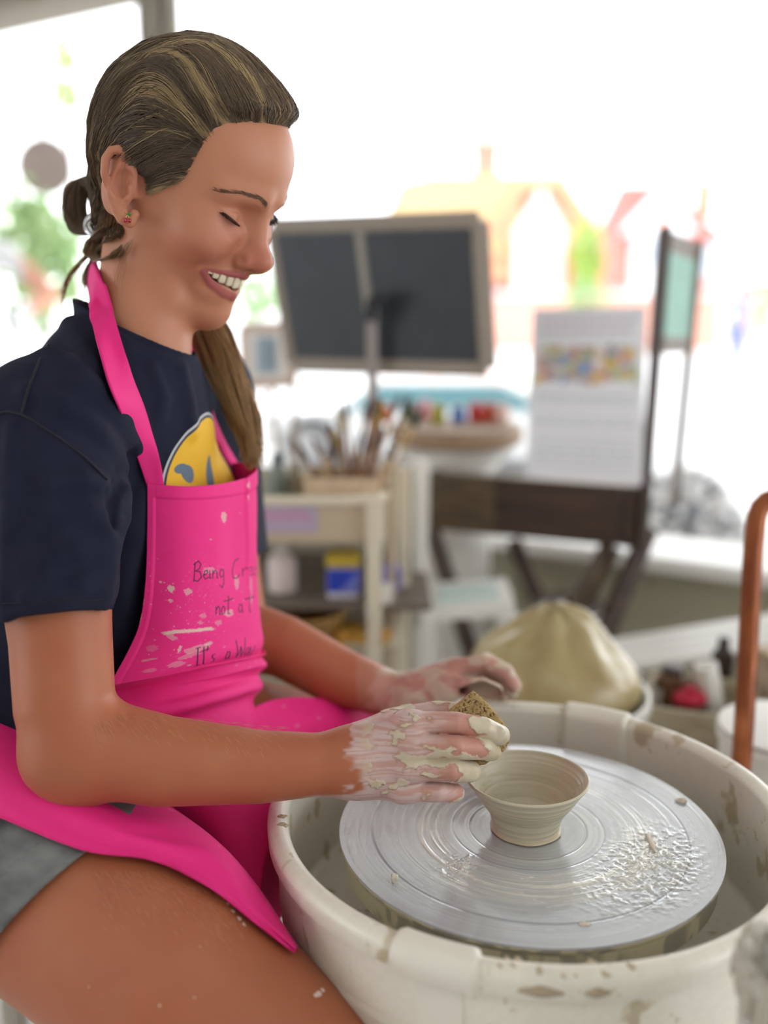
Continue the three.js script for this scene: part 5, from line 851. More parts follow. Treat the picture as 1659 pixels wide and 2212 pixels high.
/* ---------- things behind the wheel, inside the studio ---------- */
const onY = (px, py, y) => { const s = (py - 1106) / FPX * CP + SP; return P(px, py, (EYE[1] - y) / s); };   // picture point at height y
const wood = (a, b, seed, sx = 3, sy = 26) => dataTex(256, 256, (u, v) => { const n = fbm(u * sx, v * sy + fbm(u * 2, v * 3, seed) * 2, seed, 4); return mix3(a, b, clamp(0.5 + n * 1.3)); });
const darkWood = std([1, 1, 1], 0.55, { map: wood([78, 56, 44], [48, 33, 27], 3) }), oliveWood = std([1, 1, 1], 0.6, { map: wood([104, 86, 64], [72, 56, 42], 5) }), paleWood = std([1, 1, 1], 0.6, { map: wood([176, 150, 122], [150, 122, 96], 7) });
const greyWood = std([1, 1, 1], 0.6, { map: wood([128, 116, 104], [100, 88, 78], 9) });
const cream = std(srgb(222, 212, 190), 0.5), creamDark = std(srgb(196, 178, 152), 0.55), offWhite = std(srgb(236, 234, 228), 0.5);
// a slab on four corner points (in order), t thick towards the back
function slab(c, t, r = 0) {
  const n = norm(cross(sub(c[1], c[0]), sub(c[3], c[0]))), pos = [], idx = [], uv = [];
  const f = c, b = c.map((p) => add(p, mul(n, t)));
  const quad = (p) => { const k = pos.length / 3; p.forEach((q, i) => { pos.push(...q); uv.push(i > 1 ? 1 : 0, i === 0 || i === 3 ? 1 : 0); }); idx.push(k, k + 1, k + 2, k, k + 2, k + 3); };
  quad([f[0], f[3], f[2], f[1]]); quad(b); for (let i = 0; i < 4; i++) quad([f[i], f[(i + 1) % 4], b[(i + 1) % 4], b[i]]);
  const g = new THREE.BufferGeometry(); g.setAttribute('position', new THREE.Float32BufferAttribute(pos, 3)); g.setAttribute('uv', new THREE.Float32BufferAttribute(uv, 2)); g.setIndex(idx); g.computeVertexNormals(); return g;
}
const quad3 = (p) => p.map((q) => P(...q)), lerpQ = (c, u, v) => mix3(mix3(c[0], c[1], u), mix3(c[3], c[2], u), v), subQ = (c, u0, u1, v0, v1) => [lerpQ(c, u0, v0), lerpQ(c, u1, v0), lerpQ(c, u1, v1), lerpQ(c, u0, v1)];
const local = (o, fn) => { const g = fn; return g; };
// a double panel in a pale frame, clamped to a pole
{
  const c = quad3([[590, 490, 1.98], [1036, 476, 1.80], [1054, 795, 1.86], [636, 786, 2.02]]), t = thing('display_panel', 'tilted double display panel with two dark boards in a pale frame, on a pole', 'panel');
  const bar = (a, b, w, m = greyWood) => beam(a, b, w, 0.022, 0.008, [0.1, 0.2, 1]);
  for (const [a, b] of [[0, 1], [1, 2], [2, 3], [3, 0]]) mesh('frame_bar', bar(add(c[a], [0, 0, 0.004]), add(c[b], [0, 0, 0.004]), 0.034), std(srgb(150, 138, 126), 0.5), t);
  mesh('centre_bar', bar(lerpQ(c, 0.45, 0), lerpQ(c, 0.455, 1), 0.030), std(srgb(158, 152, 142), 0.5), t);
  const board = std([1, 1, 1], 0.5, { map: dataTex(64, 64, (u, v) => { const n = fbm(u * 6, v * 6, 2) * 6; return [48 + n, 53 + n, 60 + n]; }) });
  for (const [u0, u1] of [[0.01, 0.43], [0.47, 0.99]]) mesh('board', slab(subQ(c, u0, u1, 0.02, 0.98), -0.012), board, t);
  const k = P(815, 648, 1.865); mesh('clamp', [box(0.040, 0.022, 0.04, k, 0.004, [0, 0, 0.5]), box(0.02, 0.04, 0.03, add(k, [-0.012, -0.02, 0]), 0.004)], std(srgb(34, 36, 44), 0.4), t);
  mesh('pole', beam(P(803, 655, 1.88), P(806, 1000, 1.95), 0.022, 0.022, 0.009, [0, 0, 1]), std(srgb(150, 140, 136), 0.35, { metalness: 0.3 }), t);
  mesh('pole', beam(P(806, 1000, 1.95), onY(806, 1480, 0.01), 0.022, 0.022, 0.009, [0, 0, 1]), std(srgb(150, 140, 136), 0.35, { metalness: 0.3 }), t);
  const f = onY(806, 1480, 0.01); mesh('base_plate', lathe([[0.001, 0], [0.13, 0], [0.13, 0.012], [0.02, 0.02], [0.001, 0.02]], 32).translate(f[0], 0, f[2]), std(srgb(60, 60, 62), 0.5), t);
}
// white drum with a wooden lid, a row of paint pots on it
{
  const c = onY(985, 918, 0.775), R = 0.157, t = thing('paint_drum', 'white drum with a round wooden top holding a row of paint pots', 'drum', [c[0], 0, c[2]]);
  mesh('drum_wall', lathe([[0.001, 0.002], [R - 0.08, 0.002], [R - 0.07, 0.02], [R - 0.07, 0.66], [R - 0.02, 0.72], [R - 0.02, 0.732], [0.001, 0.734]], 48), offWhite, t);
  mesh('top', lathe([[0.001, 0.735], [R - 0.006, 0.735], [R, 0.742], [R, 0.768], [R - 0.005, 0.775], [0.001, 0.775]], 64), paleWood, t);
  const pots = [[830, 892, [214, 112, 62], 'orange', [240, 176, 160]], [886, 893, [36, 118, 50], 'dark green', [150, 176, 148]], [916, 884, [236, 150, 168], 'pink', [250, 190, 200]], [946, 893, [176, 170, 22], 'olive yellow', [196, 186, 60]], [990, 893, [74, 116, 190], 'blue', [190, 200, 216]], [1026, 890, [214, 44, 50], 'red', [226, 90, 92]], [1056, 890, [206, 84, 52], 'brick red', [216, 110, 80]], [1086, 892, [240, 206, 190], 'pale peach', [246, 222, 210]]];
  pots.forEach(([x, y, rgb, name, cap], i) => {
    const p = onY(x, y + 20, 0.775), o = thing('paint_pot', `${name} paint pot in the row on the round wooden top`, 'paint pot', [p[0], 0.775, p[2]]);
    mesh('jar', lathe([[0.001, 0], [0.016, 0], [0.0175, 0.003], [0.0175, 0.030], [0.014, 0.035], [0.001, 0.035]], 24), std(srgb(...rgb), 0.35), o); mesh('lid', lathe([[0.001, 0.035], [0.0145, 0.035], [0.0145, 0.046], [0.001, 0.047]], 24), std(srgb(...cap), 0.4), o);
  });
}
// low dark desk on splayed legs with two tall posts and a small green board between them
{
  const t = thing('easel_desk', 'dark wooden easel desk with splayed legs and a small green board on tall posts', 'desk');
  const c = quad3([[928, 1020, 2.16], [1378, 1052, 1.98], [1370, 1183, 1.99], [925, 1143, 2.17]]);
  mesh('front_board', slab(subQ(c, 0, 0.335, 0, 1), 0.022), oliveWood, t); mesh('front_board', slab(subQ(c, 0.337, 0.93, 0, 1), 0.022), darkWood, t); mesh('front_board', slab(subQ(c, 0.932, 1, 0, 1), 0.03), std(srgb(46, 32, 26), 0.55), t);
  const back = mul(norm([0.35, 0, -0.94]), 0.03), c2 = c.map((q) => add(q, back));
  mesh('desk_top', slab([c2[0], c2[1], c[1], c[0]], 0.02), std([1, 1, 1], 0.6, { map: wood([196, 184, 168], [170, 156, 140], 12) }), t);
  mesh('back_board', slab(c2, 0.02), darkWood, t); mesh('side_board', slab([c[1], c2[1], c2[2], c[2]], 0.02), darkWood, t); mesh('side_board', slab([c2[0], c[0], c[3], c2[3]], 0.02), darkWood, t);
  const leg = (a, b, w, m) => mesh('leg', beam(a, b, w, 0.026, 0.005, [0.3, 0, 1]), m, t);
  const foot = (px, d) => { const q = P(px, 1106 + (EYE[1] / d - SP) / CP * FPX, d); return [q[0], 0.003, q[2]]; };
  leg(P(932, 1140, 2.17), foot(1110, 2.16), 0.036, darkWood); leg(P(1108, 1165, 2.27), foot(1325, 2.20), 0.034, darkWood); leg(P(1112, 1165, 2.29), foot(1345, 2.24), 0.022, paleWood); leg(P(1322, 1178, 2.05), foot(1000, 2.06), 0.044, oliveWood); leg(P(1402, 1140, 2.02), foot(1135, 2.00), 0.038, darkWood);
  mesh('post', beam(P(1437, 490, 1.98), P(1384, 1186, 1.99), 0.020, 0.034, 0.004, [0, 0, 1]), std(srgb(66, 50, 42), 0.55), t);
  mesh('post', beam(P(1512, 520, 2.22), P(1455, 1092, 2.24), 0.016, 0.03, 0.004, [0, 0, 1]), greyWood, t);
  const b = quad3([[1440, 494, 1.985], [1512, 526, 2.22], [1490, 762, 2.22], [1420, 765, 1.985]]);
  mesh('top_rail', slab(subQ(b, 0, 1, 0, 0.17), 0.02), greyWood, t); mesh('bottom_rail', slab(subQ(b, 0, 1, 0.86, 1), 0.02), greyWood, t); mesh('side_rail', slab(subQ(b, 0.0, 0.14, 0.17, 0.86), 0.02), greyWood, t); mesh('side_rail', slab(subQ(b, 0.9, 1, 0.17, 0.86), 0.02), greyWood, t);
  mesh('green_board', slab(subQ(b, 0.14, 0.9, 0.17, 0.86), 0.012), std([1, 1, 1], 0.6, { map: dataTex(64, 64, (u, v) => { const n = fbm(u * 8, v * 8, 3) * 10; return [128 + n, 174 + n, 156 + n]; }) }), t).userData.label = 'pale green board';
  // printed sheet leaning on the desk
  const s = quad3([[1152, 668, 1.99], [1396, 662, 1.945], [1386, 1046, 1.955], [1137, 1030, 2.0]]);
  const sheet = tag(mesh('printed_sheet', slab(s, 0.003), std([1, 1, 1], 0.7, { map: canvasTex(512, 768, (x, w, h) => {
    x.fillStyle = '#e9e9ee'; x.fillRect(0, 0, w, h); const r = rng(9); x.fillStyle = '#cfc6d2'; for (let i = 0; i < 2; i++) for (let k = 0, X = 40; X < w - 60; k++) { const l = 14 + r() * 30; x.fillRect(X, 48 + i * 44, l, 20); X += l + 9; }
    const cl = ['#d9b45a', '#c86a6e', '#7fa0cf', '#b9c7a0', '#d7b4a6', '#a7a3ad', '#c99a84', '#dcd3bd', '#94a694']; for (let i = 0; i < 150; i++) { x.fillStyle = cl[Math.floor(r() * cl.length)]; x.globalAlpha = 0.9; x.beginPath(); x.ellipse(40 + r() * (w - 80), 172 + r() * 150, 10 + r() * 22, 8 + r() * 15, r() * 3, 0, 7); x.fill(); } x.globalAlpha = 1;
    x.fillStyle = '#7fa0cf'; x.beginPath(); x.ellipse(w * 0.47, 262, 34, 26, 0, 0, 7); x.fill();
    x.fillStyle = '#c3c7d0'; for (let i = 0; i < 11; i++) { const y = 385 + i * 31; if (i === 2 || i === 5) continue; for (let X = 30; X < w - 40;) { const l = 10 + r() * 34; x.fillRect(X, y, Math.min(l, w - 34 - X), 9 + (i % 4 === 0 ? 5 : 0)); X += l + 8; } }
  }) })), 'white printed sheet with a coloured picture and lines of text, leaning on the desk', 'poster');
}
// dark round stool under the desk
{
  const c = P(1225, 1300, 2.2), t = thing('low_stool', 'low round dark brown stool under the easel desk', 'stool', [c[0], c[1] - 0.275, c[2]]);
  mesh('seat', lathe([[0.001, 0.245], [0.075, 0.245], [0.085, 0.252], [0.085, 0.268], [0.078, 0.275], [0.001, 0.275]], 36), darkWood, t);
  for (let i = 0; i < 3; i++) { const a = 0.5 + i * 2.094; mesh('leg', beam([0.055 * Math.cos(a), 0.25, 0.055 * Math.sin(a)], [0.09 * Math.cos(a), 0.278 - c[1], 0.09 * Math.sin(a)], 0.02, 0.02, 0.006, [1, 0, 0.3]), paleWood, t); }
  mesh('seat_rim', new THREE.TorusGeometry(0.080, 0.006, 8, 40).rotateX(Math.PI / 2).translate(0, 0.262, 0), offWhite, t);
}
// shelf unit with trays, half hidden by the person
{
  const t = thing('shelf_unit', 'cream shelf unit with a rounded tray and a lilac label, behind the person', 'shelves');
  const d0 = 1.62, y = (py, d) => P(700, py, d)[1];
  const topY = y(1085, d0), A = P(500, 1085, d0), B = P(806, 1085, d0), zb = -0.34;
  const x0 = A[0] - 0.12, x1 = B[0], z0 = A[2], h = y(1090, d0) - y(1182, d0);
  mesh('tray_front', box(x1 - x0, h, 0.012, [(x0 + x1) / 2, topY - h / 2, z0], 0.005), creamDark, t);
  mesh('tray_rim', tube([[x0, topY + 0.004, z0], [x1 - 0.03, topY + 0.004, z0 + 0.004], [x1 + 0.012, topY + 0.006, z0 - 0.012], [x1 + 0.02, topY + 0.008, z0 - 0.06], [x1 + 0.02, topY + 0.008, z0 + zb]], 0.009, 60, 10), cream, t);
  mesh('tray_side', box(0.012, h, 0.33, [x1 + 0.014, topY - h / 2, z0 - 0.17], 0.004), cream, t); mesh('tray_floor', box(x1 - x0, 0.01, 0.34, [(x0 + x1) / 2, topY - h + 0.01, z0 - 0.17], 0.003), cream, t);
  mesh('label_card', box(0.098, 0.052, 0.003, [P(622, 1116, d0)[0], P(622, 1116, d0)[1], z0 + 0.0076], 0.001), std([1, 1, 1], 0.6, { map: canvasTex(256, 128, (c, w, q) => { c.fillStyle = '#b3a3bb'; c.fillRect(0, 0, w, q); c.fillStyle = '#c48aa6'; for (let i = 0; i < 9; i++) c.fillRect(30 + i * 22, 34 + (i % 3) * 5, 15, 40); }) }), t);
  const ls = y(1312, 1.66), fl = 0.003;
  mesh('lower_shelf', box(x1 - x0 + 0.10, 0.014, 0.36, [(x0 + x1) / 2 + 0.05, ls, z0 - 0.18], 0.004), greyWood, t); mesh('bottom_shelf', box(x1 - x0 + 0.05, 0.014, 0.36, [(x0 + x1) / 2 + 0.02, y(1400, 1.66), z0 - 0.18], 0.004), cream, t);
  mesh('back_panel', box(x1 - x0 + 0.1, topY, 0.01, [(x0 + x1) / 2 + 0.05, topY / 2, z0 - 0.365], 0.003), std(srgb(176, 166, 146), 0.7), t);
  const post = (px, d, w, m, py0 = 1000) => { const p = P(px, 1200, d), top = P(px, py0, d)[1]; mesh('post', box(w, top - fl, 0.02, [p[0], (top + fl) / 2, p[2]], 0.004), m, t); };
  post(808, 1.625, 0.026, cream, 1085); post(845, 1.68, 0.014, creamDark, 1000); post(870, 1.76, 0.024, cream, 1000); post(908, 1.86, 0.028, offWhite, 985);
  // things in and on it
  const pot = thing('brush_pot', 'cream square pot full of paint brushes on top of the shelf unit', 'pot', P(741, 1068, 1.69)), pb = pot.position.y - topY; pot.position.y = topY - h + 0.015;
  const H0 = P(741, 1018, 1.69)[1] - pot.position.y;
  mesh('pot_wall', [box(0.125, H0, 0.008, [0, H0 / 2, 0.06], 0.003), box(0.125, H0, 0.008, [0, H0 / 2, -0.06], 0.003), box(0.008, H0, 0.12, [0.06, H0 / 2, 0], 0.003), box(0.008, H0, 0.12, [-0.06, H0 / 2, 0], 0.003), box(0.12, 0.008, 0.12, [0, 0.004, 0], 0.002)], std([1, 1, 1], 0.7, { map: wood([216, 194, 164], [190, 164, 132], 14, 12, 30) }), pot);
  const rb = rng(31), hd = [[150, 112, 84], [190, 148, 104], [120, 92, 84], [206, 176, 132]], tips = [[84, 62, 62], [110, 80, 72], [150, 124, 60], [70, 58, 58]];
  for (let i = 0; i < 22; i++) {
    const tall = i > 9, bx = tall ? mix(0.0, 0.05, rb()) : mix(-0.05, 0.05, rb()), bz = mix(-0.045, 0.045, rb()), lean = [mix(-0.05, 0.06, rb()) + (tall ? 0.02 : -0.01), 0, mix(-0.04, 0.03, rb())], L = (tall ? mix(0.115, 0.15, rb()) : mix(0.065, 0.095, rb())) + 0.01;
    const b = add([pot.position.x, pot.position.y + 0.012, pot.position.z], [bx, 0, bz]), e = add(b, [lean[0], L + H0 * 0.35, lean[2]]), e2 = add(e, mul(norm(sub(e, b)), 0.026)), o = thing('paint_brush', tall ? 'tall paint brush with a dark bristle head standing in the square pot' : 'short tan-handled paint brush standing in the square pot', 'brush', [0, 0, 0], 0, tall ? 'tall brushes in the square pot' : 'short brushes in the square pot');
    mesh('handle', tube([b, mix3(b, e, 0.5), e], 0.0032, 6, 7), std(srgb(...hd[i % 4]), 0.5), o); const q = new THREE.CylinderGeometry(0.0035, 0.0062, 0.03, 10); q.scale(1, 1, 1); const m = new THREE.Matrix4().makeRotationFromQuaternion(new THREE.Quaternion().setFromUnitVectors(new THREE.Vector3(0, 1, 0), new THREE.Vector3(...norm(sub(e, b))))); m.setPosition(...mix3(e, e2, 0.5)); q.applyMatrix4(m); mesh('bristles', q, std(srgb(...tips[i % 4]), 0.8), o);
  }
  const bottle = (px, d, base, r, hh, c1, c2, name, label, cat) => { const p = P(px, 1200, d), o = thing(name, label, cat, [p[0], base, p[2]]); mesh('bottle_body', lathe([[0.001, 0], [r * 0.94, 0], [r, 0.004], [r, hh * 0.66], [r * 0.5, hh * 0.82], [r * 0.45, hh * 0.86], [0.001, hh * 0.86]], 28), std(srgb(...c1), 0.4), o); mesh('bottle_cap', lathe([[0.001, hh * 0.86], [r * 0.5, hh * 0.86], [r * 0.48, hh], [0.001, hh]], 20), std(srgb(...c2), 0.4), o); return o; };
  bottle(604, 1.72, topY - h + 0.015, 0.020, 0.125, [120, 130, 122], [90, 100, 104], 'glaze_bottle', 'grey-green bottle on the shelf unit, behind the square brush pot', 'bottle');
  bottle(640, 1.74, topY - h + 0.015, 0.016, 0.110, [172, 160, 138], [196, 186, 164], 'glaze_bottle', 'slim beige bottle on the shelf unit beside the grey-green one', 'bottle');
  bottle(608, 1.72, ls + 0.007, 0.026, 0.085, [236, 220, 216], [240, 236, 232], 'squeeze_bottle', 'white squeeze bottle on the middle shelf beside the apron', 'bottle');
  { const p = P(743, 1262, 1.70), o = thing('powder_tub', 'blue and white tub with a yellow lid on the middle shelf', 'tub', [p[0], ls + 0.007, p[2]]); const hh = P(743, 1188, 1.70)[1] - ls - 0.007, w = 0.056; mesh('tub_body', box(w, hh * 0.72, w, [0, hh * 0.36, 0], 0.006), std([1, 1, 1], 0.45, { map: canvasTex(64, 128, (c, a, b) => { c.fillStyle = '#2a44c4'; c.fillRect(0, 0, a, b); c.fillStyle = '#e8e6ea'; c.fillRect(0, b * 0.78, a, b * 0.22); c.fillStyle = '#7a86dc'; c.beginPath(); c.moveTo(a, b * 0.1); c.lineTo(a, b * 0.8); c.lineTo(a * 0.3, b * 0.8); c.fill(); }) }), o); mesh('tub_lid', box(w + 0.004, hh * 0.28, w + 0.004, [0, hh * 0.86, 0], 0.006), std(srgb(206, 178, 66), 0.45), o); }
  { const p = P(803, 1262, 1.70), o = thing('metal_tin', 'narrow grey metal tin on the middle shelf beside the blue tub', 'tin', [p[0], ls + 0.007, p[2]]); mesh('tin_body', lathe([[0.001, 0], [0.012, 0], [0.012, 0.078], [0.008, 0.084], [0.001, 0.084]], 24), std(srgb(124, 126, 126), 0.35, { metalness: 0.5 }), o); mesh('tin_cap', lathe([[0.001, 0.084], [0.007, 0.084], [0.007, 0.092], [0.001, 0.092]], 16), std(srgb(90, 92, 96), 0.4), o); }
  { const p = P(841, 1222, 1.69), o = thing('tape_roll', 'purple roll of tape standing upright at the right end of the middle shelf', 'tape'); mesh('tape_ring', new THREE.TorusGeometry(0.021, 0.007, 12, 32).scale(1, 1.15, 1.4).rotateY(0.9).translate(p[0], ls + 0.007 + 0.0325, p[2]), std(srgb(98, 92, 166), 0.45), o); }
  { const p = P(828, 1280, 1.66), o = thing('paper_box', 'small white paper box in front of the purple tape', 'box', [p[0], ls + 0.007, p[2]]); mesh('box_body', box(0.028, 0.026, 0.026, [0, 0.013, 0], 0.003), offWhite, o); mesh('box_lid', box(0.030, 0.006, 0.028, [0, 0.029, 0], 0.002), offWhite, o); }
  const bs = y(1400, 1.66) + 0.007;
  { const p = P(655, 1320, 1.66), o = thing('amber_basin', 'brown amber plastic basin on the bottom shelf, behind the forearm', 'basin', [p[0], bs, p[2]]); mesh('basin_wall', lathe([[0.001, 0.0], [0.05, 0.0], [0.072, 0.055], [0.077, 0.058], [0.074, 0.052], [0.05, 0.006], [0.001, 0.006]], 40), std(srgb(150, 108, 48), 0.35), o); mesh('basin_rim', new THREE.TorusGeometry(0.0755, 0.003, 8, 48).rotateX(Math.PI / 2).translate(0, 0.058, 0), std(srgb(158, 122, 62), 0.4), o); }
  const rs = rng(4); for (let i = 0; i < 5; i++) { const p = P(738 + i * 21, 1375, 1.665 + (i % 2) * 0.04), g = box(0.034, 0.024, 0.03, [0, 0.012, 0], 0.007), q = g.attributes.position; for (let k = 0; k < q.count; k++) { const n = 1 + 0.08 * noise(q.getX(k) * 120, q.getY(k) * 120 + i, q.getZ(k) * 120); q.setXYZ(k, q.getX(k) * n, q.getY(k), q.getZ(k) * n); } const o = mesh('cut_sponge', g, std(srgb(188 + rs() * 10, 146, 62), 0.9)); o.position.set(p[0], bs, p[2]); o.rotation.y = rs() * 2; tag(o, 'yellow-brown cut sponge among those piled on the bottom shelf', 'sponge', 'yellow sponges on the bottom shelf'); }
}
// framed print on the window ledge, left of the display panel
{
  const c = quad3([[524, 706, 2.55], [632, 704, 2.50], [634, 828, 2.52], [528, 832, 2.57]]), t = thing('framed_print', 'small print in a pinkish wooden frame standing in the window behind the ponytail', 'picture');
  for (const [a, b] of [[0, 1], [1, 2], [2, 3], [3, 0]]) mesh('frame_bar', beam(c[a], c[b], 0.022, 0.014, 0.004, [0, 0, 1]), std(srgb(206, 176, 160), 0.5), t);
  mesh('print', slab(c, -0.004), std([1, 1, 1], 0.6, { map: canvasTex(128, 128, (x, w, h) => { x.fillStyle = '#e9e2da'; x.fillRect(0, 0, w, h); x.fillStyle = '#9fb0bd'; x.fillRect(22, 34, 84, 56); x.fillStyle = '#7f909c'; x.fillRect(30, 60, 66, 26); }) }), t);
  mesh('prop_leg', beam(mix3(c[0], c[1], 0.5), add(mix3(c[3], c[2], 0.5), [0.02, -(mix3(c[3], c[2], 0.5)[1] - SILL - 0.037), -0.06]), 0.016, 0.012, 0.003, [0, 0, 1]), paleWood, t);
  mesh('prop_leg', beam(c[3], [c[3][0], SILL + 0.037, c[3][2]], 0.014, 0.012, 0.003, [0, 0, 1]), paleWood, t); mesh('prop_leg', beam(c[2], [c[2][0], SILL + 0.037, c[2][2]], 0.014, 0.012, 0.003, [0, 0, 1]), paleWood, t);
}
// white step stool
{
  const t = thing('step_stool', 'white plastic step stool between the shelf unit and the easel desk', 'stool'), c = quad3([[930, 1282, 1.98], [1092, 1276, 2.02], [1112, 1330, 1.84], [912, 1338, 1.80]]), py = c.reduce((a, q) => a + q[1], 0) / 4;
  const q = c.map((v) => [v[0], py, v[2]]); mesh('seat', slab(q.slice().reverse(), 0.022), offWhite, t); mesh('seat_panel', slab(subQ(q, 0.15, 0.85, 0.2, 0.8).map((v) => add(v, [0, 0.026, 0])), 0.004), std(srgb(206, 224, 220), 0.45), t);
  for (const v of q) { const m = mix3(v, mix3(q[0], q[2], 0.5), 0.06); mesh('leg', beam([m[0], py, m[2]], [m[0] + (m[0] - mix3(q[0], q[2], 0.5)[0]) * 0.15, 0.003, m[2] + 0.01], 0.034, 0.026, 0.006, [0, 0, 1]), offWhite, t); }
}
// pail with a sack of clay, behind the splash pan
{
  const c = P(1190, 1500, 1.44), base = 0.003, rimY = P(1190, 1515, 1.40)[1], t = thing('white_pail', 'white plastic pail behind the splash pan holding the sack of clay', 'pail', [c[0], base, c[2]]);
  mesh('pail_wall', lathe([[0.001, 0.004], [0.115, 0], [0.138, rimY - 0.02], [0.144, rimY - 0.016], [0.144, rimY], [0.138, rimY + 0.002], [0.134, rimY - 0.004], [0.112, 0.008], [0.001, 0.008]], 64), M.whitePlastic, t); mesh('pail_band', new THREE.TorusGeometry(0.140, 0.004, 8, 64).rotateX(Math.PI / 2).translate(0, rimY - 0.05, 0), M.whitePlastic, t);
  const o = [c[0], rimY, c[2]], top = P(1195, 1318, 1.42), f0 = blend([[ell([o[0], o[1] + 0.015, o[2]], [0.125, 0.075, 0.120]), 0.01, 1], [chain([[[o[0], o[1] + 0.04, o[2]], 0.085], [[top[0] + 0.01, (o[1] + top[1]) / 2 + 0.02, top[2]], 0.050], [[top[0], top[1] - 0.012, top[2]], 0.014]]), 0.06, 1]]);
  const f = (x, y, z) => { const d = f0(x, y, z); if (Math.abs(d) > 0.03) return d; const a = Math.atan2(z - o[2], x - o[0]); return smax(d + 0.004 * Math.sin(a * 7 + y * 30) * sst(0, 0.1, y - o[1]) + 0.006 * fbm(x * 16, y * 10, z * 16, 3), o[1] - 0.05 - y, 0.01); };
  const g = netGeometry(netMesh(f, [o[0] - 0.17, o[1] - 0.06, o[2] - 0.17], [o[0] + 0.17, top[1] + 0.03, o[2] + 0.17], 0.005), (x, y, z) => { const n = fbm(x * 20, y * 14, z * 20, 3), k = 0.35 * sst(-0.1, 0.5, fbm(x * 34 + 4, y * 34, z * 34, 3)); return mix3(mix3(srgb(176, 160, 110), srgb(156, 136, 90), clamp(0.5 + n)), srgb(200, 190, 160), k); });
  tag(mesh('clay_sack', g, phys([1, 1, 1], 0.35, { vertexColors: true, clearcoat: 0.4, clearcoatRoughness: 0.3 })), 'crumpled plastic sack of beige clay bulging out of the white pail', 'sack');
}
// white slatted panel lying across behind the pail
{
  const t = thing('slatted_panel', 'white slatted panel lying across the clutter below the window', 'panel'), c = quad3([[1325, 1392, 1.86], [1720, 1330, 1.66], [1720, 1412, 1.56], [1362, 1452, 1.70]]);
  for (let i = 0; i < 4; i++) mesh('slat', slab(subQ(c, 0, 1, i * 0.25, i * 0.25 + 0.225).slice().reverse(), 0.012), M.whitePlastic, t);
  for (const u of [0.04, 0.5, 0.95]) { const a = lerpQ(c, u, 0), b = lerpQ(c, u, 1); mesh('cross_bar', beam(add(a, [0, -0.02, 0]), add(b, [0, -0.02, 0]), 0.03, 0.014, 0.003), offWhite, t); }
  for (const [u, v] of [[0.06, 0.1], [0.06, 0.9], [0.94, 0.1], [0.94, 0.9]]) { const a = lerpQ(c, u, v); mesh('leg', beam([a[0], a[1] - 0.02, a[2]], [a[0], 0.003, a[2]], 0.026, 0.026, 0.004, [0, 0, 1]), offWhite, t); }
}
// bent tube frame at the right edge
{
  const t = thing('tube_frame', 'bent copper-brown tube frame standing at the right edge of the picture', 'frame'), m = std([1, 1, 1], 0.35, { metalness: 0.35, map: wood([176, 104, 60], [134, 70, 36], 17, 20, 3) });
  const a = P(1602, 1640, 1.12), foot = [a[0] - 0.012, 0.003, a[2]];
  mesh('upright', tube([foot, a, P(1616, 1400, 1.125), P(1630, 1160, 1.13), P(1640, 1100, 1.13), P(1662, 1078, 1.13), P(1720, 1072, 1.12)], 0.0115, 80, 14), m, t);
  mesh('upright', tube([P(1720, 1072, 1.12), P(1830, 1068, 1.10), P(1850, 1100, 1.10), P(1846, 1500, 1.09), [P(1840, 1640, 1.09)[0], 0.003, P(1840, 1640, 1.09)[2]]], 0.0115, 60, 14), m, t);
}
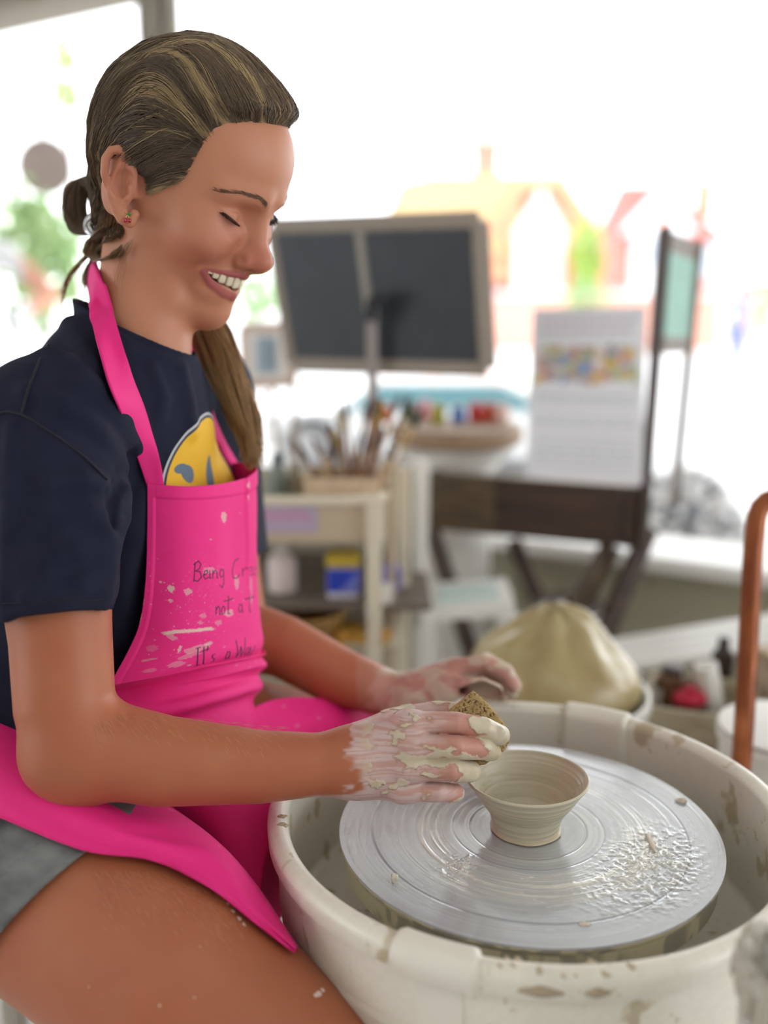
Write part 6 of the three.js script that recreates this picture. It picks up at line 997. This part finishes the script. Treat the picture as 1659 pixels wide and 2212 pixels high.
// crate with odds and ends, right of the pail
{
  const c = P(1496, 1600, 1.50), hY = P(1480, 1520, 1.44)[1], t = thing('wooden_crate', 'open beige crate of odds and ends right of the pail', 'crate', [c[0] + 0.01, 0, c[2]], -0.35), h = hY - 0.003, w = 0.155, d = 0.15, m = std([1, 1, 1], 0.65, { map: wood([190, 178, 152], [164, 150, 124], 21) });
  for (const [x, z, W, D] of [[0, d / 2, w, 0.010], [0, -d / 2, w, 0.010], [w / 2, 0, 0.010, d], [-w / 2, 0, 0.010, d]]) for (let i = 0; i < 3; i++) mesh('crate_board', box(W, h / 3 - 0.006, D, [x, 0.003 + h * (i + 0.5) / 3, z], 0.003), m, t);
  mesh('crate_floor', box(w, 0.01, d, [0, 0.2, 0], 0.002), m, t);
  const put = (name, label, cat, px, py, dd, g, mat, capm) => { const p = P(px, py, dd), o = thing(name, label, cat, p); mesh(name + '_body', g[0], mat, o); if (g[1]) mesh(name + '_top', g[1], capm ?? mat, o); };
  put('paper_roll', 'white paper roll standing in the crate', 'paper', 1536, 1500, 1.50, [lathe([[0.001, -0.10], [0.016, -0.10], [0.018, 0.050], [0.012, 0.050], [0.001, 0.045]], 24).rotateZ(0.25)], offWhite);
  put('red_pouch', 'crimson cloth pouch lying in the crate', 'pouch', 1490, 1510, 1.49, [new THREE.SphereGeometry(0.022, 24, 16).scale(1.2, 0.65, 0.9), lathe([[0.001, 0.012], [0.008, 0.012], [0.011, 0.02], [0.001, 0.018]], 16)], std(srgb(186, 40, 66), 0.8));
  put('brown_jar', 'small brown jar in the crate beside the crimson pouch', 'jar', 1450, 1490, 1.54, [lathe([[0.001, -0.05], [0.02, -0.05], [0.022, 0.02], [0.016, 0.028], [0.001, 0.028]], 24), lathe([[0.001, 0.028], [0.017, 0.028], [0.017, 0.038], [0.001, 0.038]], 20)], std(srgb(112, 80, 58), 0.4), std(srgb(70, 56, 48), 0.5));
  put('white_cup', 'white plastic cup behind the clay sack', 'cup', 1416, 1500, 1.56, [lathe([[0.001, -0.06], [0.022, -0.06], [0.030, 0.020], [0.0275, 0.020], [0.02, -0.056], [0.001, -0.056]], 28)], offWhite);
  put('dark_bottle', 'dark bottle lying in shadow under the slatted panel', 'bottle', 1560, 1440, 1.60, [lathe([[0.001, -0.08], [0.018, -0.08], [0.018, 0.02], [0.008, 0.035], [0.001, 0.035]], 20), lathe([[0.001, 0.035], [0.009, 0.035], [0.009, 0.05], [0.001, 0.05]], 16)], std(srgb(58, 44, 40), 0.4));
}
// white tub and tan box at the right edge
{
  const a = P(1625, 1700, 1.22), hY = P(1600, 1590, 1.25)[1], t = thing('white_tub', 'white tub partly behind the bent tube frame', 'tub', [a[0] + 0.062, 0.003, a[2] - 0.05]); const r = 0.085;
  mesh('tub_wall', lathe([[0.001, 0], [r - 0.012, 0], [r, hY - 0.015], [r + 0.004, hY - 0.012], [r + 0.004, hY], [r - 0.002, hY], [r - 0.014, 0.006], [0.001, 0.006]], 48), offWhite, t); mesh('tub_lid', lathe([[0.001, hY], [r + 0.002, hY], [r + 0.002, hY + 0.006], [0.001, hY + 0.008]], 48), offWhite, t);
  const b = P(1672, 1530, 1.40), o = thing('tan_box', 'tan cardboard box at the right edge above the white tub', 'box', [b[0] + 0.11, 0, b[2] - 0.10], 0.3), hb = P(1650, 1470, 1.38)[1]; mesh('box_body', box(0.14, hb - 0.03, 0.14, [0, (hb - 0.03) / 2 + 0.003, 0], 0.004), std(srgb(204, 186, 164), 0.7), o); mesh('box_flap', box(0.145, 0.02, 0.145, [0, hb - 0.015, 0], 0.004), std(srgb(190, 168, 142), 0.7), o);
}
// stool under the person
{
  const c = [-0.325, 0, -0.93], t = thing('work_stool', 'pale stool under the seated person, one grey-footed leg showing', 'stool', c);
  mesh('seat', lathe([[0.001, 0.40], [0.12, 0.40], [0.132, 0.41], [0.132, 0.43], [0.125, 0.44], [0.001, 0.445]], 48), paleWood, t);
  for (const [x, z] of [[-0.178, -0.22], [0.15, -0.16], [0.13, 0.15], [-0.14, 0.14]]) { const l = mesh('leg', beam([x * 0.75, 0.40, z * 0.6], [x, 0.05, z], 0.030, 0.030, 0.01, [0, 0, 1]), std(srgb(186, 178, 166), 0.5), t); mesh('rubber_foot', lathe([[0.001, 0.002], [0.022, 0.002], [0.022, 0.045], [0.018, 0.055], [0.001, 0.055]], 20).translate(x * 1.01, 0, z * 1.01), std(srgb(104, 118, 122), 0.6), l); }
}
// body of the wheel under the pan, and the tub of slip standing on its shelf
{
  const t = thing('potters_wheel', 'grey body of the potter\'s wheel under the splash pan', 'machine', [WX, 0, WZ]);
  mesh('deck', box(0.48, 0.04, 0.50, [0.02, 0.418, 0.02], 0.015), std(srgb(206, 200, 186), 0.5), t); for (const [x, z] of [[-0.18, -0.19], [0.22, -0.19], [-0.18, 0.23], [0.22, 0.23]]) mesh('leg', box(0.04, 0.398, 0.04, [x, 0.199, z], 0.006), std(srgb(150, 150, 150), 0.5), t);
  mesh('motor_case', box(0.30, 0.26, 0.30, [0.06, 0.268, 0], 0.02), std(srgb(120, 124, 128), 0.5), t);
}
{
  const R = 0.085, rimP = P(1600, 2062, 0.585), cx = P(1760, 2230, 0.56), c = [cx[0] - 0.004, 0, cx[2] - 0.015], ry = rimP[1], rr = Math.hypot(rimP[0] - c[0], rimP[2] - c[2]);
  const t = thing('slip_tub', 'clear plastic tub at the lower right, its rim caked with wet grey clay', 'tub', [c[0], 0, c[2]]), b = 0.44;
  mesh('tub_wall', lathe([[0.001, b], [rr * 0.86, b], [rr * 0.88, b + 0.004], [rr, ry], [rr + 0.0035, ry + 0.001], [rr + 0.0035, ry + 0.004], [rr - 0.0005, ry + 0.005], [rr - 0.003, ry], [rr * 0.86, b + 0.006], [0.001, b + 0.005]], 72), phys(srgb(222, 220, 212), 0.25, { transmission: 0.35, thickness: 0, roughness: 0.35 }), t);
  const g = [], r = rng(6), clay = phys(srgb(176, 170, 154), 0.35, { clearcoat: 0.5, clearcoatRoughness: 0.2 });
  for (let i = 0; i < 46; i++) { const a = mix(2.2, 4.6, i / 46) + 0.02 * r(), q = new THREE.IcosahedronGeometry(1, 3), p = q.attributes.position, s = 0.0022 + 0.0040 * r(), drip = r() > 0.45 ? 1 + 3.4 * r() : 1; for (let k = 0; k < p.count; k++) { const m = 1 + 0.5 * noise(p.getX(k) * 1.6 + i * 3, p.getY(k) * 1.6, p.getZ(k) * 1.6); p.setXYZ(k, p.getX(k) * m * s * 0.8, p.getY(k) * m * s * drip - (drip - 1) * s * 0.8, p.getZ(k) * m * s * 1.5); } const e = mergeVertices((q.deleteAttribute('normal'), q.deleteAttribute('uv'), q)); e.computeVertexNormals(); e.rotateY(-a); e.translate((rr + (r() - 0.6) * 0.004) * Math.cos(a), ry + 0.003, (rr + (r() - 0.6) * 0.004) * Math.sin(a)); g.push(e); }
  mesh('clay_drips', g, clay, t).userData.kind = 'stuff';
}
/* ---------- outside the window ---------- */
{
  const road = std([1, 1, 1], 0.8, { map: dataTex(256, 256, (u, v) => { const n = fbm(u * 14, v * 14, 3) * 14; return [205 + n, 204 + n, 202 + n]; }) }); road.map.repeat.set(30, 30);
  struct('pavement', box(120, 0.2, 120, [0, -0.22, -62], 0.02), road);
  const G = -0.12;
  const roofTile = (a, b, s) => std([1, 1, 1], 0.8, { map: dataTex(256, 256, (u, v) => { const r = Math.floor(v * 22), k = (u * 30 + (r % 2) * 0.5) % 1, e = (v * 22) % 1; const n = noise(Math.floor(u * 30 + (r % 2) * 0.5), r, s) * 0.5; return mix3(a, b, clamp(0.5 + n + (k < 0.06 || e < 0.1 ? -0.5 : 0))); }) });
  const brick = (a, b, s) => std([1, 1, 1], 0.85, { map: dataTex(256, 256, (u, v) => { const r = Math.floor(v * 28), k = (u * 12 + (r % 2) * 0.5) % 1, e = (v * 28) % 1, n = noise(Math.floor(u * 12 + (r % 2) * 0.5), r, s); return k < 0.05 || e < 0.14 ? [210, 196, 180] : mix3(a, b, clamp(0.5 + n * 0.6)); }) });
  const poly = (pts, depth, z) => { const s = new THREE.Shape(pts.map(([x, y]) => new THREE.Vector2(x, y))), g = new THREE.ExtrudeGeometry(s, { depth, bevelEnabled: false }); g.translate(0, 0, z); return g; };
  const W = (px, d) => (px - 829.5) / FPX * d, Y = (py, d) => P(0, py, d)[1];
  const white = std(srgb(235, 236, 238), 0.6), paneM = phys(srgb(180, 190, 200), 0.1), door = std(srgb(150, 60, 50), 0.5);
  const windowAt = (t, x, y, w, h, z) => { const f = mesh('window', [box(w, 0.09, 0.12, [x, y + h / 2, z], 0.01), box(w, 0.09, 0.12, [x, y - h / 2, z], 0.01), box(0.09, h, 0.12, [x - w / 2, y, z], 0.01), box(0.09, h, 0.12, [x + w / 2, y, z], 0.01), box(0.06, h, 0.08, [x, y, z], 0.01)], white, t); mesh('pane', box(w - 0.1, h - 0.1, 0.03, [x, y, z - 0.04], 0.004), paneM, f); };
  // yellow-roofed house across the street
  {
    const d = 38, t = thing('house', 'wide house across the street with a yellow-orange tiled roof, tall chimney and white gable', 'house', [0, G, -d]);
    const x0 = W(800, d), x1 = W(1308, d), eave = Y(545, d) - G, ridge = Y(372, d) - G;
    mesh('wall', box(x1 - x0 - 0.6, eave, 6, [(x0 + x1) / 2, eave / 2, -3], 0.02), brick([226, 140, 80], [206, 122, 74], 3), t);
    const roofG = poly([[x0, eave - 0.1], [x0 + 1.1, ridge - 0.35], [x0 + 2.4, ridge], [x1 - 1.5, ridge], [x1, eave - 0.1]], 6.6, -6.3), p = roofG.attributes.position; for (let i = 0; i < p.count; i++) { const k = clamp((p.getY(i) - eave) / (ridge - eave)); p.setZ(i, mix(p.getZ(i), -3, k * 0.8)); } roofG.computeVertexNormals();
    mesh('roof', roofG, roofTile([190, 164, 112], [172, 134, 92], 4), t);
    const cx = W(1055, d); mesh('chimney', [box(1.05, 1.9, 0.9, [cx, ridge + 0.3, -3], 0.02), box(1.25, 0.18, 1.1, [cx, ridge + 1.2, -3], 0.02)], brick([176, 116, 88], [150, 96, 76], 8), t); mesh('chimney_pot', [lathe([[0.12, 0], [0.14, 0.4], [0.1, 0.42]], 16).translate(cx - 0.25, ridge + 1.28, -3), lathe([[0.12, 0], [0.14, 0.4], [0.1, 0.42]], 16).translate(cx + 0.25, ridge + 1.28, -3)], std(srgb(222, 170, 110), 0.7), t);
    const gx = W(1150, d), gt = Y(425, d) - G, gb = Y(520, d) - G; mesh('gable', poly([[gx - 1.0, gb], [gx, gt], [gx + 1.0, gb]], 1.6, -0.9), white, t); mesh('gable_wall', box(1.7, gb, 1.4, [gx, gb / 2, 0], 0.02), white, t);
    mesh('gable_roof', [beam([gx - 1.15, gb - 0.1, 0.2], [gx, gt + 0.1, 0.2], 1.8, 0.12, 0.02, [0, 0, 1]), beam([gx + 1.15, gb - 0.1, 0.2], [gx, gt + 0.1, 0.2], 1.8, 0.12, 0.02, [0, 0, 1])], roofTile([214, 150, 110], [196, 124, 90], 5), t);
    mesh('louvre', poly([[gx - 0.22, gb + 0.45], [gx, gb + 1.0], [gx + 0.22, gb + 0.45]], 0.1, 0.7), std(srgb(206, 130, 110), 0.7), t);
    windowAt(t, gx, gb - 0.75, 1.2, 1.1, 0.74); windowAt(t, W(880, d), eave - 0.9, 1.2, 1.2, 0.06); windowAt(t, W(980, d), eave - 0.9, 1.1, 1.2, 0.06); windowAt(t, W(1255, d), eave - 1.0, 1.0, 1.1, 0.06);
    mesh('door', box(0.95, 2.0, 0.1, [W(1072, d), 1.0, 0.04], 0.01), door, t);
  }
  // red brick house to its right
  {
    const d = 33, t = thing('house', 'red brick house with a white gable, right of the yellow-roofed one', 'house', [0, G, -d]), x0 = W(1312, d), x1 = W(1535, d), eave = Y(510, d) - G, ridge = Y(398, d) - G;
    mesh('wall', box(x1 - x0, eave, 3.6, [(x0 + x1) / 2, eave / 2, -1.85], 0.02), brick([214, 128, 116], [196, 104, 96], 6), t);
    const g = poly([[x0 - 0.05, eave - 0.1], [x0 + 0.5, ridge], [x1 - 1.9, ridge], [x1 + 0.15, eave - 0.1]], 4.0, -3.9), p = g.attributes.position; for (let i = 0; i < p.count; i++) { const k = clamp((p.getY(i) - eave) / (ridge - eave)); p.setZ(i, mix(p.getZ(i), -1.85, k * 0.8)); } g.computeVertexNormals(); mesh('roof', g, roofTile([190, 108, 98], [164, 84, 78], 7), t);
    const gx = W(1395, d), gt = Y(430, d) - G, gb = Y(510, d) - G; mesh('gable', poly([[gx - 1.15, gb], [gx, gt], [gx + 1.15, gb]], 1.0, -0.4), white, t); mesh('gable_mark', poly([[gx - 0.3, gb + 0.3], [gx, gb + 0.75], [gx + 0.3, gb + 0.3]], 0.1, 0.58), std(srgb(230, 110, 80), 0.7), t); mesh('bay', box(1.5, gb, 0.7, [gx, gb / 2, 0.3], 0.02), white, t); windowAt(t, gx, gb - 0.6, 1.1, 0.9, 0.68); windowAt(t, W(1490, d), eave - 0.9, 0.9, 1.0, 0.05);
    mesh('chimney', box(0.6, 1.3, 0.6, [W(1528, d), Y(430, d) - G, -1.85], 0.02), brick([196, 150, 120], [176, 128, 104], 9), t);
  }
  // low brick garden wall and street trees
  const bush = (name, label, cat, px, py, d, rx, ry, n, c1, c2, seed, stem = true) => {
    const p = P(px, py, d), t = thing(name, label, cat, [p[0], G, p[2]]), r = rng(seed), cy = p[1] - G, g = [], leaf = new THREE.IcosahedronGeometry(1, 0);
    const cols = [], pos = [], nor = []; for (let i = 0; i < n; i++) { const a = r() * 6.283, u = r() * 2 - 1, q = Math.sqrt(1 - u * u), k = 0.55 + 0.45 * r(), m = 0.8 + 0.3 * noise(Math.cos(a) * 2 + seed, u * 2, Math.sin(a) * 2), c = [q * Math.cos(a) * rx * k * m, cy + u * ry * k * m, q * Math.sin(a) * rx * k * m], s = Math.max(rx, ry) * (0.05 + 0.05 * r()), e = leaf.clone(); e.scale(s, s * 0.35, s * 0.7); e.rotateX(r() * 3); e.rotateZ(r() * 3); e.rotateY(r() * 6); e.translate(...c); const cc = mix3(c1, c2, r()), w = e.attributes.position; for (let j = 0; j < w.count; j++) { pos.push(w.getX(j), w.getY(j), w.getZ(j)); nor.push(e.attributes.normal.getX(j), e.attributes.normal.getY(j), e.attributes.normal.getZ(j)); cols.push(...cc); } }
    const G2 = new THREE.BufferGeometry(); G2.setAttribute('position', new THREE.Float32BufferAttribute(pos, 3)); G2.setAttribute('normal', new THREE.Float32BufferAttribute(nor, 3)); G2.setAttribute('color', new THREE.Float32BufferAttribute(cols, 3));
    mesh('foliage', G2, std([1, 1, 1], 0.7, { vertexColors: true }), t).userData.kind = 'stuff'; if (stem) mesh('trunk', tube([[0, 0, 0], [rx * 0.06, cy * 0.5, 0], [0, cy, 0]], rx * 0.07, 8, 8), std(srgb(120, 96, 76), 0.8), t); return t;
  };
  bush('street_tree', 'young yellow-green street tree in front of the gap between the two houses', 'tree', 1270, 545, 30, 0.62, 1.5, 420, srgb(168, 186, 60), srgb(120, 164, 92), 3);
  bush('street_shrub', 'pale green rounded shrub low in front of the brick house', 'shrub', 1268, 640, 24, 0.75, 0.6, 260, srgb(150, 182, 120), srgb(118, 158, 100), 5);
  bush('far_tree', 'brown-green tree at the right edge beyond the street', 'tree', 1640, 635, 34, 1.0, 0.75, 300, srgb(150, 120, 90), srgb(120, 140, 80), 8);
  bush('far_shrub', 'yellow-green shrub right of the green board', 'shrub', 1548, 650, 28, 0.55, 0.5, 200, srgb(190, 186, 100), srgb(150, 160, 90), 9);
  bush('garden_shrub', 'mid-green shrub seen through the window under the chin', 'shrub', 552, 640, 9, 0.34, 0.32, 420, srgb(158, 196, 120), srgb(126, 174, 104), 12);
  bush('leafy_plant', 'tall leafy green plant outside the window left of the neck', 'plant', 86, 560, 5.2, 0.30, 0.46, 520, srgb(186, 210, 150), srgb(150, 190, 126), 14);
  bush('leafy_plant', 'pale green plant by the left edge below the round sign', 'plant', 25, 500, 6.2, 0.26, 0.26, 300, srgb(200, 218, 160), srgb(170, 200, 130), 15);
  bush('hanging_branch', 'pale yellow-green leafy branch high outside the left window', 'branch', 140, 160, 6.5, 0.14, 0.36, 160, srgb(176, 206, 96), srgb(160, 196, 120), 18);
  { const d = 26, t = thing('garden_wall', 'low brick garden wall before the houses', 'wall', [0, G, -d]); const x0 = W(1060, d), x1 = W(1540, d), h = Y(640, d) - G; mesh('wall_panel', box(x1 - x0, h, 0.25, [(x0 + x1) / 2, h / 2, 0], 0.02), brick([222, 160, 140], [206, 136, 118], 11), t); mesh('coping', box(x1 - x0 + 0.1, 0.08, 0.34, [(x0 + x1) / 2, h + 0.04, 0], 0.02), white, t); }
  // round sign on a bracket
  { const d = 5.6, p = P(97, 360, d), R = 58 / FPX * d, t = thing('round_sign', 'round brownish grey hanging sign outside the left window', 'sign', p); mesh('sign_disc', new THREE.CylinderGeometry(R, R, 0.03, 48).rotateX(Math.PI / 2), std([1, 1, 1], 0.7, { map: dataTex(64, 64, (u, v) => { const n = fbm(u * 8, v * 8, 4) * 16; return [128 + n, 112 + n, 106 + n]; }) }), t); mesh('rim', new THREE.TorusGeometry(R, 0.012, 8, 48), std(srgb(120, 106, 100), 0.6), t); mesh('bracket', [box(0.02, 0.16, 0.02, [0, R + 0.08, 0], 0.004), box(0.5, 0.025, 0.025, [-0.22, R + 0.17, 0], 0.004)], std(srgb(110, 104, 100), 0.5), t); mesh('post', box(0.05, p[1] + R + 0.3 - G, 0.05, [-0.46, (p[1] + R + 0.3 - G) / 2 - p[1] + G, 0], 0.008), std(srgb(150, 146, 140), 0.5), t); }
  // parked car, pale with teal glass
  { const d = 6.6, p = P(950, 800, d), t = thing('parked_car', 'pale car with teal windows parked outside, behind the display panel', 'car', [p[0], G, p[2]]); t.rotation.y = -0.2;
    const side = [[-1.7, 0.28], [-1.78, 0.5], [-1.6, 0.66], [-0.95, 0.74], [-0.55, 1.06], [0.55, 1.08], [1.1, 0.78], [1.7, 0.70], [1.78, 0.4], [1.7, 0.28]], g = poly(side.map(([x, y]) => [x * 0.8, y * 0.62]), 1.2, -1.2); mesh('car_body', g, phys(srgb(226, 228, 230), 0.25, { clearcoat: 0.6 }), t);
    const win = poly([[-0.68, 0.46], [-0.42, 0.635], [0.40, 0.645], [0.76, 0.48]], 1.21, -1.205); mesh('side_window', win, phys(srgb(92, 140, 150), 0.1), t); for (const x of [-0.9, 0.9]) { const w = mesh('wheel', new THREE.CylinderGeometry(0.2, 0.2, 0.14, 28).rotateX(Math.PI / 2).translate(x, 0.2, 0.0), std(srgb(70, 72, 74), 0.7), t); mesh('hubcap', new THREE.CylinderGeometry(0.12, 0.12, 0.15, 24).rotateX(Math.PI / 2).translate(x, 0.2, 0.005), M.steel, w); } mesh('headlamp', box(0.06, 0.06, 0.16, [-1.38, 0.36, -0.1], 0.02), white, t); }
  // gravel bed with black and white stones, close outside the window
  { const p = P(1490, 1100, 3.3), t = tag(new THREE.Group(), 'bed of black and white pebbles outside the window by the desk posts', 'gravel', undefined, 'stuff'); t.name = 'pebble_bed'; scene.add(t); const r = rng(21), st = new THREE.IcosahedronGeometry(1, 1), inst = new THREE.InstancedMesh(st, std([1, 1, 1], 0.5), 1500), m = new THREE.Matrix4(), q = new THREE.Quaternion(), e = new THREE.Euler();
    for (let i = 0; i < 1500; i++) { const u = r() * 2 - 1, v = r(), x = p[0] + u * 0.26 + 0.05, yy = mix(0.02, 0.50, v) * (1 - u * u * 0.7), z = p[2] - 0.1 - 0.35 * (1 - v) * 0 - 0.12 * r() - v * 0.05; q.setFromEuler(e.set(r() * 6, r() * 6, r() * 6)); const s = 0.014 + 0.016 * r(); m.compose(new THREE.Vector3(x, G + 0.1 + yy, z), q, new THREE.Vector3(s, s * 0.7, s * 1.2)); inst.setMatrixAt(i, m); const b = r() < 0.3 ? srgb(112, 116, 126) : srgb(220, 220, 222); inst.setColorAt(i, new THREE.Color().setRGB(...b)); } inst.name = 'pebbles'; inst.castShadow = inst.receiveShadow = true; t.add(inst);
    mesh('bank', (() => { const g = new THREE.SphereGeometry(1, 32, 20); g.scale(0.26, 0.46, 0.10); g.translate(p[0] + 0.05, G + 0.06, p[2] - 0.24); return g; })(), std(srgb(206, 205, 204), 0.8), t); }
  // people outside
  const figure = (label, x, z, turn, h, shirt, legs, hair, pose, cell = 0.012) => {
    const t = thing('person', label, 'person', [x, G, z], turn), s = h / 1.7, C = (a, b, ra, rb) => cap(mul(a, s), mul(b, s), ra * s, rb * s);
    const f = blend([[C([0, 1.40, 0], [0, 0.98, 0], 0.115, 0.105), 0.01, 1], [C([-0.16, 1.38, 0], [0.16, 1.38, 0], 0.055, 0.055), 0.08, 1], [C([0, 1.42, 0.01], [0, 1.56, 0.02], 0.05, 0.045), 0.03, 1], [ell([0, 1.60 * s, 0.025 * s], [0.075 * s, 0.11 * s, 0.095 * s]), 0.02, 1], [cap([0, 1.585 * s, 0.11 * s], [0, 1.57 * s, 0.125 * s], 0.012 * s, 0.014 * s), 0.02, 1],
      [C([-0.09, 0.95, 0], [-0.10, 0.50, 0.02], 0.085, 0.058), 0.05, 1], [C([-0.10, 0.50, 0.02], [-0.10, 0.08, 0], 0.055, 0.036), 0.02, 1], [C([-0.10, 0.05, 0], [-0.11, 0.035, 0.14], 0.042, 0.034), 0.02, 1], [C([0.09, 0.95, 0], [0.10, 0.50, 0.02], 0.085, 0.058), 0.05, 1], [C([0.10, 0.50, 0.02], [0.10, 0.08, 0], 0.055, 0.036), 0.02, 1], [C([0.10, 0.05, 0], [0.11, 0.035, 0.14], 0.042, 0.034), 0.02, 1],
      ...pose.map(([e, w]) => [[C([Math.sign(e[0]) * 0.19, 1.38, 0], e, 0.050, 0.040), 0.04, 1], [C(e, w, 0.040, 0.028), 0.01, 1], [C(w, add(w, [0, -0.05, 0.06]), 0.034, 0.026), 0.02, 1]]).flat()]);
    const skin = srgb(226, 166, 140);
    mesh('body', netGeometry(netMesh(f, [-0.6, -0.01, -0.35], [0.6, h + 0.08, 0.5], cell), (X, Yy, Z) => { const y = Yy / s, x = Math.abs(X) / s; if (y > 1.45) return skin; if (y > 0.93) return x > 0.245 ? skin : shirt; return y < 0.09 ? srgb(70, 70, 74) : legs; }), std([1, 1, 1], 0.8, { vertexColors: true }), t);
    mesh('hair', netGeometry(netMesh((X, Yy, Z) => smax(ell([0, 1.625 * s, 0.005 * s], [0.085 * s, 0.105 * s, 0.102 * s])(X, Yy, Z), (Z - 0.055 * s - (Yy - 1.66 * s) * 0.9) * 0.7, 0.01), [-0.15, 1.4 * s, -0.2], [0.15, 1.8 * s, 0.2], 0.01), () => hair), std([1, 1, 1], 0.6, { vertexColors: true }), t); return t;
  };
  { const d = 4.35, p = P(-74, 700, d); figure('person in a white top outside the left window, one bare elbow in view', p[0], p[2], 0.5, 1.72, srgb(228, 230, 234), srgb(210, 214, 220), srgb(96, 74, 58), [[[0.36, 1.20, 0.06], [0.16, 1.10, 0.24]], [[-0.30, 1.12, 0], [-0.28, 0.86, 0.1]]]); }
  { const d = 15, p = P(1592, 740, d); figure('far person in blue walking on the bright street at the right', p[0], p[2], 2.4, 1.5, srgb(120, 134, 176), srgb(96, 108, 150), srgb(120, 90, 70), [[[0.28, 1.12, 0.05], [0.26, 0.88, 0.15]], [[-0.28, 1.12, -0.05], [-0.26, 0.86, 0.0]]], 0.02); }
  { const d = 14, p = P(1652, 730, d); figure('far person in a peach top at the right edge of the street', p[0], p[2], 2.9, 1.5, srgb(226, 160, 130), srgb(190, 190, 196), srgb(140, 110, 86), [[[0.28, 1.12, 0.05], [0.26, 0.88, 0.15]], [[-0.28, 1.12, -0.05], [-0.26, 0.86, 0.0]]], 0.02); }
}
renderer.render(scene, camera);
